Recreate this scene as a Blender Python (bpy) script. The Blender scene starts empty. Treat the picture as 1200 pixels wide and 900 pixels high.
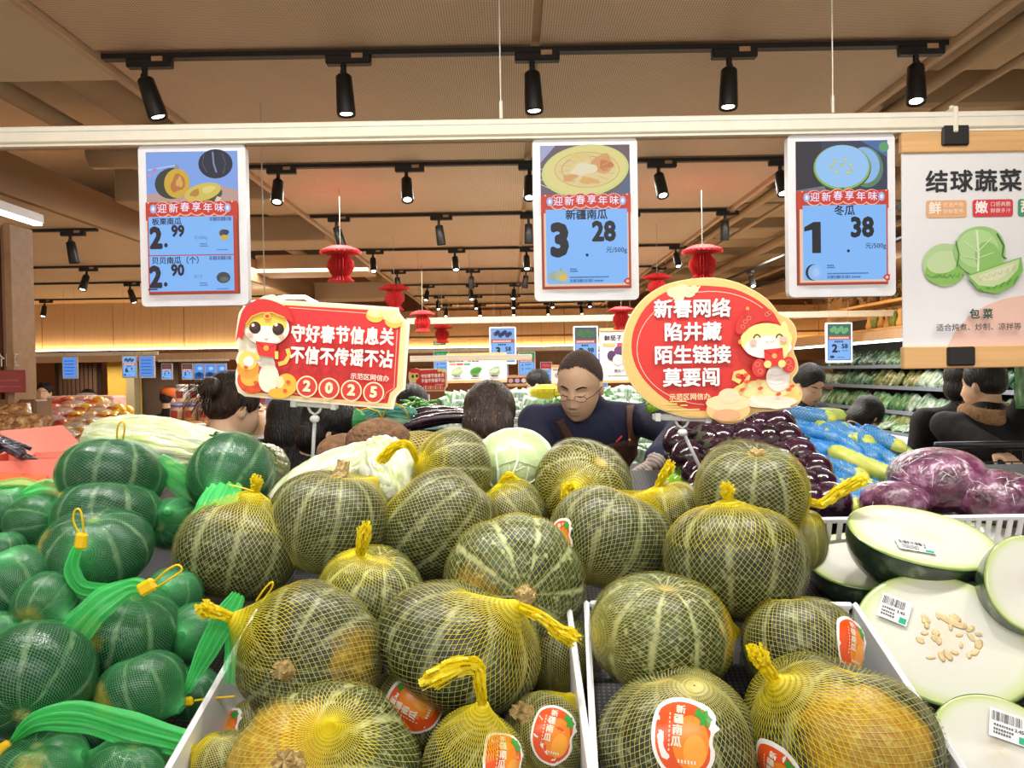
import bpy, bmesh, math, random
import numpy as np
from mathutils import Vector, Matrix, Euler
PI = math.pi
C = bpy.context.scene.collection
sc = bpy.context.scene
R = random.Random(7)
NR = np.random.RandomState(5)

# ---------------------------------------------------------------- camera
F_PX = 880.0
cam_d = bpy.data.cameras.new('camera'); cam_d.sensor_width = 36.0; cam_d.lens = 36.0 * F_PX / 1200.0
cam_d.clip_start = 0.05; cam_d.clip_end = 80
cam = bpy.data.objects.new('camera', cam_d); C.objects.link(cam)
CAM_Z = 1.6
cam.matrix_world = Matrix.Translation((0, 0, CAM_Z)) @ Matrix.Rotation(math.radians(90 - 0.95), 4, 'X') @ Matrix.Rotation(math.radians(-0.95), 4, 'Z')
sc.camera = cam
CM = cam.matrix_world.to_3x3()

# ---------------------------------------------------------------- world, lights, exposure
sc.view_settings.view_transform = 'Standard'; sc.view_settings.look = 'None'
sc.view_settings.gamma = 1; sc.view_settings.use_curve_mapping = False
sc.view_settings.exposure = 0.10
world = bpy.data.worlds.new('hall_ambient'); world.use_nodes = True; sc.world = world
world.node_tree.nodes['Background'].inputs[0].default_value = (1.0, 0.90, 0.80, 1)
world.node_tree.nodes['Background'].inputs[1].default_value = 0.76
sc.cycles.max_bounces = 6; sc.cycles.diffuse_bounces = 3; sc.cycles.glossy_bounces = 2
sc.cycles.transmission_bounces = 4; sc.cycles.transparent_max_bounces = 10
sc.cycles.sample_clamp_indirect = 4.0
sc.cycles.use_denoising = True

def area_light(name, loc, sx, sy, power, color=(1, .95, .88), rot=(0, 0, 0)):
    l = bpy.data.lights.new(name, 'AREA'); l.shape = 'RECTANGLE'; l.size = sx; l.size_y = sy
    l.energy = power; l.color = color
    o = bpy.data.objects.new(name, l); C.objects.link(o); o.location = loc; o.rotation_euler = rot
    return o
# unseen area lamps added for general fill over the aisle and the hall
area_light('aisle_fill', (0.0, -0.6, 2.78), 3.2, 0.5, 36, (1, .97, .92), (math.radians(24), 0, 0))  # added front fill, tilted forward onto the produce, signs and faces
area_light('aisle_fill_middle', (0.0, 1.45, 2.78), 3.0, 0.12, 26, (1, .97, .92))  # added fill over the stand
area_light('hall_fill', (0.6, 5.1, 2.78), 5.5, 0.5, 150, (1, .95, .88))  # broad fill added over the middle of the hall
area_light('hall_fill_back', (0.3, 8.15, 2.78), 7, 0.4, 190, (1, .93, .84))  # broad fill added to brighten the far hall
area_light('far_left_fill', (-4.8, 11.6, 1.80), 4.5, 0.5, 60, (1, .88, .72))  # added to lift the dark back area at far left
area_light('fruit_fill', (-4.2, 6.5, 2.78), 3.5, 1.0, 110, (1, .86, .68))  # extra fill added over the fruit area
area_light('cooler_fill', (3.3, 6.6, 2.75), 0.6, 4.5, 48, (.92, .97, 1.0))  # extra fill added along the cooler

# ---------------------------------------------------------------- helpers
def at(px, py, Y):
    d = CM @ Vector(((px - 600.0) / F_PX, -(py - 450.0) / F_PX, -1.0))
    return Vector((0, 0, CAM_Z)) + d * (Y / d.y)

def lin(c):
    if isinstance(c, str):
        c = c.lstrip('#'); c = tuple(int(c[i:i+2], 16) / 255 for i in (0, 2, 4))
    return tuple((x / 12.92 if x <= .04045 else ((x + .055) / 1.055) ** 2.4) for x in c[:3])

MATS = {}
def nt(name):
    m = bpy.data.materials.new(name); m.use_nodes = True
    return m, m.node_tree.nodes, m.node_tree.links, m.node_tree.nodes['Principled BSDF']

def mat(name, col, rough=.6, metal=0, spec=.5, var=.12, scale=30, bump=0.0, bscale=80, emit=None, es=1, alpha=1, coat=0, stretch=None, trans=0):
    """plain surface with a little procedural mottling and relief"""
    if name in MATS: return MATS[name]
    m, N, L, P = nt(name)
    c = lin(col)
    tc = N.new('ShaderNodeTexCoord')
    src = tc.outputs['Object']
    if stretch:
        mp = N.new('ShaderNodeMapping'); mp.inputs['Scale'].default_value = stretch
        L.new(src, mp.inputs['Vector']); src = mp.outputs[0]
    n = N.new('ShaderNodeTexNoise'); n.inputs['Scale'].default_value = scale; n.inputs['Detail'].default_value = 4
    L.new(src, n.inputs['Vector'])
    rp = N.new('ShaderNodeValToRGB')
    rp.color_ramp.elements[0].position = .3; rp.color_ramp.elements[1].position = .7
    rp.color_ramp.elements[0].color = tuple(x * (1 - var) for x in c) + (1,)
    rp.color_ramp.elements[1].color = tuple(min(1, x * (1 + var)) for x in c) + (1,)
    L.new(n.outputs['Fac'], rp.inputs[0]); L.new(rp.outputs[0], P.inputs['Base Color'])
    P.inputs['Roughness'].default_value = rough; P.inputs['Metallic'].default_value = metal
    P.inputs['Specular IOR Level'].default_value = spec; P.inputs['Coat Weight'].default_value = coat
    if trans: P.inputs['Transmission Weight'].default_value = trans
    if bump:
        n2 = N.new('ShaderNodeTexNoise'); n2.inputs['Scale'].default_value = bscale; n2.inputs['Detail'].default_value = 5
        L.new(src, n2.inputs['Vector'])
        b = N.new('ShaderNodeBump'); b.inputs['Strength'].default_value = bump; b.inputs['Distance'].default_value = .01
        L.new(n2.outputs['Fac'], b.inputs['Height']); L.new(b.outputs[0], P.inputs['Normal'])
    if emit is not None:
        P.inputs['Emission Color'].default_value = lin(emit) + (1,); P.inputs['Emission Strength'].default_value = es
    if alpha < 1: P.inputs['Alpha'].default_value = alpha
    MATS[name] = m
    return m

def vcol_mat(name, emissive=False, rough=.5, es=1.0):
    if name in MATS: return MATS[name]
    m, N, L, P = nt(name)
    a = N.new('ShaderNodeVertexColor'); a.layer_name = 'Col'
    P.inputs['Roughness'].default_value = rough
    if emissive:
        P.inputs['Base Color'].default_value = (.02, .02, .02, 1)
        L.new(a.outputs['Color'], P.inputs['Emission Color']); P.inputs['Emission Strength'].default_value = es
        P.inputs['Roughness'].default_value = .3; P.inputs['Specular IOR Level'].default_value = .15
    else:
        n = N.new('ShaderNodeTexNoise'); n.inputs['Scale'].default_value = 60
        mx = N.new('ShaderNodeMixRGB'); mx.blend_type = 'MULTIPLY'; mx.inputs[0].default_value = .06
        L.new(a.outputs['Color'], mx.inputs[1]); L.new(n.outputs['Color'], mx.inputs[2])
        L.new(mx.outputs[0], P.inputs['Base Color'])
    MATS[name] = m
    return m

def link(o, parent=None):
    C.objects.link(o)
    if parent is not None: o.parent = parent
    return o

def mesh_np(name, V, Fq, mats=None, smooth=True, mi=None, uv=None):
    """V (n,3); Fq = array (m,4) or (m,3) or list of polygons"""
    me = bpy.data.meshes.new(name)
    V = np.asarray(V, dtype=np.float32)
    if isinstance(Fq, np.ndarray) and Fq.ndim == 2:
        k = Fq.shape[1]; m = Fq.shape[0]
        me.vertices.add(len(V)); me.vertices.foreach_set('co', V.ravel())
        me.loops.add(m * k); me.loops.foreach_set('vertex_index', Fq.astype(np.int32).ravel())
        me.polygons.add(m)
        me.polygons.foreach_set('loop_start', np.arange(0, m * k, k, dtype=np.int32))
        me.update(calc_edges=True)
    else:
        me.from_pydata([tuple(v) for v in V.tolist()], [], [tuple(f) for f in Fq]); me.update()
    me.polygons.foreach_set('use_smooth', np.full(len(me.polygons), smooth, dtype=bool))
    if mi is not None: me.polygons.foreach_set('material_index', np.asarray(mi, dtype=np.int32))
    if uv is not None:
        ul = me.uv_layers.new(name='UVMap')
        li = np.zeros(len(me.loops), dtype=np.int32); me.loops.foreach_get('vertex_index', li)
        ul.data.foreach_set('uv', np.asarray(uv, dtype=np.float32)[li].ravel())
    for m_ in (mats if isinstance(mats, (list, tuple)) else [mats] if mats else []): me.materials.append(m_)
    me.validate()
    return me

class MB:
    """collects simple shapes; build() links ONE mesh object"""
    def __init__(s): s.v = []; s.f = []; s.mi = []; s.n = 0; s.cur = 0
    def add(s, V, F, M=None):
        V = np.asarray(V, dtype=float)
        if M is not None:
            A = np.array(M); V = V @ A[:3, :3].T + A[:3, 3]
        s.v.append(V); s.f += [tuple(int(i) + s.n for i in f) for f in F]; s.mi += [s.cur] * len(F); s.n += len(V)
        return s
    def box(s, c, d, rot=None, M=None, bev=0.0):
        x, y, z = [q / 2 for q in d]
        if bev > 0:
            b = min(bev, x * .9, y * .9, z * .9); V = []
            for sx in (-1, 1):
                for sy in (-1, 1):
                    for sz in (-1, 1):
                        V += [(sx * x, sy * (y - b), sz * (z - b)), (sx * (x - b), sy * y, sz * (z - b)), (sx * (x - b), sy * (y - b), sz * z)]
            bm = bmesh.new()
            for q in V: bm.verts.new(q)
            bmesh.ops.convex_hull(bm, input=bm.verts); bm.verts.index_update()
            V = [tuple(q.co) for q in bm.verts]; F = [[q.index for q in f.verts] for f in bm.faces]; bm.free()
        else:
            V = [(sx * x, sy * y, sz * z) for sx in (-1, 1) for sy in (-1, 1) for sz in (-1, 1)]
            F = [(0, 1, 3, 2), (4, 6, 7, 5), (0, 4, 5, 1), (2, 3, 7, 6), (0, 2, 6, 4), (1, 5, 7, 3)]
        T = Matrix.Translation(c)
        if rot is not None: T = T @ (rot.to_4x4() if hasattr(rot, 'to_4x4') else Euler(rot).to_matrix().to_4x4())
        if M is not None: T = M @ T
        return s.add(V, F, T)
    def tube(s, pts, rad, n=8, cap=True, M=None):
        pts = [Vector(p) for p in pts]
        if not hasattr(rad, '__len__'): rad = [rad] * len(pts)
        V = []; F = []
        up = None
        for i, p in enumerate(pts):
            t = (pts[min(i + 1, len(pts) - 1)] - pts[max(i - 1, 0)])
            t = t.normalized() if t.length > 1e-9 else Vector((0, 0, 1))
            if up is None: up = t.orthogonal().normalized()
            up = (up - t * up.dot(t)); up = up.normalized() if up.length > 1e-6 else t.orthogonal().normalized()
            sd = t.cross(up)
            for k in range(n):
                a = 2 * PI * k / n
                V.append(p + (up * math.cos(a) + sd * math.sin(a)) * rad[i])
        for i in range(len(pts) - 1):
            for k in range(n):
                a, b = i * n + k, i * n + (k + 1) % n
                F.append((a, b, b + n, a + n))
        if cap:
            F.append(tuple(range(n))[::-1]); F.append(tuple((len(pts) - 1) * n + k for k in range(n)))
        return s.add(V, F, M)
    def lathe(s, prof, n=24, M=None):
        V = []; F = []
        for (r, z) in prof:
            for k in range(n):
                a = 2 * PI * k / n; V.append((r * math.cos(a), r * math.sin(a), z))
        for i in range(len(prof) - 1):
            for k in range(n):
                a, b = i * n + k, i * n + (k + 1) % n
                F.append((a, b, b + n, a + n))
        return s.add(V, F, M)
    def ball(s, c, r, n=12, m=8, M=None, rot=None):
        if not hasattr(r, '__len__'): r = (r, r, r)
        V = []; F = []
        for i in range(m + 1):
            th = PI * i / m
            for k in range(n):
                a = 2 * PI * k / n; V.append((r[0] * math.sin(th) * math.cos(a), r[1] * math.sin(th) * math.sin(a), r[2] * math.cos(th)))
        for i in range(m):
            for k in range(n):
                a, b = i * n + k, i * n + (k + 1) % n
                F.append((a, a + n, b + n, b))
        T = Matrix.Translation(c)
        if rot is not None: T = T @ rot.to_4x4()
        if M is not None: T = M @ T
        return s.add(V, F, T)
    def extrude(s, poly, h, M=None):
        """poly in local xz plane, thickness h towards +y"""
        n = len(poly)
        V = [(x, 0, z) for x, z in poly] + [(x, h, z) for x, z in poly]
        F = [tuple(range(n)), tuple(range(n, 2 * n))[::-1]] + [(i, (i + 1) % n + 0, (i + 1) % n + n, i + n)[::-1] for i in range(n)]
        return s.add(V, F, M)
    def mesh(s, name, mats, smooth=False):
        return mesh_np(name, np.concatenate(s.v), s.f, mats, smooth, s.mi)
    def build(s, name, mats, parent=None, smooth=False, world=True):
        o = bpy.data.objects.new(name, s.mesh(name, mats, smooth)); link(o, parent)
        return o

def tag(o, label=None, cat=None, group=None, kind=None):
    if label: o['label'] = label
    if cat: o['category'] = cat
    if group: o['group'] = group
    if kind: o['kind'] = kind
    return o
def thing(name, label, cat, loc=(0, 0, 0), group=None, rot=None):
    o = bpy.data.objects.new(name, None); C.objects.link(o); o.location = loc; o.empty_display_size = .05
    if rot is not None: o.rotation_euler = rot
    return tag(o, label, cat, group)
def struct(o): o['kind'] = 'structure'; return o
def obj(name, me, parent=None, loc=None, M=None):
    o = bpy.data.objects.new(name, me); link(o, parent)
    if loc is not None: o.location = loc
    if M is not None: o.matrix_local = M
    return o
def copy_tree(o, parent=None, keep=True):
    c = o.copy(); C.objects.link(c)
    if parent is not None: c.parent = parent
    for ch in CH.get(o.name, []): copy_tree(ch, c)
    return c
CH = {}
def remember(root):
    """note the children once so copies can be made without scanning the scene"""
    allo = list(bpy.data.objects)
    def rec(o):
        CH[o.name] = [q for q in allo if q.parent == o]
        for q in CH[o.name]: rec(q)
    rec(root); return root

def frame(z, x=None):
    z = Vector(z).normalized()
    x = Vector(x) if x is not None else Vector((1, 0, 0))
    x = x - z * x.dot(z)
    if x.length < 1e-4: x = z.orthogonal()
    x.normalize(); y = z.cross(x)
    return Matrix((x, y, z)).transposed()

# ---------------------------------------------------------------- flat print (signs, screens, labels)
def text_geo(body, size, align='CENTER', sx=1.0):
    cu = bpy.data.curves.new('txt', 'FONT'); cu.body = body; cu.size = size; cu.align_x = align; cu.align_y = 'CENTER'
    cu.resolution_u = 2
    o = bpy.data.objects.new('txt', cu); C.objects.link(o)
    dg = bpy.context.evaluated_depsgraph_get(); me = o.evaluated_get(dg).to_mesh()
    V = np.zeros(len(me.vertices) * 3, dtype=np.float32); me.vertices.foreach_get('co', V); V = V.reshape(-1, 3)[:, :2].copy()
    V[:, 0] *= sx
    F = [tuple(p.vertices) for p in me.polygons]
    o.evaluated_get(dg).to_mesh_clear(); bpy.data.objects.remove(o); bpy.data.curves.remove(cu)
    return V, F
TXT = {}
class Print:
    """flat artwork in a local x (right) / z (up) plane; layers rise towards -y by dl"""
    def __init__(s, dl=.0002): s.v = []; s.f = []; s.c = []; s.n = 0; s.L = 0; s.dl = dl
    def raw(s, V, F, col):
        s.L += 1; c = lin(col); y = -s.L * s.dl
        for x, z in V: s.v.append((x, y, z)); s.c.append(c)
        s.f += [tuple(i + s.n for i in f) for f in F]; s.n += len(V); return s
    def poly(s, P, col): return s.raw(P, [tuple(range(len(P)))], col)
    def rect(s, x0, z0, x1, z1, col): return s.poly([(x0, z0), (x1, z0), (x1, z1), (x0, z1)], col)
    def rrect(s, x0, z0, x1, z1, r, col):
        P = []
        for cx, cz, a0 in ((x1 - r, z1 - r, 0), (x0 + r, z1 - r, 90), (x0 + r, z0 + r, 180), (x1 - r, z0 + r, 270)):
            for k in range(5):
                a = math.radians(a0 + k * 22.5); P.append((cx + r * math.cos(a), cz + r * math.sin(a)))
        return s.poly(P, col)
    def ell(s, cx, cz, rx, rz, col, n=24, rot=0, wob=0, seed=0):
        rr = random.Random(seed); P = []; ph = rr.random() * 6
        for k in range(n):
            a = 2 * PI * k / n; q = 1 + wob * math.sin(3 * a + ph) + wob * .6 * math.sin(5 * a + 2 * ph)
            x, z = rx * math.cos(a) * q, rz * math.sin(a) * q
            P.append((cx + x * math.cos(rot) - z * math.sin(rot), cz + x * math.sin(rot) + z * math.cos(rot)))
        return s.poly(P, col)
    def ring(s, cx, cz, rx, rz, w, col, n=32, a0=0, a1=2 * PI):
        V = []; F = []
        for k in range(n + 1):
            a = a0 + (a1 - a0) * k / n
            V += [(cx + rx * math.cos(a), cz + rz * math.sin(a)), (cx + (rx - w) * math.cos(a), cz + (rz - w) * math.sin(a))]
        for k in range(n): F.append((2 * k, 2 * k + 2, 2 * k + 3, 2 * k + 1))
        return s.raw(V, F, col)
    def line(s, P, w, col):
        V = []; F = []
        for i, p in enumerate(P):
            a = P[max(0, i - 1)]; b = P[min(len(P) - 1, i + 1)]
            dx, dz = b[0] - a[0], b[1] - a[1]; l = math.hypot(dx, dz) or 1
            nx, nz = -dz / l * w / 2, dx / l * w / 2
            V += [(p[0] + nx, p[1] + nz), (p[0] - nx, p[1] - nz)]
        for i in range(len(P) - 1): F.append((2 * i, 2 * i + 1, 2 * i + 3, 2 * i + 2))
        return s.raw(V, F, col)
    def text(s, body, x, z, size, col, bold=0.0, align='CENTER', sx=1.0, skew=0.0):
        key = (body, align)
        if key not in TXT: TXT[key] = text_geo(body, 1.0, align)
        V0, F = TXT[key]
        offs = [(0, 0)] if not bold else [(0, 0), (bold, 0), (-bold, 0), (0, bold), (0, -bold), (bold * .7, bold * .7), (-bold * .7, -bold * .7), (bold * .7, -bold * .7), (-bold * .7, bold * .7)]
        if bold > .04: offs = [(0, 0)] + [(bold * q * math.cos(k * PI / 10), bold * q * math.sin(k * PI / 10)) for q in (1, .55) for k in range(20)]
        L0 = s.L
        for io, (dx, dz) in enumerate(offs):
            s.L = L0 + .08 * io
            V = [((a + dx) * size * sx + x + skew * (a * size * sx), (b + dz) * size + z + skew * 0) for a, b in V0]
            s.raw(V, F, col)
        s.L = L0 + 1 + (.08 * len(offs) if len(offs) > 9 else 0)
        return s
    def barcode(s, x0, z0, x1, z1, col, seed=1, n=26):
        rr = random.Random(seed); x = x0; w = (x1 - x0) / n
        V = []; F = []
        while x < x1:
            q = w * rr.choice((.35, .5, .8))
            k = len(V); V += [(x, z0), (x + q, z0), (x + q, z1), (x, z1)]; F.append((k, k + 1, k + 2, k + 3)); x += q + w * rr.choice((.3, .5, .7))
        return s.raw(V, F, col)
    def lines(s, x0, x1, zs, h, col, seed=0):
        rr = random.Random(seed)
        for z in zs:
            x = x0; V = []; F = []
            while x < x1 - h:
                w = h * rr.uniform(.5, .9); k = len(V); V += [(x, z), (x + w, z), (x + w, z + h), (x, z + h)]; F.append((k, k + 1, k + 2, k + 3)); x += w + h * .25
            s.raw(V, F, col); s.L -= 1
        s.L += 1; return s
    def arrays(s): return np.array(s.v), s.f, np.array(s.c)
    def build(s, name, parent=None, emissive=False, M=None, es=1.0, mname=None, post=None):
        V, F, Cc = s.arrays()
        if post is not None: V = post(V)
        me = mesh_np(name, V, F, vcol_mat(mname or ('printed_screen' if emissive else 'printed_paper'), emissive, es=es), False)
        at_ = me.color_attributes.new('Col', 'FLOAT_COLOR', 'POINT')
        at_.data.foreach_set('color', np.concatenate([Cc, np.ones((len(Cc), 1))], 1).astype(np.float32).ravel())
        o = obj(name, me, parent)
        if M is not None: o.matrix_local = M
        return o
# ---------------------------------------------------------------- materials of the setting
def perforated(name, col, hole, pitch=.013, rough=.55):
    m, N, L, P = nt(name)
    tc = N.new('ShaderNodeTexCoord'); sp = N.new('ShaderNodeSeparateXYZ'); L.new(tc.outputs['Object'], sp.inputs[0])
    def mth(op, a, b=None):
        n = N.new('ShaderNodeMath'); n.operation = op
        for i, q in enumerate((a, b)):
            if q is None: continue
            if isinstance(q, (int, float)): n.inputs[i].default_value = q
            else: L.new(q, n.inputs[i])
        return n.outputs[0]
    k = 2 * PI / pitch
    a = mth('SINE', mth('MULTIPLY', mth('ADD', sp.outputs[0], sp.outputs[1]), k * .7))
    b = mth('SINE', mth('MULTIPLY', mth('SUBTRACT', sp.outputs[0], sp.outputs[1]), k * .7))
    f = mth('GREATER_THAN', mth('MULTIPLY', a, b), .28)
    n = N.new('ShaderNodeTexNoise'); n.inputs['Scale'].default_value = 2.2
    L.new(tc.outputs['Object'], n.inputs['Vector'])
    mx = N.new('ShaderNodeMixRGB'); L.new(f, mx.inputs[0])
    mx.inputs[1].default_value = lin(col) + (1,); mx.inputs[2].default_value = lin(hole) + (1,)
    m2 = N.new('ShaderNodeMixRGB'); m2.blend_type = 'MULTIPLY'; m2.inputs[0].default_value = .18
    L.new(mx.outputs[0], m2.inputs[1]); L.new(n.outputs['Fac'], m2.inputs[2])
    L.new(m2.outputs[0], P.inputs['Base Color']); P.inputs['Roughness'].default_value = rough
    MATS[name] = m; return m
m_perf = perforated('perforated_ceiling', '#f3d8ba', '#a9835c')
m_perf2 = perforated('perforated_wall', '#ecd0ac', '#cda478', .02)
m_tan = mat('tan_board', '#d2b290', .7, var=.06, scale=3)
m_beigeb = mat('beige_board', '#d8c4a2', .75, var=.05, scale=2, bump=.05)
m_dark = mat('dark_void', '#4a3b2e', .9, var=.2, scale=2)
m_brownb = mat('brown_beam', '#94704c', .7, var=.1, scale=3, stretch=(1, .2, 4))
m_duct = mat('duct_beige', '#bfa27e', .6, var=.12, scale=2, bump=.1, bscale=4)
m_greyp = mat('grey_green_panel', '#8f8467', .7, var=.08, scale=2)
m_rail = mat('ivory_rail', '#e9e2cf', .45, var=.03)
m_black = mat('black_metal', '#161616', .4, var=.1)
m_blackp = mat('black_plastic', '#1b1b1e', .45, var=.15)
m_white = mat('white_plastic', '#e9eaee', .35, var=.03)
m_greyw = mat('pale_grey_plastic', '#d3d6da', .4, var=.05)
m_wood = mat('pale_wood', '#d9ab72', .55, var=.12, scale=12, stretch=(.3, 1, 6))
m_woodd = mat('brown_wood', '#8a6244', .55, var=.15, scale=10, stretch=(4, 1, .4))
m_floor = mat('floor_tile', '#b9a58b', .25, var=.06, scale=3)
m_wire = mat('steel_wire', '#cfc6b6', .35, metal=.3, var=.03)
m_rod = mat('thin_rod', '#9c8264', .5, var=.03)
m_lens = mat('lamp_lens', '#ffffff', .3, emit='#fff6ea', es=9, var=0)
m_led = mat('led_tube', '#ffffff', .3, emit='#fffaf0', es=6, var=0)
m_glow = mat('warm_led_strip', '#ffffff', .3, emit='#ffdc9c', es=22, var=0)
m_terra = mat('terracotta_wall', '#b8794e', .7, var=.08, scale=2)
m_yell = mat('yellow_pillar', '#c9a23c', .6, var=.05)
m_slat = mat('dark_slat', '#5d4232', .7, var=.15)

# ---------------------------------------------------------------- room shell
ROWS = [1.42, 2.87, 4.40, 5.80, 7.40, 8.9, 10.4, 11.9, 13.4]
ZC = 2.83
def box_obj(name, c, d, m, parent=None, bev=0):
    return MB().box((0, 0, 0), d, bev=bev).build(name, m, parent) if False else _bo(name, c, d, m, parent, bev)
def _bo(name, c, d, m, parent, bev):
    o = MB().box((0, 0, 0), d, bev=bev).build(name, m, parent); o.location = c; return o

floor = bpy.data.objects.new('floor', None); C.objects.link(floor); struct(floor)
# tiles 0.8 m; only the aisles beyond the stand can be seen
tile_me = MB().box((0, 0, 0), (.795, .795, .02), bev=.004).mesh('tile', m_floor)
for i in range(-11, 11):
    for j in range(-2, 18):
        obj('tile', tile_me, floor, (i * .8 + .4, j * .8 + .4, -.01))
_bo('screed', (0, 6.4, -.035), (17.6, 16, .03), m_dark, floor, 0)

ceil = bpy.data.objects.new('ceiling', None); C.objects.link(ceil); struct(ceil)
bounds = [-.05] + ROWS + [14.6]
for i in range(len(bounds) - 1):
    y0, y1 = bounds[i] + .03, bounds[i + 1] - .03
    for x0, x1 in ((-1.55, .095), (.125, 1.69)):
        _bo('ceiling_panel', ((x0 + x1) / 2, (y0 + y1) / 2, ZC + .01), (x1 - x0, y1 - y0, .02), m_perf, ceil, .003)
_bo('ceiling_backing', (.07, 7.25, ZC + .03), (3.3, 14.7, .02), m_tan, ceil, 0)
_bo('edge_trim', (-1.57, 7.25, ZC + .01), (.03, 14.7, .07), m_tan, ceil, .004)
_bo('edge_trim', (1.71, 7.25, ZC + .01), (.03, 14.7, .07), m_tan, ceil, .004)
_bo('plain_panel', (-3.3, 1.5, ZC + .015), (3.4, 3.25, .03), m_beigeb, ceil, .004)
_bo('upper_slab', (0, 7.5, 3.72), (17, 16, .06), m_dark, ceil, 0)
_bo('low_ceiling', (-5.6, 8.1, 2.67), (5.5, 6.9, .03), m_perf2, ceil, 0)
_bo('beam_fascia', (-2.83, 8.0, 2.76), (.04, 9.2, .24), m_brownb, ceil, 0)
_bo('soffit_box', (-4.4, 3.85, 2.72), (3.1, 1.6, .16), m_tan, ceil, .01)
_bo('soffit_box', (-2.2, 5.6, 3.0), (1.2, .5, .3), m_duct, ceil, .01)
_bo('cross_beam', (-2.2, 6.7, 2.86), (1.25, .45, .22), m_duct, ceil, .01)
_bo('cross_beam', (-2.2, 8.6, 2.84), (1.25, .5, .2), m_tan, ceil, .01)
_bo('cross_beam', (-2.2, 11.0, 2.8), (1.25, .4, .25), m_tan, ceil, .01)
b = MB()
for x, r, z in ((-1.85, .07, 3.25), (-2.35, .16, 3.35), (-2.6, .05, 3.1)):
    b.tube([(x, 3.3, z), (x, 14, z)], r, 14)
b.tube([(-2.7, 4.9, 3.05), (-1.6, 4.9, 3.05)], .09, 12); b.tube([(-2.7, 7.7, 3.0), (-1.6, 7.7, 3.0)], .12, 12)
struct(tag(b.build('duct_pipes', m_duct, ceil, True)))
# right void: vertical fascia panels, pipes and duct boxes
for i in range(16):
    y0 = .4 + i * .62
    _bo('fascia_panel', (1.745 + .01 * (i % 2), y0 + .305, 3.22), (.02, .60, .74), m_greyp if i < 6 else m_duct, ceil, .004)
for i in range(12):
    _bo('duct_box', (3.2 + .2 * (i % 3), 3.6 + i * .92, 3.22 - .05 * (i % 2)), (2.6, .55, .24), m_duct, ceil, .02)
b = MB()
for x, r, z in ((2.15, .035, 3.02), (2.3, .02, 2.96), (2.95, .05, 2.98), (3.7, .03, 2.95)):
    b.tube([(x, .5, z), (x, 14, z)], r, 10)
b.build('sprinkler_pipes', m_duct, ceil, True)
_bo('right_low_ceiling', (5.0, 8.2, 2.86), (1.9, 11, .04), m_tan, ceil, 0)
_bo('right_cove', (4.02, 8.2, 2.78), (.06, 11, .16), m_tan, ceil, 0)
_bo('cove_led', (4.08, 8.2, 2.76), (.02, 10.6, .02), m_glow, ceil, 0)

wb = bpy.data.objects.new('wall_back', None); C.objects.link(wb); struct(wb)
_bo('wall_board', (0, 14.9, 1.6), (17.6, .1, 3.9), m_terra, wb, 0)
# lit cove band across the middle
for i in range(9):
    _bo('cove_panel', (-3.2 + i * 1.2, 14.2, 2.42), (1.19, .06, .70), m_perf2, wb, .004)
_bo('cove_ledge', (1.6, 14.0, 2.02), (10.8, .5, .06), m_tan, wb, 0)
_bo('led_strip', (1.6, 14.12, 2.075), (10.8, .02, .02), m_glow, wb, 0)
_bo('brown_band', (1.6, 14.0, 1.84), (10.8, .12, .22), m_brownb, wb, 0)
_bo('pale_band', (1.6, 13.9, 2.26), (10.8, .05, .035), m_brownb, wb, 0)
wl = bpy.data.objects.new('wall_left', None); C.objects.link(wl); struct(wl)
for i in range(6):
    _bo('cove_panel', (-8.1 + i * 1.0, 10.6, 2.32), (.99, .05, .68), m_perf2, wl, .004)
_bo('cove_ledge', (-5.6, 10.42, 1.96), (6.0, .4, .04), m_brownb, wl, 0)
_bo('led_strip', (-5.6, 10.52, 1.995), (6.0, .02, .02), m_glow, wl, 0)
_bo('soffit', (-5.6, 10.4, 1.88), (6.0, .5, .10), m_tan, wl, 0)
_bo('side_board', (-8.7, 7.5, 1.5), (.1, 15, 3.0), m_terra, wl, 0)
_bo('yellow_pillar', (at(146, 440, 12.2).x, 12.2, 1.0), (.45, .2, 2.0), m_yell, wl, 0)
_bo('grey_jamb', (at(158, 440, 12.2).x, 12.15, 1.0), (.12, .2, 2.0), m_greyp, wl, 0)
for i in range(9):
    _bo('slat', (at(72 + i * 5, 440, 12.2).x, 12.2, 1.0), (.05, .06, 2.0), m_slat, wl, 0)
_bo('dark_opening', (at(183, 440, 12.4).x, 12.4, .95), (.75, .05, 1.9), m_dark, wl, 0)
_bo('slat_backing', (at(92, 440, 12.3).x, 12.3, 1.0), (.75, .04, 2.0), m_dark, wl, 0)
wr = bpy.data.objects.new('wall_right', None); C.objects.link(wr); struct(wr)
_bo('side_board', (6.0, 7.5, 1.5), (.1, 15, 3.0), m_tan, wr, 0)

# fluted wooden pillar at the far left
pil = bpy.data.objects.new('trim_1', None); C.objects.link(pil); struct(pil)
for i in range(9):
    _bo('flute', (-2.20 - i * .05, 3.3, 1.14), (.034, .05, 2.27), m_woodd, pil, .006)
_bo('pillar_core', (-2.41, 3.37, 1.14), (.48, .1, 2.27), mat('pillar_core', '#7a5639', .7), pil, 0)
_bo('corner_post', (-2.165, 3.32, 1.14), (.03, .16, 2.27), mat('corner_post', '#a07a55', .6), pil, .004)

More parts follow.
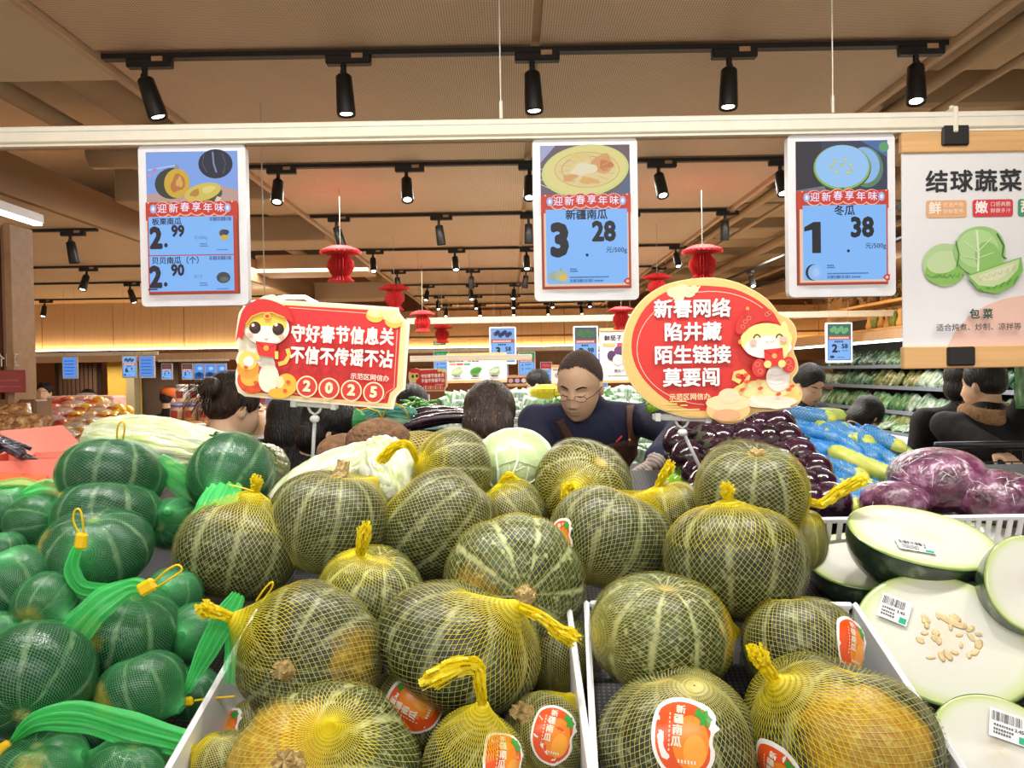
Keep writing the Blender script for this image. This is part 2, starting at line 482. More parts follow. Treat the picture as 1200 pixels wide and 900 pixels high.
# ---------------------------------------------------------------- tracks and spotlights
def track(x0, x1, y, z, label, along='x'):
    o = MB().box((0, 0, 0), (x1 - x0, .035, .02) if along == 'x' else (.035, x1 - x0, .02)).build('lighting_track', m_black)
    o.location = ((x0 + x1) / 2, y, z) if along == 'x' else (y, (x0 + x1) / 2, z)
    return tag(o, label, 'track', 'ceiling lighting tracks')
ORD = ['nearest', 'second', 'third', 'fourth', 'fifth', 'sixth', 'seventh', 'eighth']
for i, y in enumerate(ROWS[1:]):
    track(-1.53, 1.67, y, 2.815, 'black lighting track on the perforated ceiling, %s row from the front' % ORD[i])
def spot_meshes():
    a = MB().box((.02, 0, 0), (.17, .036, .034), bev=.004).mesh('adapter', m_black)
    l = MB().box((.055, -.0186, .012), (.042, .002, .018)).mesh('rating_label', mat('rating_label', '#b58e68', .5))
    s = MB().tube([(0, 0, -.012), (0, 0, -.055)], .011, 10).box((0, 0, -.05), (.022, .03, .02), bev=.003).mesh('swivel_stem', m_black)
    b = MB().lathe([(0, 0), (.024, 0), (.030, -.006), (.033, -.07), (.036, -.145), (.034, -.152), (.031, -.146), (.0, -.144)], 20).mesh('lamp_body', m_black, True)
    n = MB().lathe([(0, -.1455), (.030, -.1455)], 20).mesh('lens', m_lens, True)
    return a, l, s, b, n
SM = spot_meshes()
def spotlight(x, y, z, tilt, label, group, power=0, col=(1, .95, .88), flip=False):
    t = thing('track_spotlight', label, 'spotlight', (x, y, z), group)
    obj('adapter', SM[0], t); obj('rating_label', SM[1], t); obj('swivel_stem', SM[2], t)
    h = obj('lamp_body', SM[3], t); h.location = (0, 0, -.055)
    h.rotation_euler = tilt; obj('lens', SM[4], h)
    if power:
        l = bpy.data.lights.new('spot_beam', 'SPOT'); l.energy = power; l.color = col; l.spot_size = math.radians(78); l.spot_blend = .6; l.shadow_soft_size = .03
        o = bpy.data.objects.new('spot_beam', l); link(o, h); o.location = (0, 0, -.155)
    return t
def rowlabel(i, k, n):
    ordx = ['leftmost', 'second from left', 'middle', 'second from right', 'rightmost', 'far right']
    return 'black track spotlight, %s in the %s row of the ceiling' % (ordx[k], ORD[i])
PX = [(175, 407, 627, 857, 1075), (328, 478, 622, 773, 915), (395, 515, 620, 735, 850), (437, 533, 617, 700, 792), (465, 552, 616, 695, 770)]
TL = [(.1, -.28, 0), (0, -.05, 0), (0, -.04, 0), (-.05, .05, 0), (-.18, .1, 0)]
for i in range(8):
    y = ROWS[i + 1]
    for k in range(5):
        if i < 5: x = at(PX[i][k], 300, y).x
        else: x = -1.15 + k * .6
        bright = (i in (1, 3)) or i > 4
        tl = TL[k] if i == 0 else ((-.38 if bright else .12), R.uniform(-.12, .12), 0)
        if i == 2 and k == 0: tl = (.1, -.25, 0)
        spotlight(x, y, 2.79, tl, rowlabel(i, k, 5), 'ceiling spotlights', (14 if i == 0 else 13 if i in (1, 2) else 0), (1, .96, .9))
# the row above the photographer carries on the same grid
for k in range(5):
    spotlight(-1.4 + k * .72, 1.42, 2.79, (.0 if k % 2 else .15, (k - 2) * .06, 0), 'black track spotlight above the pumpkin stand, out of view over the photographer', 'spotlights over the stand', 33, (1, .97, .92))
# left fruit zone
for k, (px, py, Yl, tl) in enumerate([(82, 262, 5.3, (.1, -.12, 0)), (101, 304, 7.05, (-.35, .1, 0)), (152, 323, 8.25, (0, -.3, 0)), (52, 344, 9.9, (-.3, 0, 0))]):
    p = at(px, py, Yl)
    track(-7.8, -2.9, Yl, 2.645, 'black lighting track over the fruit area at left, %s from the front' % ORD[k])
    spotlight(p.x, Yl, 2.62, tl, 'black spotlight over the fruit area at left, %s track from the front' % ORD[k], 'fruit area spotlights', 14, (1, .85, .65))
for k, (x, y0) in enumerate([(2.75, 5.2), (3.45, 5.4)]):
    track(4, 12, x, 2.72, 'black lighting track running down the right aisle, %s one' % ('inner', 'outer')[k], 'y')
    for q in range(3):
        t = spotlight(x, y0 + q * 1.7, 2.695, (0, .6, 0), 'black angled spotlight on the %s right aisle track, %s along' % (('inner', 'outer')[k], ORD[q]), 'right aisle spotlights', 0)
        t.rotation_euler.z = PI / 2

# LED tube at the far left
p0, p1 = at(-30, 232, 3.9), at(45, 257, 4.55)
t = thing('linear_lamp', 'white linear LED lamp under the soffit at far left', 'lamp', (p0 + p1) / 2)
d = p1 - p0; mx_ = frame(d).to_4x4()
o = MB().box((0, 0, 0), (.06, .05, d.length)).build('lamp_housing', m_white, t); o.rotation_euler = mx_.to_euler()
o = MB().box((0, 0, 0), (.045, .055, d.length * .985)).build('light_tube', m_led, t); o.rotation_euler = mx_.to_euler(); o.location.z = -.012
# hexagon LED frame far behind the left sign
pts = [at(x, y, 9.0) for x, y in ((285, 357), (310, 352), (335, 348), (357, 348), (374, 357))]
o = MB().tube([p for p in pts], .025, 6).build('led_outline_lamp', m_led)
tag(o, 'bent white LED line lamp far behind the left red sign', 'lamp')

# ---------------------------------------------------------------- hanging sign rails
BY = 2.2
def rail(y, z, x0, x1, label, h=.048):
    t = thing('sign_rail', label, 'rail', ((x0 + x1) / 2, y, z), 'hanging sign rails')
    w = x1 - x0
    o = MB().box((0, 0, 0), (w, .04, h), bev=.004).box((0, .0, -h / 2 - .004), (w, .026, .008)).build('rail_bar', m_rail, t)
    if y > 5:
        for s_ in (-.42, .0, .42):
            if -1.5 < (x0 + x1) / 2 + s_ * w < 1.65: MB().tube([(s_ * w, 0, h / 2), (s_ * w, 0, ZC - z)], .0018, 4).build('hanging_rod', m_rod, t)
    g = MB().box((0, -.0205, h * .18), (w, .002, .003)).build('groove', m_greyw, t)
    return t
zb = at(600, 151, BY).z
rt = rail(BY, zb, -2.6, 2.6, 'long ivory sign rail hanging across the front above the pumpkins')
MB().box((at(1115, 140, BY).x - 0, -.0, .0), (.014, .05, .075), bev=.003).tube([(at(1115, 140, BY).x, 0, .03), (at(1115, 140, BY).x, 0, .045)], .006, 8).build('joint_clip', m_rail, rt)
MB().box((0, .012, -.031), (5.2, .008, .008)).build('lower_lip', mat('tan_lip', '#b08a5c', .5), rt)
for px in (587, 976):
    x = at(px, 130, BY).x
    o = MB().tube([(0, 0, 0), (0, 0, ZC - zb - .03)], .0022, 6).tube([(0, 0, 0), (0, 0, .05)], .006, 8).build('hanging_wire', m_wire)
    o.location = (x, BY, zb + .03); tag(o, 'thin steel wire holding the front rail, %s one' % ('left' if px < 700 else 'right'), 'wire', 'rail wires')
for k, (px, py, Yw, py2) in enumerate([(308, 170, 3.4, 345), (603, 0, 6, 0)][:1]):
    a = at(px, py, Yw); b_ = at(px + 2, py2, Yw)
    o = MB().tube([(0, 0, ZC - b_.z), (0, 0, 0)], .003, 6).build('hanging_wire', m_wire); o.location = b_
    tag(o, 'thin wire hanging behind the rail beside the left screen', 'wire')
zf = at(600, 374, 9.4).z
rail(9.4, zf, -1.3, 5.2, 'ivory sign rail hanging far back in the middle of the hall', .07)
rail(12.4, at(600, 409, 12.4).z, -2.0, 3.0, 'farthest ivory sign rail before the glowing back wall', .06)
rail(7.4, at(600, 436, 7.4).z + .15, -1.0, .2, 'short ivory sign rail behind the left red sign', .05)

# ---------------------------------------------------------------- electronic price screens
BLUE = '#7fb4f2'
def scroll_band(P, w, z0, z1):
    """the red festive band with six discs of writing"""
    P.rect(-w / 2, z0 - (z1 - z0) * .25, w / 2, z1, '#c8402c')
    n = 6; r = (z1 - z0) * .46; zc = (z0 + z1) / 2
    xs = [(-2.5 + k) * w * .125 for k in range(6)]
    for k, x in enumerate(xs): P.ell(x, zc + (k in (2, 3)) * r * .15, r * 1.22, r * 1.2, '#e8b9a0', 16)
    P.L += 1
    for k, x in enumerate(xs): P.ell(x, zc + (k in (2, 3)) * r * .15, r * 1.08, r * 1.06, '#cc3d2b', 16)
    for k, ch in enumerate('迎新春享年味'):
        P.text(ch, xs[k], zc + (k in (2, 3)) * r * .15, r * 1.45, '#f3e9ff', .008)
    for s in (-1, 1):
        P.ell(s * w * .405, zc, r * .5, r * .7, '#9fb3dd', 8); P.ell(s * w * .405, zc, r * .22, r * .34, '#f0e8ff', 8)
        P.ell(s * w * .455, zc + r * .9, r * .12, r * .12, '#ffd9a0', 6)

def screen(px0, py0, px1, py1, Y, label, art, group='hanging price screens', es=.95, bez=1.0, plate=True):
    c = at((px0 + px1) / 2, (py0 + py1) / 2, Y); mpp = Y / F_PX
    w, h = (px1 - px0), (py1 - py0)
    t = thing('price_screen', label, 'screen', c, group)
    W, H = w * mpp, h * mpp
    o = MB()
    P = []
    r = min(W, H) * .045
    for cx, cz, a0 in ((W / 2 - r, H / 2 - r, 0), (-W / 2 + r, H / 2 - r, 90), (-W / 2 + r, -H / 2 + r, 180), (W / 2 - r, -H / 2 + r, 270)):
        for k in range(5):
            a = math.radians(a0 + k * 22.5); P.append((cx + r * math.cos(a), cz + r * math.sin(a)))
    o.extrude(P, .028 * min(1, W / .2)).build('screen_frame', m_white, t)
    if not plate:
        zr = (2.655 if c.x < -2.9 and Y < 11 else ZC if -1.55 < c.x < 1.69 else 3.12) - c.z
        for s_ in (-1, 1): MB().tube([(s_ * W * .35, .012, H / 2 - .005), (s_ * W * .35, .012, zr)], .0013, 4).build('hanging_rod', m_rod, t)
    if plate:
        q = MB().box((0, .014, H / 2 + .008), (W * .98, .02, .02)).build('mounting_plate', m_rail, t)
    bw = w * .073 * bez; zt = h / 2 - h * .042 * bez; zbm = -h / 2 + h * .072 * bez; iw = w - 2 * bw
    Pn = Print(.0004)
    art(Pn, iw, zt, zbm)
    pr = Pn.build('screen_panel', t, True, post=lambda V: V * np.array([mpp, 1, mpp]) + np.array([0, -.0002, 0]), es=es)
    return t

def base_panel(P, w, zt, zb_, zband0, zband1, picture):
    P.rect(-w / 2, zb_, w / 2, zt, '#8d4a3c')
    picture(P, w, zt, zband1)
    P.rect(-w / 2 + 1.5, zb_ + 1.5, w / 2 - 1.5, zband0, '#b8452f')
    scroll_band(P, w, zband0, zband1)

def pic_kabocha(P, w, zt, z0):
    P.rect(-w / 2, z0, w / 2, zt, '#7e9fe0')
    P.poly([(-w / 2, z0), (w / 2, z0), (w / 2, z0 + 15), (w * .2, z0 + 24), (-w * .1, z0 + 16), (-w / 2, z0 + 12)], '#b9988f')
    P.line([(-w / 2 + 2, z0 + 40), (-20, z0 + 45), (-12, z0 + 38)], 1.2, '#b7c9f2')
    P.ell(-43, z0 + 40, 3, 2, '#c77da0', 8); P.ell(-49, z0 + 34, 2, 2, '#d48ea8', 8)
    P.ell(28, z0 + 46, 20, 17, '#2b2b3c', 24)
    P.line([(25, z0 + 60), (26, z0 + 46), (29, z0 + 36)], 2, '#7b86a5'); P.line([(36, z0 + 58), (40, z0 + 46), (37, z0 + 34)], 1.0, '#4d5675'); P.line([(15, z0 + 58), (13, z0 + 46), (18, z0 + 36)], 1.0, '#4d5675')
    P.ell(-23, z0 + 24, 20, 18, '#3c4134', 24, .2)
    P.ell(-17, z0 + 24, 15, 17, '#c9a53c', 24, -.1); P.ell(-16, z0 + 24, 8, 11, '#b87436', 16, -.4, .12, 3); P.ell(-14, z0 + 25, 4, 6, '#d3a45c', 12, 0, .2, 5)
    P.poly([(-20, z0 + 40), (-14, z0 + 40), (-15, z0 + 45), (-18, z0 + 46)], '#8f9088')
    P.ell(14, z0 + 10, 22, 11, '#4a4f38', 20, .15); P.ell(13, z0 + 13, 22, 10, '#cdb858', 20, .25)
    P.ell(4, z0 + 12, 6, 4, '#b4823d', 12, .5, .15, 2); P.ell(20, z0 + 16, 8, 4, '#dccb79', 12, .3, .1, 4); P.poly([(27, z0 + 3), (32, z0 + 1), (35, z0 + 6), (30, z0 + 8)], '#d5cbb4')
def pic_melon_cut(P, w, zt, z0):
    P.rect(-w / 2, z0, w / 2, zt, '#6d5a63')
    P.poly([(-w / 2, z0 + 40), (-w / 2 + 18, zt), (-w / 2, zt)], '#9ea4c8')
    for k in range(4): P.line([(-w / 2, z0 + 15 + k * 6), (-w / 2 + 16, z0 + 8 + k * 7)], 1, '#cdb9b8')
    P.poly([(30, z0), (w / 2, z0), (w / 2, z0 + 26), (40, z0 + 10)], '#56647f')
    P.ell(0, z0 + 30, 51, 30, '#c7d07d', 40, .12)
    P.ell(0, z0 + 31, 48, 27.5, '#d9cd86', 40, .12)
    P.ell(2, z0 + 31, 36, 20, '#d8c48c', 32, .1, .04, 2)
    P.ring(2, z0 + 31, 38, 21, 1.2, '#c7ac6a', 40); P.ring(2, z0 + 31, 30, 16, 1.0, '#bf9a5f', 40, .5, 4.2)
    P.ell(19, z0 + 37, 14, 11, '#cf9a63', 20, .3, .12, 6); P.ell(-2, z0 + 31, 16, 7, '#ddd2b0', 18, .2, .15, 9); P.ell(24, z0 + 36, 8, 6, '#bf7a48', 14, 0, .2, 3)
    P.ell(-18, z0 + 22, 9, 4, '#cf9b5f', 12, .2, .2, 4); P.ell(4, z0 + 18, 12, 4, '#d3a55f', 12, -.1, .2, 7); P.ell(-6, z0 + 46, 13, 4, '#d7c277', 12, .1, .2, 8)
    for k in range(14):
        a = k * .45; P.line([(2 + 20 * math.cos(a), z0 + 31 + 10 * math.sin(a)), (2 + 34 * math.cos(a + .15), z0 + 31 + 18 * math.sin(a + .15))], .7, '#c9ae74'); P.L -= 1
def pic_wax(P, w, zt, z0):
    P.rect(-w / 2, z0, w / 2, zt, '#3a3f57'); P.rect(-w / 2, z0, -w * .22, zt, '#33313a')
    P.poly([(w * .2, zt), (w / 2, zt), (w / 2, zt - 20), (w * .3, zt - 6)], '#4a6aa0'); P.ell(w * .46, zt - 8, 6, 6, '#5f9a6a', 12)
    P.poly([(-w / 2, z0 + 3), (-20, z0 + 8), (-18, z0), (-w / 2, z0)], '#6c7180')
    P.ell(28, z0 + 29, 20, 24, '#5c7f63', 28, .2); P.ell(26, z0 + 31, 18, 21, '#8ab4e0', 28, .2)
    P.ell(0, z0 + 28, 34, 27, '#3a5a2c', 32); P.ell(0, z0 + 29, 33, 26, '#8fae5c', 32); P.ell(0, z0 + 30, 31, 24.5, '#93c0ee', 32)
    for (x, z) in ((-8, 6), (4, 8), (10, 2), (-6, -6), (6, -7), (-12, 0), (11, -5), (0, 2)):
        P.ell(x, z0 + 30 + z, 3.2, 2.2, '#a9bd9a', 8, x * .2); P.L -= 1
    P.L += 1
    for (x, z) in ((-8, 6), (4, 8), (10, 2), (-6, -6), (6, -7)): P.ell(x, z0 + 30 + z, 1.6, 1, '#c9cf9d', 6); P.L -= 1
    P.L += 1; P.poly([(-8, z0 + 1), (0, z0 + 6), (9, z0 + 1)], '#4f8f36')

def art1(P, w, zt, zb_):
    base_panel(P, w, zt, zb_, 27, 26 + 17, pic_kabocha) if False else None
    z1 = zt - 59; z0 = z1 - 17
    P.rect(-w / 2, zb_, w / 2, zt, '#8d4a3c'); pic_kabocha(P, w, zt, z1 - 2)
    P.rect(-w / 2 + 1.5, zb_ + 1.5, w / 2 - 1.5, z0, '#b8452f')
    scroll_band(P, w, z0, z1)
    x0, x1 = -w / 2 + 5, w / 2 - 4
    P.rect(x0, z0 - 45, x1, z0 - 1, BLUE); P.rect(x0, zb_ + 3, x1, z0 - 46.2, BLUE)
    K = '#23203a'
    for zz, nm, big, sm, un in ((z0, '板栗南瓜', '2', '99', '元/500g'), (z0 - 45.5, '贝贝南瓜（个）', '2', '90', '元/个')):
        P.text(nm, x0 + 4, zz - 7, 8.6, K, .02, 'LEFT'); P.L += 1
        P.text(big, x0 + 1.5, zz - 26.5, 33, '#2b2430', .055, 'LEFT', .84)
        P.text('.', x0 + 18, zz - 28, 24, '#2b2430', .05, 'LEFT', .8)
        P.text(sm, x0 + 27, zz - 18.5, 18, '#2b2430', .045, 'LEFT', .84)
        P.text(un, x0 + 53, zz - 26, 4.8, '#4f6aa8', .0, 'LEFT')
        P.barcode(x1 - 26, zz - 7, x1 - 1, zz - 2.6, '#3a3a6a', 3)
        P.lines(x0 + 60, x0 + 70, [zz - 34, zz - 36.5], 1.4, '#4f6aa8', 3); P.lines(x1 - 18, x1 - 4, [zz - 41], 1.3, '#4f6aa8', 4)
    P.ell(x1 - 9, z0 - 22, 5, 4.5, '#5a4a4a', 14); P.ell(x1 - 6, z0 - 21, 3.5, 3, '#3c3c50', 12); P.ell(x1 - 8, z0 - 27, 4.5, 3.2, '#c9a93c', 12)
    P.ell(x1 - 10, z0 - 73, 8, 6.5, '#4b4450', 16); P.ell(x1 - 9, z0 - 75, 5, 3, '#5a6a62', 12)
    P.rect(x0 + 1, zb_ + 4, x0 + 12, zb_ + 5.5, K)
def art_one(pic, nm, big, sm, thumb, dotx):
    def f(P, w, zt, zb_):
        z1 = zt - 58; z0 = z1 - 17; K = '#1d2238'
        P.rect(-w / 2, zb_, w / 2, zt, '#8d4a3c'); pic(P, w, zt, z1 - 2)
        P.rect(-w / 2 + 1.5, zb_ + 1.5, w / 2 - 1.5, z0, '#c0492f'); P.rect(-w / 2 + 3, zb_ + 3, w / 2 - 3, z0, '#e6c4a6')
        scroll_band(P, w, z0, z1)
        x0, x1 = -w / 2 + 5, w / 2 - 5
        P.poly([(x0 + 2, zb_ + 5), (x1 - 2, zb_ + 5), (x1, zb_ + 7), (x1, z0 - 1), (x0, z0 - 1), (x0, zb_ + 7)], BLUE)
        P.text(nm, 0, z0 - 8, 12.2, K, .025)
        P.text(big, -w * .30, z0 - 38, 50, '#1e1e24', .06, 'CENTER', .9) if big != '1' else P.poly([(-w * .26, z0 - 56), (-w * .26, z0 - 20), (-w * .34, z0 - 20), (-w * .44, z0 - 26), (-w * .44, z0 - 31), (-w * .355, z0 - 29), (-w * .355, z0 - 56)], '#1e1e24')
        P.ell(dotx, z0 - 54, 1.8, 1.8, '#1e1e24', 10)
        P.text(sm, w * .04 + 2, z0 - 28, 31, '#1e1e24', .045, 'LEFT', .88)
        P.text('元/500g', x1 - 1, z0 - 49, 7.6, K, .008, 'RIGHT')
        thumb(P, x0 + 12, zb_ + 14)
        P.lines(x0 + 27, x0 + 36, [zb_ + 21, zb_ + 18.5], 1.5, '#2f4b8a', 5); P.lines(x0 + 27, x1 - 22, [zb_ + 11.5], 1.5, '#2f4b8a', 6)
        P.barcode(x0 + 27, zb_ + 6.5, x0 + 54, zb_ + 10, '#2b3565', 8, 22); P.lines(x0 + 55, x0 + 66, [zb_ + 7], 2, '#3b5c9e', 7)
        P.ell(x1 - 1, zb_ + 7, 4, 4, '#c8402c', 10, 0, .15); P.ell(x1 - 1, zb_ + 7, 1.8, 1.8, '#f0c8b0', 8)
    return f
def th_melon(P, x, z): P.ell(x - 3, z, 7, 5.5, '#9aa9a0', 16); P.ell(x + 5, z, 8, 7, '#a8b39c', 16); P.ell(x + 7, z - 2, 5, 4, '#d6b45c', 12); P.line([(x + 4, z + 6), (x + 5, z + 9)], 1, '#7c8d58')
def th_wax(P, x, z): P.ell(x - 1, z, 9, 9.5, '#222b3e', 20); P.ell(x + 1, z, 8, 9, '#8fb6ea', 20); P.ell(x + 2, z, 4, 5, '#9fc2ee', 14)
screen(164, 170.5, 289, 358, BY, 'left hanging price screen showing cut squash over prices 2.99 and 2.90', art1)
screen(625.5, 163, 747.5, 351.5, BY, 'middle hanging price screen showing a halved melon over the price 3.28', art_one(pic_melon_cut, '新疆南瓜', '3', '28', th_melon, 0))
screen(924, 158, 1049, 347, BY, 'right hanging price screen showing sliced wax gourd over the price 1.38', art_one(pic_wax, '冬瓜', '1', '38', th_wax, 4))

# small far screens
def art_small(kind, big='', sm='', top='#3a5a48', blob='#5f8f5a'):
    def f(P, w, zt, zb_):
        h = zt - zb_
        P.rect(-w / 2, zb_, w / 2, zt, '#5a8fe0')
        if kind == 'price':
            P.rect(-w / 2, zt - h * .34, w / 2, zt, top)
            for k in range(7): P.ell(-w * .3 + k * w * .1, zt - h * .17 + h * .05 * math.sin(k * 2.1), w * .1, h * .07, blob, 8, k); P.L -= 1
            P.L += 1
            P.rect(-w / 2, zt - h * .43, w / 2, zt - h * .33, '#c8502f'); P.lines(-w * .42, w * .42, [zt - h * .41], h * .05, '#f5dcd0')
            P.rect(-w / 2 + w * .04, zb_ + h * .03, w / 2 - w * .04, zt - h * .44, BLUE)
            if big:
                P.lines(-w * .2, w * .2, [zt - h * .51], h * .05, '#20305a')
                P.text(big, -w * .2, zt - h * .68, h * .30, '#16161c', .05); P.text('.', -w * .02, zt - h * .7, h * .2, '#16161c', .05)
                P.text(sm, w * .22, zt - h * .62, h * .17, '#16161c', .04)
                P.lines(w * .1, w * .4, [zt - h * .75], h * .025, '#3b5c9e'); P.barcode(-w * .1, zb_ + h * .07, w * .2, zb_ + h * .1, '#2b3565', 2, 10)
                P.ell(-w * .32, zb_ + h * .1, w * .1, h * .04, '#243050', 10)
            else:
                for q in (.56, .74): P.text('2', -w * .28, zt - h * q, h * .12, '#16161c', .04); P.lines(-w * .1, w * .35, [zt - h * q], h * .04, '#274a8a')
        elif kind == 'list':
            for k in range(5): P.lines(-w * .38, w * .38, [zt - h * (.2 + .16 * k)], h * .045, '#1e3f86', k)
        else:
            P.rect(-w / 2, zb_, w / 2, zb_ + h * .4, '#2c5c9a'); P.ell(0, zb_ + h * .3, w * .3, h * .16, '#123a66', 12); P.ell(w * .1, zb_ + h * .7, w * .25, h * .12, '#9fd0ff', 12)
    return f
SS = [(573.5, 383, 605, 427, 9.3, 'small far screen reading 3.58 over the middle vegetable island', art_small('price', '3', '58', '#7fa6e0', '#2d3663')),
      (672, 382, 701, 430, 9.3, 'small far screen reading 2.98 behind the worker in the apron', art_small('price', '2', '98', '#4c5f62', '#4f7a4c')),
      (968, 378, 999, 425, 8.6, 'small far screen reading 2.58 above the vegetable cooler', art_small('price', '2', '58', '#3d6b58', '#6fae7a')),
      (508, 411, 526.5, 440, 11.6, 'tiny far screen left of the green vegetable banner', art_small('price', '', '', '#2f8a52', '#5fb070')),
      (607, 412, 627.5, 441, 11.6, 'tiny far screen right of the green vegetable banner', art_small('price', '', '', '#2f8a52', '#5fb070')),
      (633, 424, 647, 446, 12.0, 'tiny far screen with a red picture left of the worker', art_small('price', '', '', '#a8303c', '#c85c5c')),
      (581, 428, 596, 444, 12.0, 'tiny far blue screen under the 3.58 screen', art_small('list')),
      (27, 418, 41, 444, 8.8, 'leftmost blue list screen beside the fluted pillar', art_small('list')),
      (73, 418, 90.5, 444, 8.8, 'second blue list screen before the dark slats', art_small('list')),
      (143, 417, 160, 443, 8.8, 'small screen with a picture and 69 before the yellow pillar', art_small('price', '6', '9', '#8fb3e0', '#3d567a')),
      (163, 417, 181, 443, 8.8, 'small blue list screen right of the yellow pillar', art_small('list')),
      (189, 426, 202, 445, 10.0, 'tiny screen above the orange cap', art_small('price', '1', '8', '#503c3c', '#7a4c4c')),
      (213, 426, 226, 445, 10.0, 'tiny screen left of the blue fish screens', art_small('price', '3', '9', '#503c3c', '#7a4c4c')),
      (227, 426, 239.5, 445, 10.0, 'first of three joined blue picture screens above the bun', art_small('pic')),
      (240, 426, 252.5, 445, 10.0, 'middle of three joined blue picture screens above the bun', art_small('pic')),
      (253, 426, 265.5, 445, 10.0, 'last of three joined blue picture screens above the bun', art_small('pic')),
      (700, 412, 712, 470, 11.0, 'narrow tall blue screen left of the eggplant poster', art_small('list'))]
for a in SS: screen(a[0], a[1], a[2], a[3], a[4], a[5], a[6], 'small screens far away', es=.95, bez=.8, plate=False)
o = MB().box((0, 0, 0), (at(268, 424, 10).x - at(185, 424, 10).x, .03, .03)).build('sign_rail', m_rail); o.location = at(226, 424, 10.0) + Vector((0, .03, .02))
tag(o, 'short pale rail carrying the tiny screens above the bun', 'rail')
o = MB().box((0, 0, 0), (at(185, 415, 8.85).x - at(20, 415, 8.85).x, .03, .04)).build('sign_rail', m_rail); o.location = at(103, 415, 8.87)
tag(o, 'pale rail carrying the four list screens at left', 'rail')
# ---------------------------------------------------------------- hanging vegetable poster at right
def poster():
    Y = BY + .0; mpp = Y / F_PX
    cx, cy = 1135, 297
    t = thing('hanging_poster', 'white cabbage poster between pale wooden bars hanging at right', 'poster', at(cx, cy, Y))
    W = 158; f = lambda px, py: ((px - cx) * mpp, (cy - py) * mpp)
    m = mpp
    for nm, z0, z1 in (('wooden_bar', 144, 117), ('wooden_bar', -108, -134)):
        MB().box((0, 0, (z0 + z1) / 2 * m), (W * m, .022, (z0 - z1) * m), bev=.003).build(nm, m_wood, t)
    MB().box((.0, 0, 4 * m), (W * m * .985, .004, 228 * m)).build('poster_board', mat('poster_white', '#e6e6e8', .5, var=.01), t)
    MB().box(((1117 - cx) * m, -.004, 136 * m), (31 * m, .034, 24 * m), bev=.004).build('clip', m_black, t)
    MB().box(((1122 - cx) * m, -.004, -120 * m), (32 * m, .034, 22 * m), bev=.004).build('clip', m_black, t)
    P = Print(.0003)
    W2 = W / 2 * .985
    P.poly([(W2, 117), (W2, 95), (W2 - 12, 117)], '#e79ab4')
    P.poly([(-30 + 0, -110)] + [(70 + 100 * math.cos(math.radians(a)) , -130 + 80 * math.sin(math.radians(a))) for a in (165, 150, 135, 120, 108, 96)] + [(W2, -50), (W2, -110)], '#edc4b4')
    for i, ch in enumerate('结球蔬菜'): P.text(ch, -37 + i * 28.5, 82, 27, '#25262c', .025); P.L -= 0
    P.rrect(-50, 42, -3, 62, 3, '#e8b07c'); P.rrect(4, 42, 51, 62, 3, '#d83a44'); P.rrect(57, 42, W2, 62, 3, '#3f9a6c')
    P.text('鲜', -40, 52, 15, '#fbf0e4', .03); P.text('嫩', 14, 52, 15, '#fff0f0', .03); P.text('甜', 67, 52, 15, '#fff0f0', .03)
    P.text('优选产地', -19, 56, 6, '#fbeede', .0); P.text('新鲜营养', -19, 48.5, 6, '#fbeede', .0)
    P.text('口感爽脆', 36, 56, 6, '#fbe2e2', .0); P.text('鲜嫩多汁', 36, 48.5, 6, '#fbe2e2', .0)
    # three cabbages
    P.ell(-30, -13, 25, 25, '#b5d49a', 30, 0, .015); P.ell(-30, -22, 23, 15, '#8cc05f', 26); P.ell(-32, -10, 19, 13, '#c3dca6', 24, .2)
    for k in range(7): P.line([(-52 + k * 7, -24 - (k % 2) * 3), (-45 + k * 6, -28), (-38 + k * 5, -25 + (k % 3))], 1.1, '#5f9e3c')
    P.ell(11, 2, 30, 29, '#9ccb7d', 32, 0, .015); P.ell(8, 5, 24, 22, '#b4d996', 28); P.ell(20, -6, 15, 19, '#8fc56a', 24, .3)
    P.line([(8, -22), (9, -2), (7, 26)], 2.4, '#e2efce'); P.line([(9, 0), (-8, 14)], 1.2, '#d5e8bc'); P.line([(9, 2), (24, 17)], 1.2, '#d5e8bc'); P.line([(9, -8), (-10, -4)], 1.1, '#d5e8bc'); P.line([(9, -6), (26, 0)], 1.1, '#d5e8bc')
    P.line([(30, 22), (38, 8), (36, -4), (41, -8)], 1.6, '#3f6e2c'); P.line([(-18, 14), (-14, -2), (-17, -16)], 1.3, '#4d8033')
    P.poly([(-6, -26), (58, -6), (60, -22), (50, -38), (30, -48), (8, -44)], '#7dbb52'); P.poly([(-3, -27), (56, -8), (54, -20), (42, -33), (26, -40), (8, -38)], '#c9dba6'); P.poly([(8, -27), (50, -13), (46, -22), (30, -32), (14, -33)], '#e0e3c2')
    for k in range(6): P.line([(6 + k * 8, -28 + k * 1.5), (10 + k * 8, -33 + k * 2.4), (14 + k * 7, -27 + k * 2.2)], .7, '#b9c88e')
    for k in range(6): P.line([(8 + k * 8, -42 - (2 if k in (2, 3) else 0) + k * 1.0), (13 + k * 8, -45 + k * 3.4)], 1.1, '#4f9030')
    P.text('包 菜', 10, -72, 12, '#25524c', .03)
    P.text('适合炖煮、炒制、凉拌等', 7, -87, 9, '#2e3438', .008)
    P.build('poster_print', t, post=lambda V: V * np.array([m, 1, m]) + np.array([0, -.0025, 0]))
poster()

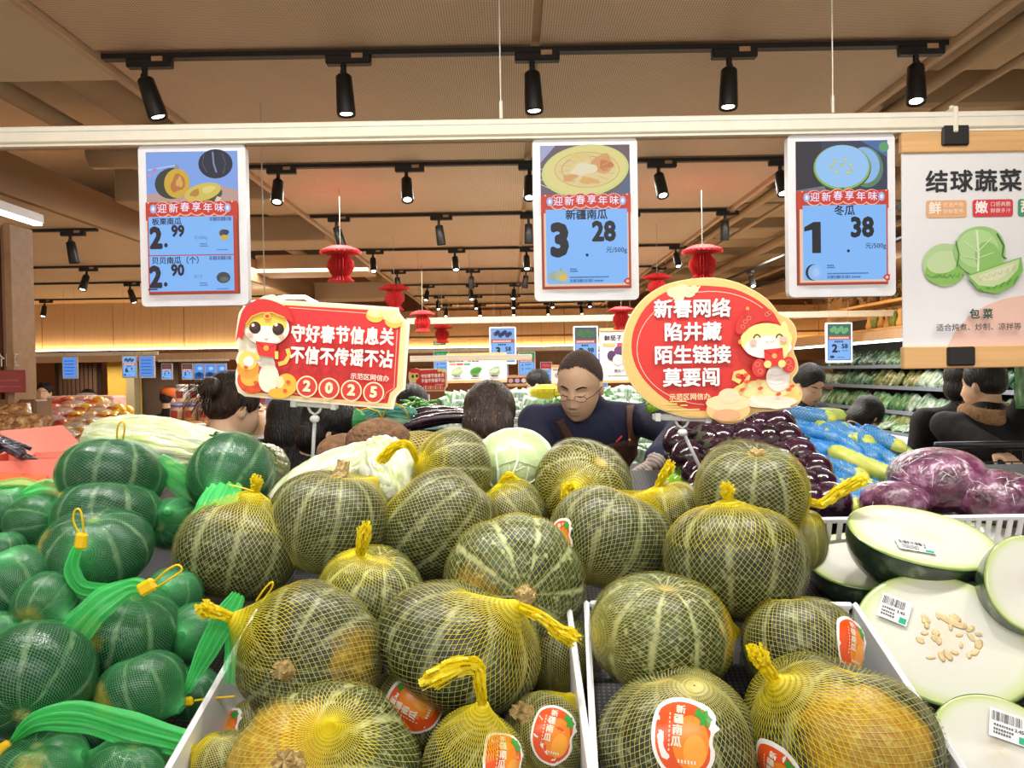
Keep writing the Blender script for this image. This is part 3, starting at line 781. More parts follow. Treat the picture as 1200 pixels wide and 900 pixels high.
# ---------------------------------------------------------------- festive sign boards
def board(name, label, outline, c, Y, roll, th, edge_mat, draw, group=None, stand=None, dl=.00025):
    """outline and drawing are given in photo pixels round c; the board is built upright and then rolled"""
    m = Y / F_PX
    t = thing(name, label, 'sign', at(c[0], c[1], Y), group)
    ca, sa = math.cos(math.radians(roll)), math.sin(math.radians(roll))
    def un(px, py):
        x, z = px - c[0], c[1] - py
        return x * ca - z * sa, x * sa + z * ca      # undo a clockwise roll
    bo = MB().extrude([(un(*q)[0] * m, un(*q)[1] * m) for q in outline], th).build('sign_board', edge_mat, t)
    P = Print(dl); draw(P, un)
    pr = P.build('sign_print', t, post=lambda V: V * np.array([m, 1, m]) + np.array([0, -.0002, 0]))
    t.rotation_euler = (0, math.radians(roll), 0)
    return t

def curve_pts(pts, n=3):
    """closed smooth outline through the points"""
    out = []; N_ = len(pts)
    for i in range(N_):
        p0, p1, p2, p3 = pts[i - 1], pts[i], pts[(i + 1) % N_], pts[(i + 2) % N_]
        for k in range(n):
            t = k / n
            out.append(tuple(.5 * ((2 * p1[j]) + (-p0[j] + p2[j]) * t + (2 * p0[j] - 5 * p1[j] + 4 * p2[j] - p3[j]) * t * t + (-p0[j] + 3 * p1[j] - 3 * p2[j] + p3[j]) * t ** 3) for j in (0, 1)))
    return out

def snake_child(P, u, s=1.0):
    """a plain festive snake with a red cap holding an envelope; u maps crop points"""
    def E(x, y, rx, ry, col, rot=0, n=22): cx, cz = u(x, y); P.ell(cx, cz, rx * s, ry * s, col, n, rot)
    def L_(pts, w, col): P.line([u(*q) for q in pts], w * s, col)
    E(302, 430, 21, 24, '#e9e2d6'); E(290, 438, 14, 21, '#f0e6da')
    E(296, 443, 18, 17, '#d8502c', .3); E(293, 441, 11, 10, '#f0b04a', .2); E(291, 430, 13, 12, '#ee9a3a'); E(291, 421, 11, 11, '#f4d06a'); E(292, 422, 6, 6, '#f7efe4')
    E(315, 442, 12, 17, '#efe4d2'); E(336, 450, 12, 13, '#f0b640', .2); E(328, 447, 5, 7, '#f6dcae'); E(327, 460, 13, 6, '#f2b23c')
    for (x, y) in ((285, 452), (296, 456), (300, 447), (334, 457), (338, 447), (289, 429)): E(x, y, 2.6, 2.2, '#e0562c')
    L_([(327, 426), (335, 424), (340, 416), (338, 408)], 5, '#f4c85a')
    E(314, 383, 27, 21, '#f5e9d8'); E(314, 377, 24, 17, '#f6cf52'); E(315, 391, 22, 10, '#f7efe2')
    for x, r in ((301, 6.8), (328, 6.8)): E(x, 383 + (x - 301) * .08, r, r + .3, '#2a1c18'); E(x - 1, 381 + (x - 301) * .08, r * .7, r * .7, '#4a2a1c'); E(x - 2.2, 380, 1.9, 1.9, '#ffffff')
    E(295, 391, 4, 2.2, '#f2b29c'); E(332, 394, 4, 2.2, '#f2b29c')
    L_([(312, 396), (314, 397.5), (316, 396)], .8, '#8a3a20')
    P.poly([u(*q) for q in curve_pts([(282, 394), (279, 398), (284, 372), (291, 358), (306, 350), (322, 352), (338, 360), (345, 372), (345, 378), (336, 372), (322, 367), (308, 366), (297, 371), (290, 380), (287, 396)])], '#cf2f2c')
    L_([(291, 379), (298, 370), (309, 366), (322, 366), (336, 372)], 1.6, '#f0b04a'); E(316, 370, 4.5, 3.6, '#f3b84a'); E(316, 370, 2.5, 2, '#cf3b2c')
    P.poly([u(*q) for q in ((302, 399), (326, 402), (325, 419), (304, 415))], '#d8322c'); L_([(302, 399), (314, 408), (326, 402)], .9, '#a02424'); E(314, 407, 3.2, 3.2, '#f0a84a')
    L_([(302, 412), (305, 420)], 4, '#f4cf6a'); L_([(326, 411), (326, 420)], 4, '#f4cf6a')

SIGN_L = [(286, 463), (278, 458), (275, 447), (276, 436), (279, 428), (276, 420), (280, 410), (277, 398), (277, 388), (281, 365), (286, 358), (298, 354), (310, 346), (320, 344), (328, 347), (331, 351), (400, 356), (468, 362), (469, 368), (474, 375), (481, 378), (479, 400), (474, 458), (468, 461), (463, 467), (461, 476), (459.5, 481), (370, 472)]
def draw_left(P, u, full=True):
    def PO(pts, col): P.poly([u(*q) for q in pts], col)
    PO([(332, 354), (466, 365), (468, 373), (477, 381), (471, 456), (463, 462), (458, 470), (457, 478), (288, 461), (300, 440)], '#f3d7a0')
    PO([(335, 357), (432, 364), (436, 370), (470, 383), (464, 455), (456, 462), (453, 474), (292, 458), (312, 440), (318, 380)], '#cf2e30')
    # fine line inside and gold ingots
    P.line([u(*q) for q in ((340, 360), (430, 368))], .8, '#f0b9a0'); P.line([u(*q) for q in ((466, 388), (461, 456), (452, 461), (449, 468), (440, 470))], .8, '#f0b9a0')
    P.line([u(*q) for q in ((340, 460), (350, 461))], .8, '#f0b9a0')
    for (x, y, r) in ((440, 371, 10), (462, 378, 10)):
        cx, cz = u(x, y); P.ell(cx, cz - 1, r, 7, '#f0c050', 20, -.1); P.ell(cx, cz + 2, r * .95, 4.5, '#f8dc88', 18, -.1); P.ell(cx, cz + 3.5, 5.5, 4.5, '#f9e6a8', 14)
    if full: snake_child(P, u)
    else:
        cx, cz = u(306, 385); P.ell(cx, cz, 26, 24, '#f2d27a', 14); P.ell(*u(300, 440), 24, 22, '#f0b060', 14)
        for x in (300, 322): P.ell(*u(x, 386), 7, 8, '#2a1c18', 10)
        P.ell(*u(312, 358), 30, 12, '#cf2f2c', 14)
    for i, ch in enumerate('守好春节信息关'): x, z = u(351.5 + i * 17.2, 392 + i * .95); P.text(ch, x, z, 21, '#fdf1e6', .038, sx=.8); P.L -= 1
    for i, ch in enumerate('不信不传谣不沾'): x, z = u(350 + i * 17.2, 417 + i * 1.1); P.text(ch, x, z, 21, '#fdf1e6', .038, sx=.8); P.L -= 1
    P.L += 1
    x, z = u(434, 443.5); P.text('示范区网信办', x, z, 7.6, '#f6dcd0', .02, sx=1.0)
    for i, ch in enumerate('2025'):
        x, z = u(360.5 + i * 26, 452.5 + i * 2.8)
        P.ell(x, z, 12.3, 12.6, '#f6e0b4', 26); P.ell(x, z, 10.6, 10.9, '#d23a34', 26); P.text(ch, x, z, 17, '#fae6c0', .06)
m_signedge = mat('sign_edge_cream', '#f3e8d0', .5, var=.02)
board('festive_sign', 'red 2025 notice board with a cartoon snake on a clear stand at left', SIGN_L, (378, 412), 1.75, 5.2, .005, m_signedge, draw_left)
SY = 1.75
def clip_stand(px, py, px2, py2, Y, label, wclip=56, roll=0):
    """clear plastic clip with a pole going down into the stand"""
    a = at(px, py, Y); m = Y / F_PX
    t = thing('sign_stand', label, 'stand', a)
    clear = mat('clear_plastic', '#dfe3e6', .15, alpha=.45, var=.02)
    Mx = Matrix.Rotation(math.radians(roll), 4, 'Y')
    MB().box((0, .006, .0), (wclip * m, .014, 7 * m), M=Mx, bev=.002).box((-wclip * m * .42, .002, 0), (.012, .02, 9 * m), M=Mx).box((wclip * m * .42, .002, 0), (.012, .02, 9 * m), M=Mx).build('clip', mat('frosted_clip', '#e4e6e4', .2, alpha=.7, var=.1), t)
    b = at(px2, py2, Y + .0) - a
    MB().tube([(-8 * m, .006, -3 * m), (-5 * m, .006, -9 * m), (0, .006, -12 * m), (5 * m, .006, -9 * m), (8 * m, .006, -3 * m)], 1.6 * m, 8).build('yoke', mat('frosted_clip', '', .2), t, True)
    MB().ball((-.0, .004, -17 * m), (6 * m, 5 * m, 4.6 * m), 14, 10).build('knuckle', m_white, t, True)
    MB().tube([(0, .006, -14 * m), b], 2.2 * m, 10).build('pole', mat('clear_pole', '#d8dcde', .12, alpha=.55, var=.02), t, True)
    return t
clip_stand(368, 474, 366, 545, SY + .01, 'clear plastic stand holding the left red sign', roll=5)
clip_stand(800, 490, 826, 560, SY + .01, 'clear plastic stand leaning under the oval red sign', 70, roll=3)

RS = [(45, 440), (60, 330), (110, 220), (190, 130), (290, 70), (400, 40), (520, 28), (620, 32), (730, 60), (830, 110), (910, 170), (970, 245), (1020, 270), (1060, 320), (1070, 390), (1050, 460), (1070, 520), (1075, 580), (1040, 635), (1085, 675), (1098, 720), (1080, 770), (1030, 800), (940, 815), (830, 822), (760, 860), (690, 886), (620, 880), (560, 850), (440, 848), (330, 820), (230, 775), (140, 700), (80, 610), (50, 520)]
cv = lambda q: (720 + q[0] / 5.0, 320 + q[1] / 5.0)
def draw_right(P, u):
    U = lambda x, y: u(*cv((x, y)))
    def PO(pts, col, sm=False):
        pts = curve_pts(pts) if sm else pts
        P.poly([U(*q) for q in pts], col)
    def E(x, y, rx, ry, col, rot=0, n=22): P.ell(*U(x, y), rx / 5, ry / 5, col, n, rot)
    c = (560, 440)
    PO([(c[0] + (x - c[0]) * .985, c[1] + (y - c[1]) * .985) for x, y in curve_pts(RS)], '#e5bd76')
    PO([(100, 430), (120, 310), (190, 190), (300, 110), (440, 76), (560, 76), (700, 95), (820, 150), (910, 220), (975, 310), (1000, 400), (1000, 560), (960, 640), (800, 720), (640, 790), (520, 806), (400, 785), (290, 730), (190, 640), (125, 540)], '#d0332f', True)
    # ring
    P.line([U(560 + 428 * math.cos(math.radians(a)), 440 + 332 * math.sin(math.radians(a))) for a in range(95, 318, 6)], .9, '#f0c0a0')
    # cloud
    for (x, y, r) in ((350, 110, 38), (400, 100, 45), (440, 110, 40), (380, 135, 34), (470, 95, 28)): E(x, y, r, r * .8, '#d9dcae')
    P.line([U(*q) for q in ((395, 110), (415, 90), (440, 105), (425, 125))], .8, '#f4f0d0'); P.line([U(*q) for q in ((460, 105), (490, 95), (505, 76))], 2, '#d9dcae')
    for s_, x, y in (('新春网络', 458, 214), ('陷井藏', 458, 350), ('陌生链接', 455, 484), ('莫要闯', 448, 617)):
        xx, zz = U(x, y); P.text(s_, xx + .5, zz - .5, 22.6, '#8f2f30', .034); P.text(s_, xx, zz, 22.6, '#fbeff0', .03)
    xx, zz = U(436, 725); P.text('示范区网信办', xx, zz, 8.1, '#f0dcb0', .02)
    for (x0, x1, y) in ((320, 415, 748), (270, 360, 763), (300, 490, 797), (380, 420, 772)): P.line([U(x0, y), U(x1, y)], 1.6, '#ecd27c')
    # snake: coil, belly, head, cap, envelope
    E(880, 700, 200, 70, '#f3d886'); E(900, 740, 190, 52, '#f0cf78'); E(870, 690, 160, 50, '#f6e2a0'); E(900, 760, 160, 36, '#f6e4cc')
    P.line([U(*q) for q in ((790, 730), (830, 770), (940, 790), (1020, 780))], 5.5, '#f7ead8')
    E(950, 620, 70, 80, '#f8f0ea'); E(945, 640, 58, 52, '#fbf4ee')
    for y in (600, 625, 650, 670): P.line([U(900, y), U(940, y + 8), (U(990, y))], .5, '#dcc8b8')
    P.line([U(*q) for q in ((700, 690), (760, 650), (775, 610), (745, 580), (700, 590), (690, 620), (730, 640))], 5.5, '#f4d07a')
    for (x, y) in ((740, 685), (845, 680), (950, 715), (1030, 670), (1010, 690), (715, 600), (760, 600), (765, 640)): E(x, y, 16, 10, '#dc5a3c', .3)
    E(880, 400, 150, 100, '#f3dd8c'); E(885, 390, 146, 88, '#f7e08e'); E(890, 440, 138, 66, '#fbf0e6'); E(985, 400, 28, 110, '#eee19a')
    PO([(705, 350), (712, 290), (760, 240), (840, 215), (910, 225), (950, 298), (880, 285), (800, 310), (740, 360)], '#cb3330', True)
    for (x, y) in ((760, 290), (780, 270), (745, 320), (885, 250), (900, 240)): P.ring(*U(x, y), 2.6, 2.4, .5, '#f09a78', 12)
    for x in (825, 955):
        P.line([U(x - 20, 388), U(x - 12, 372), U(x, 366), U(x + 12, 372), U(x + 20, 384)], 1.5, '#3c2018')
    E(803, 410, 22, 16, '#f6b8ae'); E(980, 396, 22, 16, '#f6b8ae'); P.line([U(875, 405), U(888, 415), U(900, 405), U(912, 414), U(925, 402)], .6, '#a8683c')
    E(835, 560, 42, 52, '#d23c34'); E(1005, 545, 38, 48, '#d23c34')
    for (x, y) in ((825, 540), (840, 580), (1005, 530), (1015, 565), (830, 640)): P.ring(*U(x, y), 3, 3, .5, '#f09a78', 12)
    PO([(862, 455), (970, 446), (978, 540), (905, 556), (868, 545)], '#d8362f'); P.line([U(862, 455), U(915, 490), U(970, 446)], .8, '#a02626'); E(922, 492, 15, 15, '#f0a860')
    E(882, 540, 22, 22, '#f2da88'); E(965, 538, 22, 22, '#f2da88')
    E(650, 800, 128, 70, '#f2c98a'); E(650, 760, 130, 48, '#f7dcae'); E(655, 720, 62, 44, '#f9d9b4'); E(640, 830, 80, 34, '#f0b084')
    E(768, 215, 10, 10, '#f0a050'); P.line([U(770, 225), U(775, 245)], .6, '#d0502c'); E(720, 408, 8, 13, '#f0a050')
board('festive_sign', 'oval gold and red warning board with a smiling cartoon snake', [cv(q) for q in curve_pts(RS)], (832, 410), 1.75, 0, .006, mat('sign_edge_gold', '#e8cf98', .5, var=.02), draw_right)

# small far red sign: the same design seen small
k = 42 / 200.0
def far_sign():
    Y = 5.2; m = Y / F_PX * .225
    c = (378, 412)
    t = thing('festive_sign', 'small red notice board far off beside the green vegetable banner', 'sign', at(502, 445, Y))
    un = lambda px, py: ((px - c[0]) * math.cos(.09) - (c[1] - py) * math.sin(.09), (px - c[0]) * math.sin(.09) + (c[1] - py) * math.cos(.09))
    MB().extrude([(un(*q)[0] * m, un(*q)[1] * m) for q in SIGN_L], .005).build('sign_board', m_signedge, t)
    P = Print(.0008); draw_left(P, un, False)
    P.build('sign_print', t, post=lambda V: V * np.array([m, 1, m]) + np.array([0, -.0005, 0]))
    MB().tube([(0, .01, -.1), (0, .01, -.42)], .006, 8).build('pole', m_white, t)
far_sign()

# far posters
def far_poster(px0, py0, px1, py1, Y, label, draw):
    m = Y / F_PX; c = at((px0 + px1) / 2, (py0 + py1) / 2, Y); w, h = px1 - px0, py1 - py0
    t = thing('hanging_poster', label, 'poster', c)
    MB().box((0, .01, 0), (w * m, .012, h * m)).build('poster_board', mat('poster_white', '', .5), t)
    for s in (-1, 1): MB().box((0, .005, s * (h / 2 + 1) * m), (w * m, .03, 3 * m)).build('wooden_bar', m_wood, t)
    for s in (-1, 1): MB().tube([(s * w * .3 * m, .012, h / 2 * m), (s * w * .3 * m, .012, ZC - c.z)], .0013, 4).build('hanging_rod', m_rod, t)
    P = Print(.0012); draw(P, w, h); P.build('poster_print', t, post=lambda V: V * np.array([m, 1, m]) + np.array([0, .002, 0]))
def dr_green(P, w, h):
    P.poly([(w / 2, h / 2), (w / 2, h / 2 - 12), (w / 2 - 16, h / 2)], '#b9dcae')
    P.text('粗茎豆瓣 / 角薯瓣', -w * .22, h * .30, 4.6, '#2d3a30', .03)
    for i, c_ in enumerate(('#e8905c', '#d8404a', '#4aa070')): P.rect(-w * .46 + i * 8.5, h * .12, -w * .46 + i * 8.5 + 7.5, h * .19, c_)
    for i, (x, c_) in enumerate(((-w * .33, '#9fc48a'), (-.02 * w, '#4f9a44'), (w * .3, '#8aa584'))):
        P.ell(x, -h * .12, 7, 4.5, c_, 12, .4, .08, i); 
        for q in range(4): P.line([(x - 6 + q * 2, -h * .2), (x + q * 3 - 1, -h * .03)], .7, '#dfeccf' if i != 1 else '#2f7a2c')
        P.lines(x - 4, x + 4, [-h * .36], 1.6, '#333a36', i); P.lines(x - 6, x + 6, [-h * .43], 1.0, '#666666', i)
far_poster(524, 416, 594, 446, 9.0, 'wide white banner with three green vegetables hanging far back', dr_green)
def dr_egg(P, w, h):
    P.text('鲜茄子', -w * .15, h * .34, 7, '#2d3038', .03)
    P.rect(-w * .42, h * .18, -w * .1, h * .25, '#e8a070'); P.rect(-w * .05, h * .18, w * .3, h * .25, '#d8404a')
    P.ell(-w * .2, 0, 5, 6, '#4a2f56', 14); P.ell(0, h * .1, 6, 5, '#553560', 14); P.ell(w * .1, -2, 6, 5.5, '#4a2f56', 14); P.ell(-1, -5, 6.5, 6, '#e8e2dc', 14)
    P.text('圆茄子', 0, -h * .31, 4, '#333333', .02); P.lines(-w * .3, w * .3, [-h * .42], 1.4, '#555555')
far_poster(703, 387, 748, 446, 8.6, 'white eggplant poster partly behind the oval sign', dr_egg)
def dr_dark(P, w, h):
    P.rect(-w / 2, -h / 2, w / 2, h / 2, '#4a3442')
    for i in range(4): P.ell(-w * .36 + i * w * .24, 0, 3, 2.6, ('#d8a8b8', '#c8b0d8', '#e8d8e0', '#c890a0')[i], 10)
far_poster(594, 442, 626, 450, 10.5, 'narrow dark purple picture strip far behind the vegetable island', dr_dark)
def dr_plain(P, w, h): P.ell(0, 0, 3, 3, '#b8a89a', 12); P.lines(-5, 5, [h * .3], 1.5, '#777777')
far_poster(646, 430, 660, 450, 9.8, 'small white leaflet far left of the worker', dr_plain)

# exit sign, pillar writing and red notice
p = at(515, 402, 10.6)
t = thing('exit_sign', 'small green exit sign hanging far away by the glowing wall', 'sign', p)
MB().tube([(0, 0, .03), (0, 0, ZC - p.z)], .003, 5).build('hanging_rod', m_wire, t)
MB().box((0, 0, 0), (.17, .03, .06)).build('sign_case', mat('exit_green', '#2c5a34', .5, emit='#2c6a38', es=.5), t)
P = Print(.001); P.text('出口→', 0, 0, .045, '#eaf6d8', .03); P.build('lettering', t, True, post=lambda V: V + np.array([0, -.016, 0]))
Yp = 3.25; mp = Yp / F_PX
c = at(6, 423, Yp)
P = Print(.0006); P.text('价区', 0, 0, 17 * mp, '#e8dcc8', .02)
o = P.build('wall_lettering', pil, post=lambda V: V + np.array([c.x, c.y, c.z]))
t = thing('notice_plate', 'translucent red notice plate on the fluted pillar', 'sign', at(8, 447, 3.2))
MB().box((0, 0, 0), (.16, .006, .095), bev=.002).build('plate', mat('red_acrylic', '#a02c26', .25, var=.05), t)
P = Print(.0006); P.lines(-.06, .06, [.0], .008, '#c86a5c', 2); P.lines(-.07, .07, [-.025], .006, '#c86a5c', 5); P.build('lettering', t, post=lambda V: V + np.array([0, -.0035, 0]))

# red honeycomb paper ornaments
def ornament(px, py, Y, s, label):
    t = thing('paper_ornament', label, 'ornament', at(px, py, Y), 'red paper ornaments')
    m_r = mat('red_tissue', '#c8282a', .7, var=.15, scale=40)
    def pleat(prof, n=48, ex=1.0):
        V = []; F = []
        for (r, z) in prof:
            for k in range(n):
                a = 2 * PI * k / n; q = r * (1 if k % 2 else .80)
                V.append((q * math.cos(a), q * math.sin(a) * ex, z))
        for i in range(len(prof) - 1):
            for k in range(n): a, b = i * n + k, i * n + (k + 1) % n; F.append((a, b, b + n, a + n))
        return V, F
    k = s * 1.12
    MB().add(*pleat([(.0, .075 * k), (.07 * k, .075 * k), (.135 * k, .045 * k), (.14 * k, .03 * k), (.05 * k, .015 * k), (0, .015 * k)])).build('bow_disc', m_r, t)
    MB().add(*pleat([(.0, .03 * k), (.05 * k, .02 * k), (.088 * k, -.03 * k), (.09 * k, -.07 * k), (.06 * k, -.12 * k), (0, -.13 * k)])).build('body', m_r, t)
    MB().add(*pleat([(.0, -.11 * k), (.055 * k, -.12 * k), (.09 * k, -.16 * k), (.06 * k, -.165 * k), (0, -.15 * k)])).build('tassel_skirt', m_r, t)
    MB().tube([(0, 0, .07 * k), (0, 0, min(.9, ZC - at(px, py, Y).z))], .002, 5).build('cord', m_wire, t)
ornament(399, 302, 5.0, .88, 'red honeycomb paper ornament nearest, above the left red sign')
ornament(462, 343, 6.8, .88, 'red honeycomb paper ornament behind the top corner of the left sign')
ornament(823, 301, 5.0, .88, 'red honeycomb paper ornament above the oval sign')
ornament(495, 372, 8.5, .9, 'red honeycomb paper ornament behind the far rail, left one')
ornament(518, 387, 9.8, .9, 'red honeycomb paper ornament beside the exit sign')
ornament(728, 368, 8.0, .9, 'red honeycomb paper ornament right of the middle screen')
ornament(770, 330, 6.4, .8, 'red honeycomb paper ornament just left of the oval sign top')
# ---------------------------------------------------------------- produce materials
def nodes_math(N, L):
    def mth(op, a, b=None, c=None, clamp=False):
        n = N.new('ShaderNodeMath'); n.operation = op; n.use_clamp = clamp
        for i, q in enumerate((a, b, c)):
            if q is None: continue
            if isinstance(q, (int, float)): n.inputs[i].default_value = q
            else: L.new(q, n.inputs[i])
        return n.outputs[0]
    return mth
def mixc(N, L, f, a, b, mode='MIX'):
    n = N.new('ShaderNodeMixRGB'); n.blend_type = mode
    for i, q in enumerate((f, a, b)):
        if isinstance(q, tuple): n.inputs[i].default_value = q
        elif isinstance(q, (int, float)): n.inputs[i].default_value = q
        else: L.new(q, n.inputs[i])
    return n.outputs[0]
def noise(N, L, vec, scale, detail=3, rough=.5):
    n = N.new('ShaderNodeTexNoise'); n.inputs['Scale'].default_value = scale; n.inputs['Detail'].default_value = detail; n.inputs['Roughness'].default_value = rough
    L.new(vec, n.inputs['Vector']); return n.outputs['Fac']

def pumpkin_mat(name, dark, mid, pale, nrib, speck=.5, stripe=.6, rough=.38):
    m, N, L, P = nt(name); mth = nodes_math(N, L)
    tc = N.new('ShaderNodeTexCoord'); oi = N.new('ShaderNodeObjectInfo')
    off = N.new('ShaderNodeVectorMath'); off.operation = 'ADD'
    sc_ = N.new('ShaderNodeVectorMath'); sc_.operation = 'SCALE'; sc_.inputs[0].default_value = (17, 31, 23); L.new(oi.outputs['Random'], sc_.inputs['Scale'])
    L.new(tc.outputs['Object'], off.inputs[0]); L.new(sc_.outputs[0], off.inputs[1]); vec = off.outputs[0]
    c = lambda h: lin(h) + (1,)
    big = noise(N, L, vec, 14, 3); fine = noise(N, L, vec, 110, 3, .6); med = noise(N, L, vec, 45, 4, .6)
    base = mixc(N, L, mth('SMOOTHSTEP', big, .35, .65) if False else mth('MULTIPLY_ADD', big, 2.5, -.75, True), c(dark), c(mid))
    base = mixc(N, L, mth('MULTIPLY', mth('MULTIPLY_ADD', fine, 7, -3.8, True), speck), base, c(pale))
    sep = N.new('ShaderNodeSeparateXYZ'); L.new(tc.outputs['UV'], sep.inputs[0])
    fr = mth('FRACT', mth('ADD', mth('MULTIPLY', sep.outputs[0], nrib), mth('MULTIPLY_ADD', med, .24, -.12)))
    dist = mth('MINIMUM', fr, mth('SUBTRACT', 1.0, fr))
    st = mth('MULTIPLY', mth('MULTIPLY_ADD', dist, -14.0, 1.5, True), mth('MULTIPLY_ADD', med, 4, -1.2, True))
    base = mixc(N, L, mth('MULTIPLY', st, stripe), base, c(pale))
    # ground spot: a patch of its own colour on one side of the fruit
    nm = N.new('ShaderNodeVectorMath'); nm.operation = 'NORMALIZE'; L.new(tc.outputs['Object'], nm.inputs[0])
    dr = N.new('ShaderNodeVectorMath'); dr.operation = 'MULTIPLY_ADD'; dr.inputs[1].default_value = (2, 2, 2); dr.inputs[2].default_value = (-1, -1, -1)
    L.new(oi.outputs['Color'], dr.inputs[0])
    dt = N.new('ShaderNodeVectorMath'); dt.operation = 'DOT_PRODUCT'; L.new(nm.outputs[0], dt.inputs[0]); L.new(dr.outputs[0], dt.inputs[1])
    thr = mth('SUBTRACT', 1.0, oi.outputs['Alpha'])
    val = mth('ADD', mth('SUBTRACT', dt.outputs['Value'], thr), mth('MULTIPLY_ADD', med, .34, -.17))
    f = mth('MULTIPLY', val, 7, clamp=True)
    ye = mixc(N, L, mth('MULTIPLY_ADD', fine, 3, -1.2, True), c('#b5831c'), c('#ccb43c'))
    base = mixc(N, L, mth('MULTIPLY', f, mth('MULTIPLY_ADD', big, .9, .35, True)), base, ye)
    # tan ring round the stem end
    e = mth('MULTIPLY_ADD', sep.outputs[1], -34, 2.3, True)
    base = mixc(N, L, mth('MULTIPLY', e, .75), base, c('#b59a62'))
    L.new(base, P.inputs['Base Color']); P.inputs['Roughness'].default_value = rough
    P.inputs['Specular IOR Level'].default_value = .45
    b = N.new('ShaderNodeBump'); b.inputs['Strength'].default_value = .35; b.inputs['Distance'].default_value = .004
    L.new(mth('ADD', fine, med), b.inputs['Height']); L.new(b.outputs[0], P.inputs['Normal'])
    MATS[name] = m; return m
m_xj = pumpkin_mat('netted_pumpkin_skin', '#161f15', '#364332', '#949c76', 10, .75, .8)
m_xj2 = pumpkin_mat('pale_pumpkin_skin', '#212f1c', '#485a38', '#b0b888', 10, .85, 1.0)
m_kab = pumpkin_mat('dark_green_squash_skin', '#10201b', '#263f34', '#93a683', 9, .16, .55, .28)
m_stem = mat('stem_cork', '#b39a63', .85, var=.3, scale=120, bump=.8, bscale=140)
m_stemg = mat('stem_green', '#8f9a58', .8, var=.25, scale=120, bump=.6, bscale=140)

def cloth_net(name, col, alpha, tr=.35):
    m, N, L, P = nt(name); mth = nodes_math(N, L)
    P.inputs['Base Color'].default_value = lin(col) + (1,); P.inputs['Roughness'].default_value = .4
    P.inputs['Alpha'].default_value = alpha
    t = N.new('ShaderNodeBsdfTranslucent'); t.inputs[0].default_value = lin(col) + (1,)
    mx = N.new('ShaderNodeMixShader'); mx.inputs[0].default_value = tr
    L.new(P.outputs[0], mx.inputs[1]); L.new(t.outputs[0], mx.inputs[2]); L.new(mx.outputs[0], N['Material Output'].inputs[0])
    MATS[name] = m; return m
m_ynet = cloth_net('yellow_net', '#cbc262', 1, .2)
m_ytail = cloth_net('yellow_net_gathered', '#f0dd1c', 1, .3)
m_gnet = cloth_net('green_net', '#4fb56a', 1, .25)
def sheet_net(name, col, dark, lo=.45, k=260):
    """gathered net cloth: threads and gaps follow the cloth's own UV"""
    m, N, L, P = nt(name); mth = nodes_math(N, L)
    tc = N.new('ShaderNodeTexCoord'); s = N.new('ShaderNodeSeparateXYZ'); L.new(tc.outputs['UV'], s.inputs[0])
    a = mth('SINE', mth('MULTIPLY', s.outputs[0], k)); b = mth('SINE', mth('MULTIPLY', s.outputs[1], k * 1.6))
    g = mth('MULTIPLY_ADD', mth('MULTIPLY', a, b), .5, .5)
    fold = N.new('ShaderNodeTexNoise'); fold.noise_dimensions = '1D'; fold.inputs['Scale'].default_value = 9; L.new(s.outputs[0], fold.inputs['W'])
    f2 = mth('MULTIPLY_ADD', fold.outputs['Fac'], 2.4, -.7, True)
    col_ = mixc(N, L, f2, lin(dark) + (1,), lin(col) + (1,))
    L.new(col_, P.inputs['Base Color']); P.inputs['Roughness'].default_value = .4
    al = mth('MULTIPLY_ADD', g, .55, lo, True)
    t = N.new('ShaderNodeBsdfTranslucent'); L.new(col_, t.inputs[0])
    mx = N.new('ShaderNodeMixShader'); mx.inputs[0].default_value = .35
    tr = N.new('ShaderNodeBsdfTransparent'); m2 = N.new('ShaderNodeMixShader')
    L.new(P.outputs[0], mx.inputs[1]); L.new(t.outputs[0], mx.inputs[2])
    L.new(al, m2.inputs[0]); L.new(tr.outputs[0], m2.inputs[1]); L.new(mx.outputs[0], m2.inputs[2])
    L.new(m2.outputs[0], N['Material Output'].inputs[0])
    MATS[name] = m; return m
m_gsheet = sheet_net('green_net_cloth', '#6cf58e', '#35d863', .40)
m_ysheet = sheet_net('yellow_net_cloth', '#f2df22', '#c9b012', .55, 200)
m_tie = mat('yellow_plastic_tie', '#efc60c', .35, var=.05)

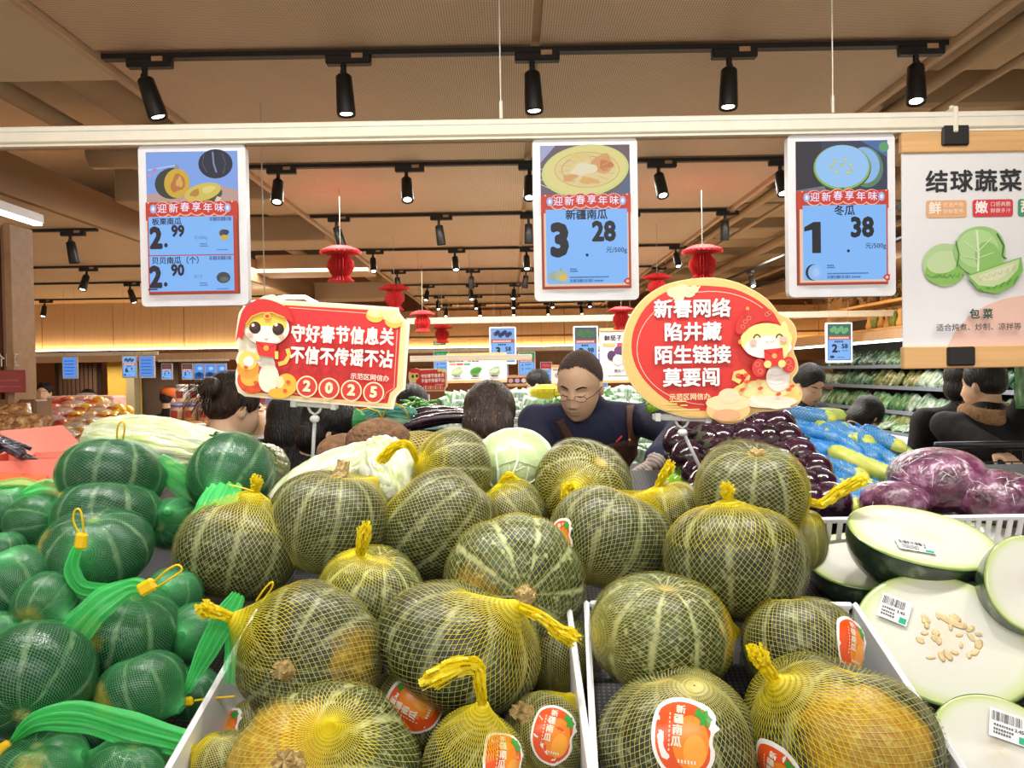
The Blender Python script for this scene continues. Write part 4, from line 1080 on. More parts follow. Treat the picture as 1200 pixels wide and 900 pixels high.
# ---------------------------------------------------------------- pumpkin geometry
def unit(v): v = np.asarray(v, float); return v / np.linalg.norm(v)
class Gourd:
    def __init__(s, a, c, S, nrib=10, amp=.045, dent=.14, sq=2.0, lump=0, seed=0):
        s.a, s.c, s.nrib, s.amp, s.dent, s.sq = a, c, nrib, amp, dent, sq
        s.M = np.array(frame(S)); s.lump = lump; s.ph = np.random.RandomState(seed).rand(4) * 6
    def R(s, D):            # D in the gourd's own frame (stem along z)
        z = np.clip(D[..., 2], -1, 1); rr = np.sqrt(np.maximum(1 - z * z, 0)); phi = np.arctan2(D[..., 1], D[..., 0])
        r = ((rr / s.a) ** s.sq + (np.abs(z) / s.c) ** s.sq) ** (-1 / s.sq)
        r = r * (1 - s.amp * (1 - np.abs(np.sin(s.nrib * phi / 2)) ** .55) * rr ** 1.2)
        th = np.arccos(z); r = r * (1 - s.dent * np.exp(-(th / .33) ** 2) - s.dent * .5 * np.exp(-((PI - th) / .3) ** 2))
        if s.lump: r = r * (1 + s.lump * np.sin(2.1 * D[..., 0] * 2 + s.ph[0]) * np.cos(2.7 * D[..., 1] + s.ph[1]) + s.lump * .6 * np.sin(3.3 * D[..., 2] + s.ph[2]))
        return r
    def Rw(s, D): return s.R(D @ s.M)      # D in world axes
    def body(s, name, m, nu=80, nv=36):
        u = np.linspace(0, 1, nu + 1); v = np.linspace(0.0005, .9995, nv + 1)
        U, Vv = np.meshgrid(u, v); ph = U * 2 * PI; th = Vv * PI
        D = np.stack([np.sin(th) * np.cos(ph), np.sin(th) * np.sin(ph), np.cos(th)], -1)
        Pn = D * s.R(D)[..., None]
        i, j = np.meshgrid(np.arange(nu), np.arange(nv)); k = (j * (nu + 1) + i).ravel()
        F = np.stack([k, k + nu + 1, k + nu + 2, k + 1], 1)
        return mesh_np(name, Pn.reshape(-1, 3), F, m, True, uv=np.stack([U, Vv], -1).reshape(-1, 2))
def ribbons(p, q, nrm, w):
    d = q - p; sd = np.cross(d, nrm); l = np.linalg.norm(sd, axis=1, keepdims=True); sd = sd / np.maximum(l, 1e-9) * (w / 2)
    V = np.stack([p - sd, p + sd, q + sd, q - sd], 1).reshape(-1, 3)
    F = np.arange(len(p) * 4).reshape(-1, 4)
    return V, F
def net_mesh(g, Nw, Lw, n, m, w, m_, a0=.75, off=.0018, nneck=12, rn=.007, seed=0, scale=1.012, nexp=1.35, want_mi=False):
    """diamond net round gourd g, gathered at the point Nw*Lw (world axes)"""
    A = np.array(frame(Nw)); rs = np.random.RandomState(seed)
    rows = np.linspace(PI - .012, a0, m); P_ = []
    for j, al in enumerate(rows):
        ps = (np.arange(n) + .5 * (j % 2)) * 2 * PI / n
        D = np.stack([np.sin(al) * np.cos(ps), np.sin(al) * np.sin(ps), np.full(n, np.cos(al))], -1) @ A.T
        P_.append(D * (g.Rw(D) * scale + off)[:, None])
    axis = A[:, 2]
    last = P_[-1]; prev = P_[-2]
    tip = axis * Lw
    for j in range(1, nneck + 1):
        s_ = j / nneck; jj = (m - 1 + j) % 2
        ps = (np.arange(n) + .5 * jj) * 2 * PI / n
        # previous ring resampled at half-step offsets
        base = (last if jj == (m - 1) % 2 else .5 * (last + np.roll(last, -1 if jj else 1, axis=0)))
        h = base @ axis; rad = base - h[:, None] * axis; rl = np.linalg.norm(rad, axis=1, keepdims=True); rad_u = rad / np.maximum(rl, 1e-9)
        rr = rl[:, 0] * (1 - s_) ** nexp * (1 + .0 * s_) + rn * (s_ ** .7) * (.1 if j == nneck else 1)
        hh = h + (Lw - h) * s_ ** .9
        q = rad_u * rr[:, None] + hh[:, None] * axis
        ql = np.linalg.norm(q, axis=1); D = q / ql[:, None]; mn = g.Rw(D) * scale + off
        q = D * np.maximum(ql, mn)[:, None]
        P_.append(q)
    T = len(P_); pa = []; qa = []
    for j in range(T - 1):
        a = P_[j]; b = P_[j + 1]
        if (j % 2) == 0: pa += [a, a]; qa += [b, np.roll(b, 1, axis=0)]
        else: pa += [a, a]; qa += [b, np.roll(b, -1, axis=0)]
    p = np.concatenate(pa); q = np.concatenate(qa); nr = (p + q) / 2; nr = nr / np.maximum(np.linalg.norm(nr, axis=1, keepdims=True), 1e-9)
    V, F = ribbons(p, q, nr, w)
    if want_mi: return V, F, (np.arange(len(F)) >= (m - 4) * 2 * n).astype(np.int32)
    return V, F
def bundle(path, r0, r1, K, w, seed=0, fray=.0):
    """frayed strands along a path"""
    rs = np.random.RandomState(seed); path = [np.array(q, float) for q in path]
    pa = []; qa = []; na = []
    n = 10
    def pt(t):
        x = t * (len(path) - 1); i = min(int(x), len(path) - 2); f = x - i
        p0 = path[max(i - 1, 0)]; p1 = path[i]; p2 = path[i + 1]; p3 = path[min(i + 2, len(path) - 1)]
        return .5 * ((2 * p1) + (-p0 + p2) * f + (2 * p0 - 5 * p1 + 4 * p2 - p3) * f * f + (-p0 + 3 * p1 - 3 * p2 + p3) * f ** 3)
    for k in range(K):
        o = rs.normal(size=3); o /= np.linalg.norm(o); end = .82 + .25 * rs.rand(); ws = rs.rand() * .7 + .5
        prev = None
        for i in range(n + 1):
            t = i / n * end; t = min(t, 1); r = (r0 + (r1 - r0) * (i / n)) * ws
            c = pt(t) + o * r + rs.normal(size=3) * fray * (i / n)
            if prev is not None: pa.append(prev); qa.append(c); na.append(np.cross(c - prev, rs.normal(size=3)) + 1e-9)
            prev = c
    p, q, nr = np.array(pa), np.array(qa), np.array(na); nr /= np.maximum(np.linalg.norm(nr, axis=1, keepdims=True), 1e-9)
    return ribbons(p, q, nr, w)
def stem_mesh(name, r, h, m, seed=0, bend=.2, lob=5):
    rs = np.random.RandomState(seed); V = []; F = []; n = 20; K = 7
    for i in range(K + 1):
        t = i / K; rr = r * (1.35 - .75 * t + .35 * max(0, t - .75) * 2)
        for k in range(n):
            a = 2 * PI * k / n; q = rr * (1 + .14 * math.cos(lob * a + t) + .10 * rs.randn())
            V.append((q * math.cos(a) + bend * h * t * t, q * math.sin(a), -r * .35 + (h + r * .35) * t + (.12 * h * rs.randn() if i == K else 0)))
    for i in range(K):
        for k in range(n): a, b = i * n + k, i * n + (k + 1) % n; F.append((a, b, b + n, a + n))
    V.append((bend * h, 0, h * .9)); e = len(V) - 1
    for k in range(n): F.append((K * n + k, K * n + (k + 1) % n, e))
    return mesh_np(name, V, F, m, False)

def on_gourd(g, Dw, roll, lift, up=(0, 0, 1)):
    """maps flat (u,v) metres round direction Dw onto the skin, in world axes"""
    D = Vector(unit(Dw)); E1 = Vector(up).cross(D); E1 = E1.normalized() if E1.length > .05 else Vector((1, 0, 0)); E2 = D.cross(E1)
    c, s_ = math.cos(roll), math.sin(roll)
    e1 = np.array(E1 * c + E2 * s_); e2 = np.array(E2 * c - E1 * s_); D = np.array(D); R0 = float(g.Rw(D[None])[0])
    def f(UV, extra=0):
        UV = np.asarray(UV, float)
        q = D * R0 + UV[:, :1] * e1 + UV[:, 1:2] * e2
        d = q / np.linalg.norm(q, axis=1, keepdims=True)
        return d * (g.Rw(d) * lift + .0026 + extra)[:, None]
    return f
def refine(P, k=6):
    """fan-ring triangulation of a closed outline so it can bend over the skin"""
    P = np.array(P); c = P.mean(0); n = len(P); V = [c]; F = []
    for r in range(1, k + 1):
        for q in P: V.append(c + (q - c) * r / k)
    for i in range(n): F.append((0, 1 + i, 1 + (i + 1) % n))
    for r in range(k - 1):
        for i in range(n): a = 1 + r * n + i; b = 1 + r * n + (i + 1) % n; F.append((a, a + n, b + n, b))
    return np.array(V), F
STK = [(-.030, .036), (-.012, .043), (.008, .042), (.022, .036), (.030, .026), (.029, .018), (.034, .014), (.028, .008), (.026, -.002), (.030, -.012), (.027, -.024), (.020, -.034), (.010, -.044), (-.006, -.043), (-.020, -.038), (-.031, -.026), (-.037, -.010), (-.038, .010), (-.036, .026)]
def sticker(parent, g, Dw, roll, s=1.0, name='fruit_sticker', lift=1.013, loc=(0, 0, 0), up=(0, 0, 1)):
    f = on_gourd(g, Dw, roll, lift, up)
    Vs = []; Fs = []; Cs = []; n = 0; lay = 0
    def put(V, F, col):
        nonlocal n, lay
        lay += 1; W = f(np.array(V) * s, lay * .00022)
        Vs.append(W); Fs.extend(tuple(i + n for i in q) for q in F); Cs.append(np.tile(lin(col), (len(W), 1))); n += len(W)
    out = curve_pts(STK)
    put(*refine(out), '#ecece8')
    inn = [(x * .86 - .001, z * .87 - .001) for x, z in out]
    inn = [(min(x, .0235), z) for x, z in inn]
    put(*refine(inn), '#e2531c')
    put(*refine([(.003 + .0185 * math.cos(a), -.004 + .026 * math.sin(a)) for a in np.linspace(0, 2 * PI, 20, False)]), '#f08a24')
    put(*refine([(.007 + .012 * math.cos(a), -.012 + .016 * math.sin(a)) for a in np.linspace(0, 2 * PI, 16, False)], 3), '#f3a53c')
    leaf = [(.008, .030), (.013, .033), (.016, .029), (.021, .031), (.021, .025), (.026, .022), (.022, .018), (.021, .012), (.016, .015), (.011, .013), (.012, .019), (.006, .023)]
    put(*refine(leaf, 2), '#3f9a3c')
    for ch, x, z, sz in (('新', -.008, .026, .010), ('疆', -.010, .0155, .010), ('南', -.011, .005, .010), ('瓜', -.012, -.0055, .010)):
        if ch not in TXT: TXT[ch] = text_geo(ch, 1.0)
        V, F = TXT[ch]
        for dx, dz in ((0, 0), (.04, 0), (0, .04), (-.04, 0)): put([((a + dx) * sz + x, (b + dz) * sz + z) for a, b in V], F, '#f4ead6')
        lay -= 3
    rr = random.Random(3)
    for q in range(9): put([(-.0195, .022 - q * .0042), (-.0180, .022 - q * .0042), (-.0180, .0195 - q * .0042), (-.0195, .0195 - q * .0042)], [(0, 1, 2, 3)], '#f4c9a0'); lay -= 1
    for q in range(6): put([(-.010 + q * .0032, -.020), (-.0082 + q * .0032, -.0203), (-.0080 + q * .0032, -.0235), (-.0098 + q * .0032, -.0232)], [(0, 1, 2, 3)], '#f6ead8'); lay -= 1
    me = mesh_np(name, np.concatenate(Vs), Fs, vcol_mat('printed_label', False, .3), True)
    at_ = me.color_attributes.new('Col', 'FLOAT_COLOR', 'POINT'); cc = np.concatenate(Cs)
    at_.data.foreach_set('color', np.concatenate([cc, np.ones((len(cc), 1))], 1).astype(np.float32).ravel())
    o = obj(name, me, parent); o.location = loc
    o['label'] = 'orange pumpkin-shaped paper sticker with white edge'
    return o
def sheet_strip(pts, widths, folds=4, depth=.004, nseg=26, nu=18, seed=0, vdir=(0, -1, .4)):
    """gathered cloth strip through world points; widths in metres"""
    rs = np.random.RandomState(seed); pts = [np.array(q, float) for q in pts]; vd = unit(vdir)
    V = []; UV = []; ph = rs.rand(3) * 6
    L_ = 0; last = None
    for i in range(nseg + 1):
        x = i / nseg * (len(pts) - 1); k = min(int(x), len(pts) - 2); f = x - k
        p0 = pts[max(k - 1, 0)]; p1 = pts[k]; p2 = pts[k + 1]; p3 = pts[min(k + 2, len(pts) - 1)]
        c = .5 * ((2 * p1) + (-p0 + p2) * f + (2 * p0 - 5 * p1 + 4 * p2 - p3) * f * f + (-p0 + 3 * p1 - 3 * p2 + p3) * f ** 3)
        t = .5 * ((-p0 + p2) + 2 * (2 * p0 - 5 * p1 + 4 * p2 - p3) * f + 3 * (-p0 + 3 * p1 - 3 * p2 + p3) * f * f)
        w = widths[k] * (1 - f) + widths[k + 1] * f
        sd = np.cross(t, vd); sd /= max(np.linalg.norm(sd), 1e-9); nn = np.cross(sd, t); nn /= max(np.linalg.norm(nn), 1e-9)
        if last is not None: L_ += np.linalg.norm(c - last)
        last = c
        for j in range(nu + 1):
            u = j / nu * 2 - 1
            z = depth * math.sin(folds * u * 2.6 + ph[0] + .5 * math.sin(x * 2 + ph[1])) - depth * 1.5 * u * u
            V.append(c + sd * u * w / 2 * (1 + .05 * math.sin(x * 5 + ph[2])) + nn * z); UV.append((j / nu, L_ * 6))
    F = [(i * (nu + 1) + j, (i + 1) * (nu + 1) + j, (i + 1) * (nu + 1) + j + 1, i * (nu + 1) + j + 1) for i in range(nseg) for j in range(nu)]
    return np.array(V), np.array(F), np.array(UV)
def strip_part(name, parent, base, pxs, m, folds=4, depth=.004, seed=0, label=None):
    """pxs: (px, py, Y, width_px)"""
    P = [np.array(at(a, b, y)) - np.array(base) for a, b, y, w in pxs]; W = [w * y / F_PX for a, b, y, w in pxs]
    V, F, UV = sheet_strip(P, W, folds, depth, seed=seed)
    return obj(name, mesh_np(name, V, F, m, True, uv=UV), parent)
def loop_part(name, parent, base, pxs, r, m=None):
    pts = [at(a, b, y) - Vector(base) for a, b, y in pxs]
    Q = []
    for i in range(len(pts) - 1):
        p0 = pts[max(i - 1, 0)]; p1 = pts[i]; p2 = pts[i + 1]; p3 = pts[min(i + 2, len(pts) - 1)]
        for k in range(5):
            f = k / 5; Q.append(.5 * ((2 * p1) + (-p0 + p2) * f + (2 * p0 - 5 * p1 + 4 * p2 - p3) * f * f + (-p0 + 3 * p1 - 3 * p2 + p3) * f ** 3))
    Q.append(pts[-1])
    return MB().tube(Q, r, 7).build(name, m or m_tie, parent, True)

# ---------------------------------------------------------------- big netted pumpkins
GR = 'netted pumpkins in the middle crates'
def big_pumpkin(label, px, py, hw, Y, asp, S, neck=None, tail=None, spot=None, stem=(.012, .018), stk=(), m=None, seed=0, nnet=74, lump=.032, dent=.16, rn=.007, a0=.75, sq=2.15, nexp=1.35):
    a = hw * Y / F_PX; c = np.array(at(px, py, Y)); h = a * min(asp, 1) * .95
    t = thing('netted_pumpkin', label, 'pumpkin', c - (0, 0, h), GR)
    g = Gourd(a, a * asp, S, 10, .04, dent, sq, lump, seed)
    M3 = Matrix([list(r) for r in g.M]).to_4x4()
    b = obj('pumpkin_body', g.body('pumpkin_body', m or m_xj), t); b.matrix_local = Matrix.Translation((0, 0, h)) @ M3
    if spot is not None:
        d = unit(spot[:3]) @ g.M; b.color = (d[0] * .5 + .5, d[1] * .5 + .5, d[2] * .5 + .5, spot[3])
    else: b.color = (.5, .5, .5, 0)
    if stem:
        z0 = float(g.R(np.array([[0, 0, 1.0]]))[0])
        so = obj('stem', stem_mesh('stem', stem[0], stem[1], m_stem, seed), t)
        so.matrix_local = Matrix.Translation((0, 0, h)) @ M3 @ Matrix.Translation((0, 0, z0 - .002)) @ Matrix.Rotation(seed * 1.3, 4, 'Z')
    if neck is not None:
        nx, ny, dY = neck; e = np.array(at(nx, ny, Y + dY)) - c; Lw = np.linalg.norm(e)
        V, F, MI = net_mesh(g, e / Lw, Lw, nnet, int(nnet * .60), .00060, m_ynet, a0=a0, seed=seed, rn=rn, nexp=nexp, want_mi=True)
        k = obj('net_bag', mesh_np('net_bag', V, F, [m_ynet, m_ytail], False, MI), t); k.location = (0, 0, h)
        if tail:
            path = [e * .93] + [np.array(at(x, y, Y + dY + q)) - c for x, y, q in tail]
            V1, F1 = bundle(path, .0045, .011, 90, .0036, seed, .0012)
            k2 = obj('net_tail', mesh_np('net_tail', V1, F1, m_ytail, False), t); k2.location = (0, 0, h)
    for (d, roll, s_) in stk: sticker(t, g, d, roll, s_, loc=(0, 0, h))
    return t, g, c
BP = [
 # label, px, py, hw, Y, aspect, stem dir, kwargs
 ('dark netted pumpkin with its net neck pulled left over the white crate rim', 365, 768, 84, 1.08, .84, (-.17, -.95, .12), dict(neck=(268, 722, -.03), tail=[(252, 717, -.01), (236, 713, -.01)], spot=(.75, -.6, .15, .12), stem=(.012, .024), dent=.06)),
 ('yellow blotched pumpkin largest at the bottom edge with knobbly stem', 374, 921, 119, .93, .80, (-.10, -.72, .62), dict(neck=(388, 846, -.065), rn=.002, spot=(-.45, -.6, .62, .34), m='p', stem=(.014, .026), dent=.08, a0=.35)),
 ('grey-green netted pumpkin with a frayed yellow knot at its upper right', 540, 757, 96, 1.12, .72, (.35, .1, .9), dict(neck=(608, 706, -.06), tail=[(632, 722, -.02), (655, 740, -.03), (672, 748, -.03)], stem=None)),
 ('round pumpkin showing its corky stem scar and an orange-yellow patch', 601, 686, 84, 1.29, .90, (.17, -.96, .12), dict(neck=(600, 617, .07), spot=(-.55, -.8, .12, .10), m='p', stem=(.015, .018), dent=.07, a0=.5)),
 ('small pale netted pumpkin with an upright yellow net neck', 436, 694, 61, 1.25, .82, (.3, -.2, .92), dict(neck=(420, 655, -.02), tail=[(424, 640, -.01), (429, 617, -.01)], stem=None, m='p')),
 ('dark oval netted pumpkin with a thick dry stalk on top', 386, 612, 72, 1.42, .82, (.22, .05, .95), dict(neck=(442, 560, .09), stem=(.014, .036))),
 ('brown-green netted pumpkin hung with a green net strip', 279, 644, 70, 1.37, .84, (.15, .3, .9), dict(neck=(299, 574, .0), tail=[(300, 568, 0), (300, 562, 0)], stem=None, a0=.8, nexp=.95, rn=.004)),
 ('oval netted pumpkin leaning left of centre in the third row', 514, 616, 60, 1.45, 1.15, (-.72, -.05, -.68), dict(neck=(462, 588, .03), stem=None)),
 ('netted pumpkin at the back with its yellow net tail stretched left', 530, 552, 50, 1.62, .88, (-.8, -.45, .1), dict(neck=(487, 542, -.05), tail=[(480, 522, -.01), (462, 524, 0), (446, 540, 0)], stem=None)),
 ('half hidden small pumpkin before the pale cabbage', 598, 602, 42, 1.56, .9, (-.5, 0, .8), dict(neck=(585, 566, .0), tail=[(598, 558, 0), (614, 580, 0)], stem=None)),
 ('dark pumpkin whose net is gathered in a knot facing the aisle', 686, 569, 60, 1.6, .80, (.3, -.5, .6), dict(neck=(672, 573, -.12), tail=[(664, 570, 0), (664, 582, 0)], stem=None, nnet=66, a0=.9)),
 ('large dark pumpkin with a torn orange sticker at its left side', 715, 632, 72, 1.40, .84, (.35, .2, .9), dict(neck=(765, 575, .09), stk=[((-.78, -.6, .18), .3, .8)], stem=None)),
 ('small pumpkin with dry stalks and a yellow knot behind the torn sticker one', 787, 602, 40, 1.56, .9, (-.2, .2, .9), dict(neck=(768, 570, -.02), tail=[(776, 560, 0), (786, 545, 0)], stem=(.016, .012))),
 ('dark pumpkin with corky stalk and long yellow net tail to the right', 880, 578, 66, 1.43, .88, (.02, -.35, .93), dict(neck=(952, 588, -.03), tail=[(964, 590, 0), (985, 575, 0), (1012, 562, 0)], stem=(.017, .012), a0=.85)),
 ('onion-shaped netted pumpkin with its net drawn up to a point', 860, 660, 81, 1.25, .84, (.1, .3, .92), dict(neck=(853, 584, .0), tail=[(853, 578, 0), (852, 571, 0)], stem=None, a0=1.0, nexp=.95, rn=.005)),
 ('narrow pumpkin tucked behind the onion-shaped one', 938, 632, 30, 1.42, 1.25, (0, 0, 1), dict(neck=(938, 592, .0), stem=None)),
 ('pale striped pumpkin right of the middle crate rim', 774, 742, 80, 1.12, .84, (.1, -.1, .95), dict(neck=(866, 740, .04), m='p', stem=None, spot=(.95, -.3, .1, .1))),
 ('dark pumpkin with a large whole orange sticker facing up', 794, 872, 94, .97, .86, (-.2, .2, .9), dict(neck=(770, 955, .05), stk=[((-.06, -.86, .50), -.12, 1.16)], stem=None)),
 ('dark pumpkin with an orange sticker turned to the right crate rim', 938, 757, 66, 1.12, .88, (-.1, .3, .9), dict(neck=(890, 700, .08), stk=[((.62, -.72, .25), -.5, 1.02)], stem=None)),
 ('yellow-flanked pumpkin at the bottom right with its net knotted at the left', 985, 862, 112, .95, .74, (.2, .1, .9), dict(neck=(905, 795, -.03), tail=[(895, 780, 0), (885, 762, 0)], spot=(-.1, -.9, .38, .27), stem=None, stk=[((-.86, -.5, -.18), -.2, .95)])),
 ('green-yellow pumpkin with a tall yellow net neck at bottom centre', 556, 893, 60, .95, .9, (.4, -.1, .8), dict(neck=(566, 822, -.04), tail=[(562, 800, -.01), (557, 780, -.01), (530, 783, -.02), (500, 800, -.03)], stem=None, stk=[((.62, -.62, .32), -.5, 1.0)])),
 ('small pumpkin with stubby stalk and upright orange sticker by the middle rim', 640, 862, 46, 1.03, 1.1, (-.55, -.35, .75), dict(neck=(672, 815, .05), stem=(.014, .020), stk=[((.22, -.93, .45), -.35, .95)])),
 ('pumpkin low between the front ones with a folded orange sticker', 487, 826, 52, 1.12, .9, (0, .2, .9), dict(neck=(475, 850, .06), stk=[((.08, -.86, .42), 1.1, 1.15)], stem=None)),
 ('pumpkin wedged in the corner of the left crate at the bottom', 262, 893, 36, .97, .9, (0, 0, 1), dict(neck=(232, 880, .0), tail=[(222, 880, 0), (210, 890, 0)], stem=None)),
 ('pumpkin deep in the left crate showing only its orange sticker', 300, 858, 42, 1.12, .9, (0, 0, 1), dict(neck=(320, 830, .05), stk=[((-.55, -.7, .4), .5, .9)], stem=None)),
 ('pumpkin deep in the gap left of the striped one', 655, 768, 46, 1.24, .9, (0, 0, 1), dict(neck=(640, 730, .05), stem=None)),
]
for i, (lb, px, py, hw, Y, asp, S, kw) in enumerate(BP):
    if kw.get('m') == 'p': kw['m'] = m_xj2
    big_pumpkin(lb, px, py, hw, Y, asp, S, seed=i + 1, **kw)

# ---------------------------------------------------------------- small green squashes in green nets
GG = 'green squashes in green nets at left'
def squash(label, px, py, hw, Y, asp, S, neck, spot=None, stem=(.008, .006), seed=0, extra=None, fine=96):
    a = hw * Y / F_PX; c = np.array(at(px, py, Y)); h = a * min(asp, 1) * .95
    t = thing('green_squash', label, 'squash', c - (0, 0, h), GG)
    g = Gourd(a, a * asp, S, 9, .03, .16, 2.2, .01, seed)
    M3 = Matrix([list(r) for r in g.M]).to_4x4()
    b = obj('squash_body', g.body('squash_body', m_kab, 64, 30), t); b.matrix_local = Matrix.Translation((0, 0, h)) @ M3
    if spot is not None:
        d = unit(spot[:3]) @ g.M; b.color = (d[0] * .5 + .5, d[1] * .5 + .5, d[2] * .5 + .5, spot[3])
    else: b.color = (.5, .5, .5, 0)
    if stem:
        z0 = float(g.R(np.array([[0, 0, 1.0]]))[0])
        so = obj('stem', stem_mesh('stem', stem[0], stem[1], m_stemg, seed), t)
        so.matrix_local = Matrix.Translation((0, 0, h)) @ M3 @ Matrix.Translation((0, 0, z0 - .002))
    nx, ny, dY = neck; e = np.array(at(nx, ny, Y + dY)) - c; Lw = np.linalg.norm(e)
    V, F = net_mesh(g, e / Lw, Lw, fine, int(fine * .62), .0004, m_gnet, a0=.6, seed=seed, rn=.006)
    k = obj('net_bag', mesh_np('net_bag', V, F, m_gnet, False), t); k.location = (0, 0, h)
    base = t.location
    for ex in (extra or []):
        if ex[0] == 'strip': strip_part('net_tail', t, base, ex[1], m_gsheet, ex[2] if len(ex) > 2 else 4, ex[3] if len(ex) > 3 else .004, seed)
        elif ex[0] == 'loop': loop_part('cable_tie', t, base, ex[1], .0016)
        elif ex[0] == 'knob':
            p = at(ex[1], ex[2], ex[3]) - Vector(base); sz = ex[4] * ex[3] / F_PX
            MB().box((0, 0, 0), (sz * .72, sz * .4, sz), bev=sz * .15, rot=(0, math.radians(ex[5]), 0)).build('tie_clasp', m_tie, t).location = p
    return t
squash('topmost green squash of the left pile with a yellow loop on top', 132, 558, 58, 1.42, .74, (.05, .3, .9), (200, 560, .04), seed=1, stem=None,
       extra=[('loop', [(137, 516, 1.40), (138, 500, 1.39), (143, 494, 1.39), (146, 500, 1.39), (144, 515, 1.40)]), ('strip', [(183, 540, 1.43, 20), (205, 558, 1.45, 34), (232, 578, 1.47, 30)], 3)])
squash('green squash directly under the topmost one in the same stack', 126, 604, 58, 1.37, .72, (0, .2, .9), (186, 590, .05), seed=2, stem=None)
squash('pale-striped squash with a tan stem scar and upright yellow clasp', 113, 644, 61, 1.27, .74, (.08, -.30, .93), (92, 650, -.10), spot=(-.9, -.5, .25, .10), seed=3, stem=(.012, .004),
       extra=[('strip', [(90, 640, 1.17, 12), (82, 668, 1.16, 22), (95, 690, 1.16, 22), (125, 692, 1.18, 18), (155, 688, 1.2, 12)], 3), ('knob', 95, 634, 1.165, 20, 8), ('loop', [(92, 624, 1.165), (86, 610, 1.16), (88, 598, 1.16), (94, 598, 1.16), (97, 612, 1.16), (98, 624, 1.165)])])
squash('squash with a twiggy dry stem left of the stack', 45, 613, 35, 1.38, 1.0, (.85, -.3, .1), (75, 596, -.02), seed=4, stem=(.010, .010), extra=[('knob', 73, 583, 1.36, 13, 10), ('strip', [(28, 578, 1.36, 10), (52, 570, 1.38, 22), (80, 578, 1.38, 12)], 2)])
squash('squash cut by the left edge of the picture near the salmon boxes', 4, 600, 32, 1.42, .9, (.2, -.1, .9), (25, 572, .0), seed=5, stem=(.010, .006), extra=[('strip', [(-8, 570, 1.42, 12), (20, 568, 1.43, 20), (50, 572, 1.43, 10)], 2)])
squash('green squash at the right of the left pile before the long cabbage', 271, 556, 49, 1.5, .98, (-.1, -.75, -.5), (249, 574, -.10), seed=6, stem=(.005, .002),
       extra=[('strip', [(262, 566, 1.385, 44), (250, 590, 1.33, 46), (238, 622, 1.31, 48)], 5), ('loop', [(268, 568, 1.37), (285, 572, 1.36), (298, 576, 1.36)])])
squash('dark squash showing its star-gathered net end between the stack and the striped one', 203, 614, 30, 1.44, 1.3, (0, -.98, .15), (196, 598, -.09), seed=7, stem=(.006, .003))
squash('left pile squash in a bright green net near the picture edge', 20, 684, 44, 1.2, .92, (-.5, .1, .8), (6, 650, -.03), seed=8, stem=None)
squash('grey squash with a rough orange-yellow scar and twisted stem', 54, 707, 34, 1.16, 1.02, (-.1, -.85, -.45), (80, 728, -.03), spot=(-.05, -.85, -.4, .24), seed=9, stem=(.010, .012))
squash('small squash at the far left edge below the bright green one', 2, 742, 26, 1.12, .9, (.2, 0, .9), (-20, 740, .0), seed=10, stem=None)
squash('squash with a vivid yellow patch and a broad green net band', 149, 740, 60, 1.14, .80, (.25, -.1, .93), (166, 690, -.04), spot=(-.42, -.88, .10, .15), seed=11, stem=(.011, .004),
       extra=[('strip', [(66, 768, 1.06, 34), (86, 738, 1.05, 42), (118, 705, 1.06, 36), (152, 687, 1.08, 22), (168, 690, 1.08, 16)], 4), ('knob', 172, 688, 1.07, 22, 62), ('loop', [(180, 682, 1.07), (196, 668, 1.06), (208, 662, 1.06), (213, 668, 1.06), (200, 678, 1.06), (184, 688, 1.07)])])
squash('squash peeking out behind the yellow cable tie', 204, 696, 32, 1.25, .9, (.3, 0, .9), (190, 690, -.05), seed=12, stem=None)
squash('dark squash under the upper end of the long green net strip', 232, 742, 34, 1.18, 1.0, (-.5, -.6, .2), (212, 745, -.05), seed=13, stem=(.006, .004),
       extra=[('strip', [(278, 695, 1.10, 18), (258, 728, 1.07, 34), (236, 770, 1.06, 24), (216, 812, 1.05, 8)], 5), ('strip', [(270, 715, 1.085, 18), (274, 755, 1.08, 24), (272, 802, 1.08, 26)], 4), ('knob', 219, 822, 1.05, 15, 85), ('loop', [(228, 821, 1.05), (250, 818, 1.05), (276, 816, 1.05)]), ('loop', [(300, 705, 1.16), (310, 690, 1.16), (319, 682, 1.16), (318, 690, 1.16), (306, 706, 1.16)])])
squash('large squash at lower left with stem facing out and a yellow patch at the edge', 40, 796, 66, 1.0, .92, (.28, -.85, -.38), (62, 850, -.03), spot=(-.62, -.75, .15, .16), seed=14, stem=(.010, .006),
       extra=[('strip', [(14, 868, .93, 8), (40, 845, .92, 26), (90, 840, .93, 34), (150, 855, .95, 36), (214, 872, .96, 30)], 4), ('knob', 4, 878, .93, 22, 60)])
squash('round squash with an orange-tan blotch beside the white crate', 166, 808, 50, 1.05, .80, (-.3, .1, .9), (214, 832, -.02), spot=(-.65, -.75, -.10, .20), seed=15, stem=None)
squash('squash at the bottom left corner under the green net strip', 48, 905, 52, .93, .8, (0, -.2, .9), (100, 885, .0), spot=(.2, -.7, .65, .10), seed=16, stem=None)
squash('second squash in the same net at the bottom edge', 150, 905, 46, .95, .8, (.2, -.1, .9), (100, 885, .0), seed=17, stem=None)
squash('squash mostly hidden between the two large lower-left ones', 112, 800, 24, 1.14, .9, (0, 0, 1), (112, 785, 0), seed=18, stem=None, fine=70)
squash('tiny squash corner above the bright green one at the edge', 6, 644, 22, 1.3, .9, (0, 0, 1), (0, 625, 0), seed=19, stem=None, fine=70)
squash('dark squash down in the gap beside the left crate rim', 226, 812, 30, 1.13, .9, (0, -.3, .9), (220, 790, 0), seed=20, stem=None, fine=70)
squash('hidden squash under the long green strip at lower left', 108, 858, 42, 1.04, .8, (.1, 0, 1), (110, 840, 0), seed=21, stem=(.006, .014), fine=80)
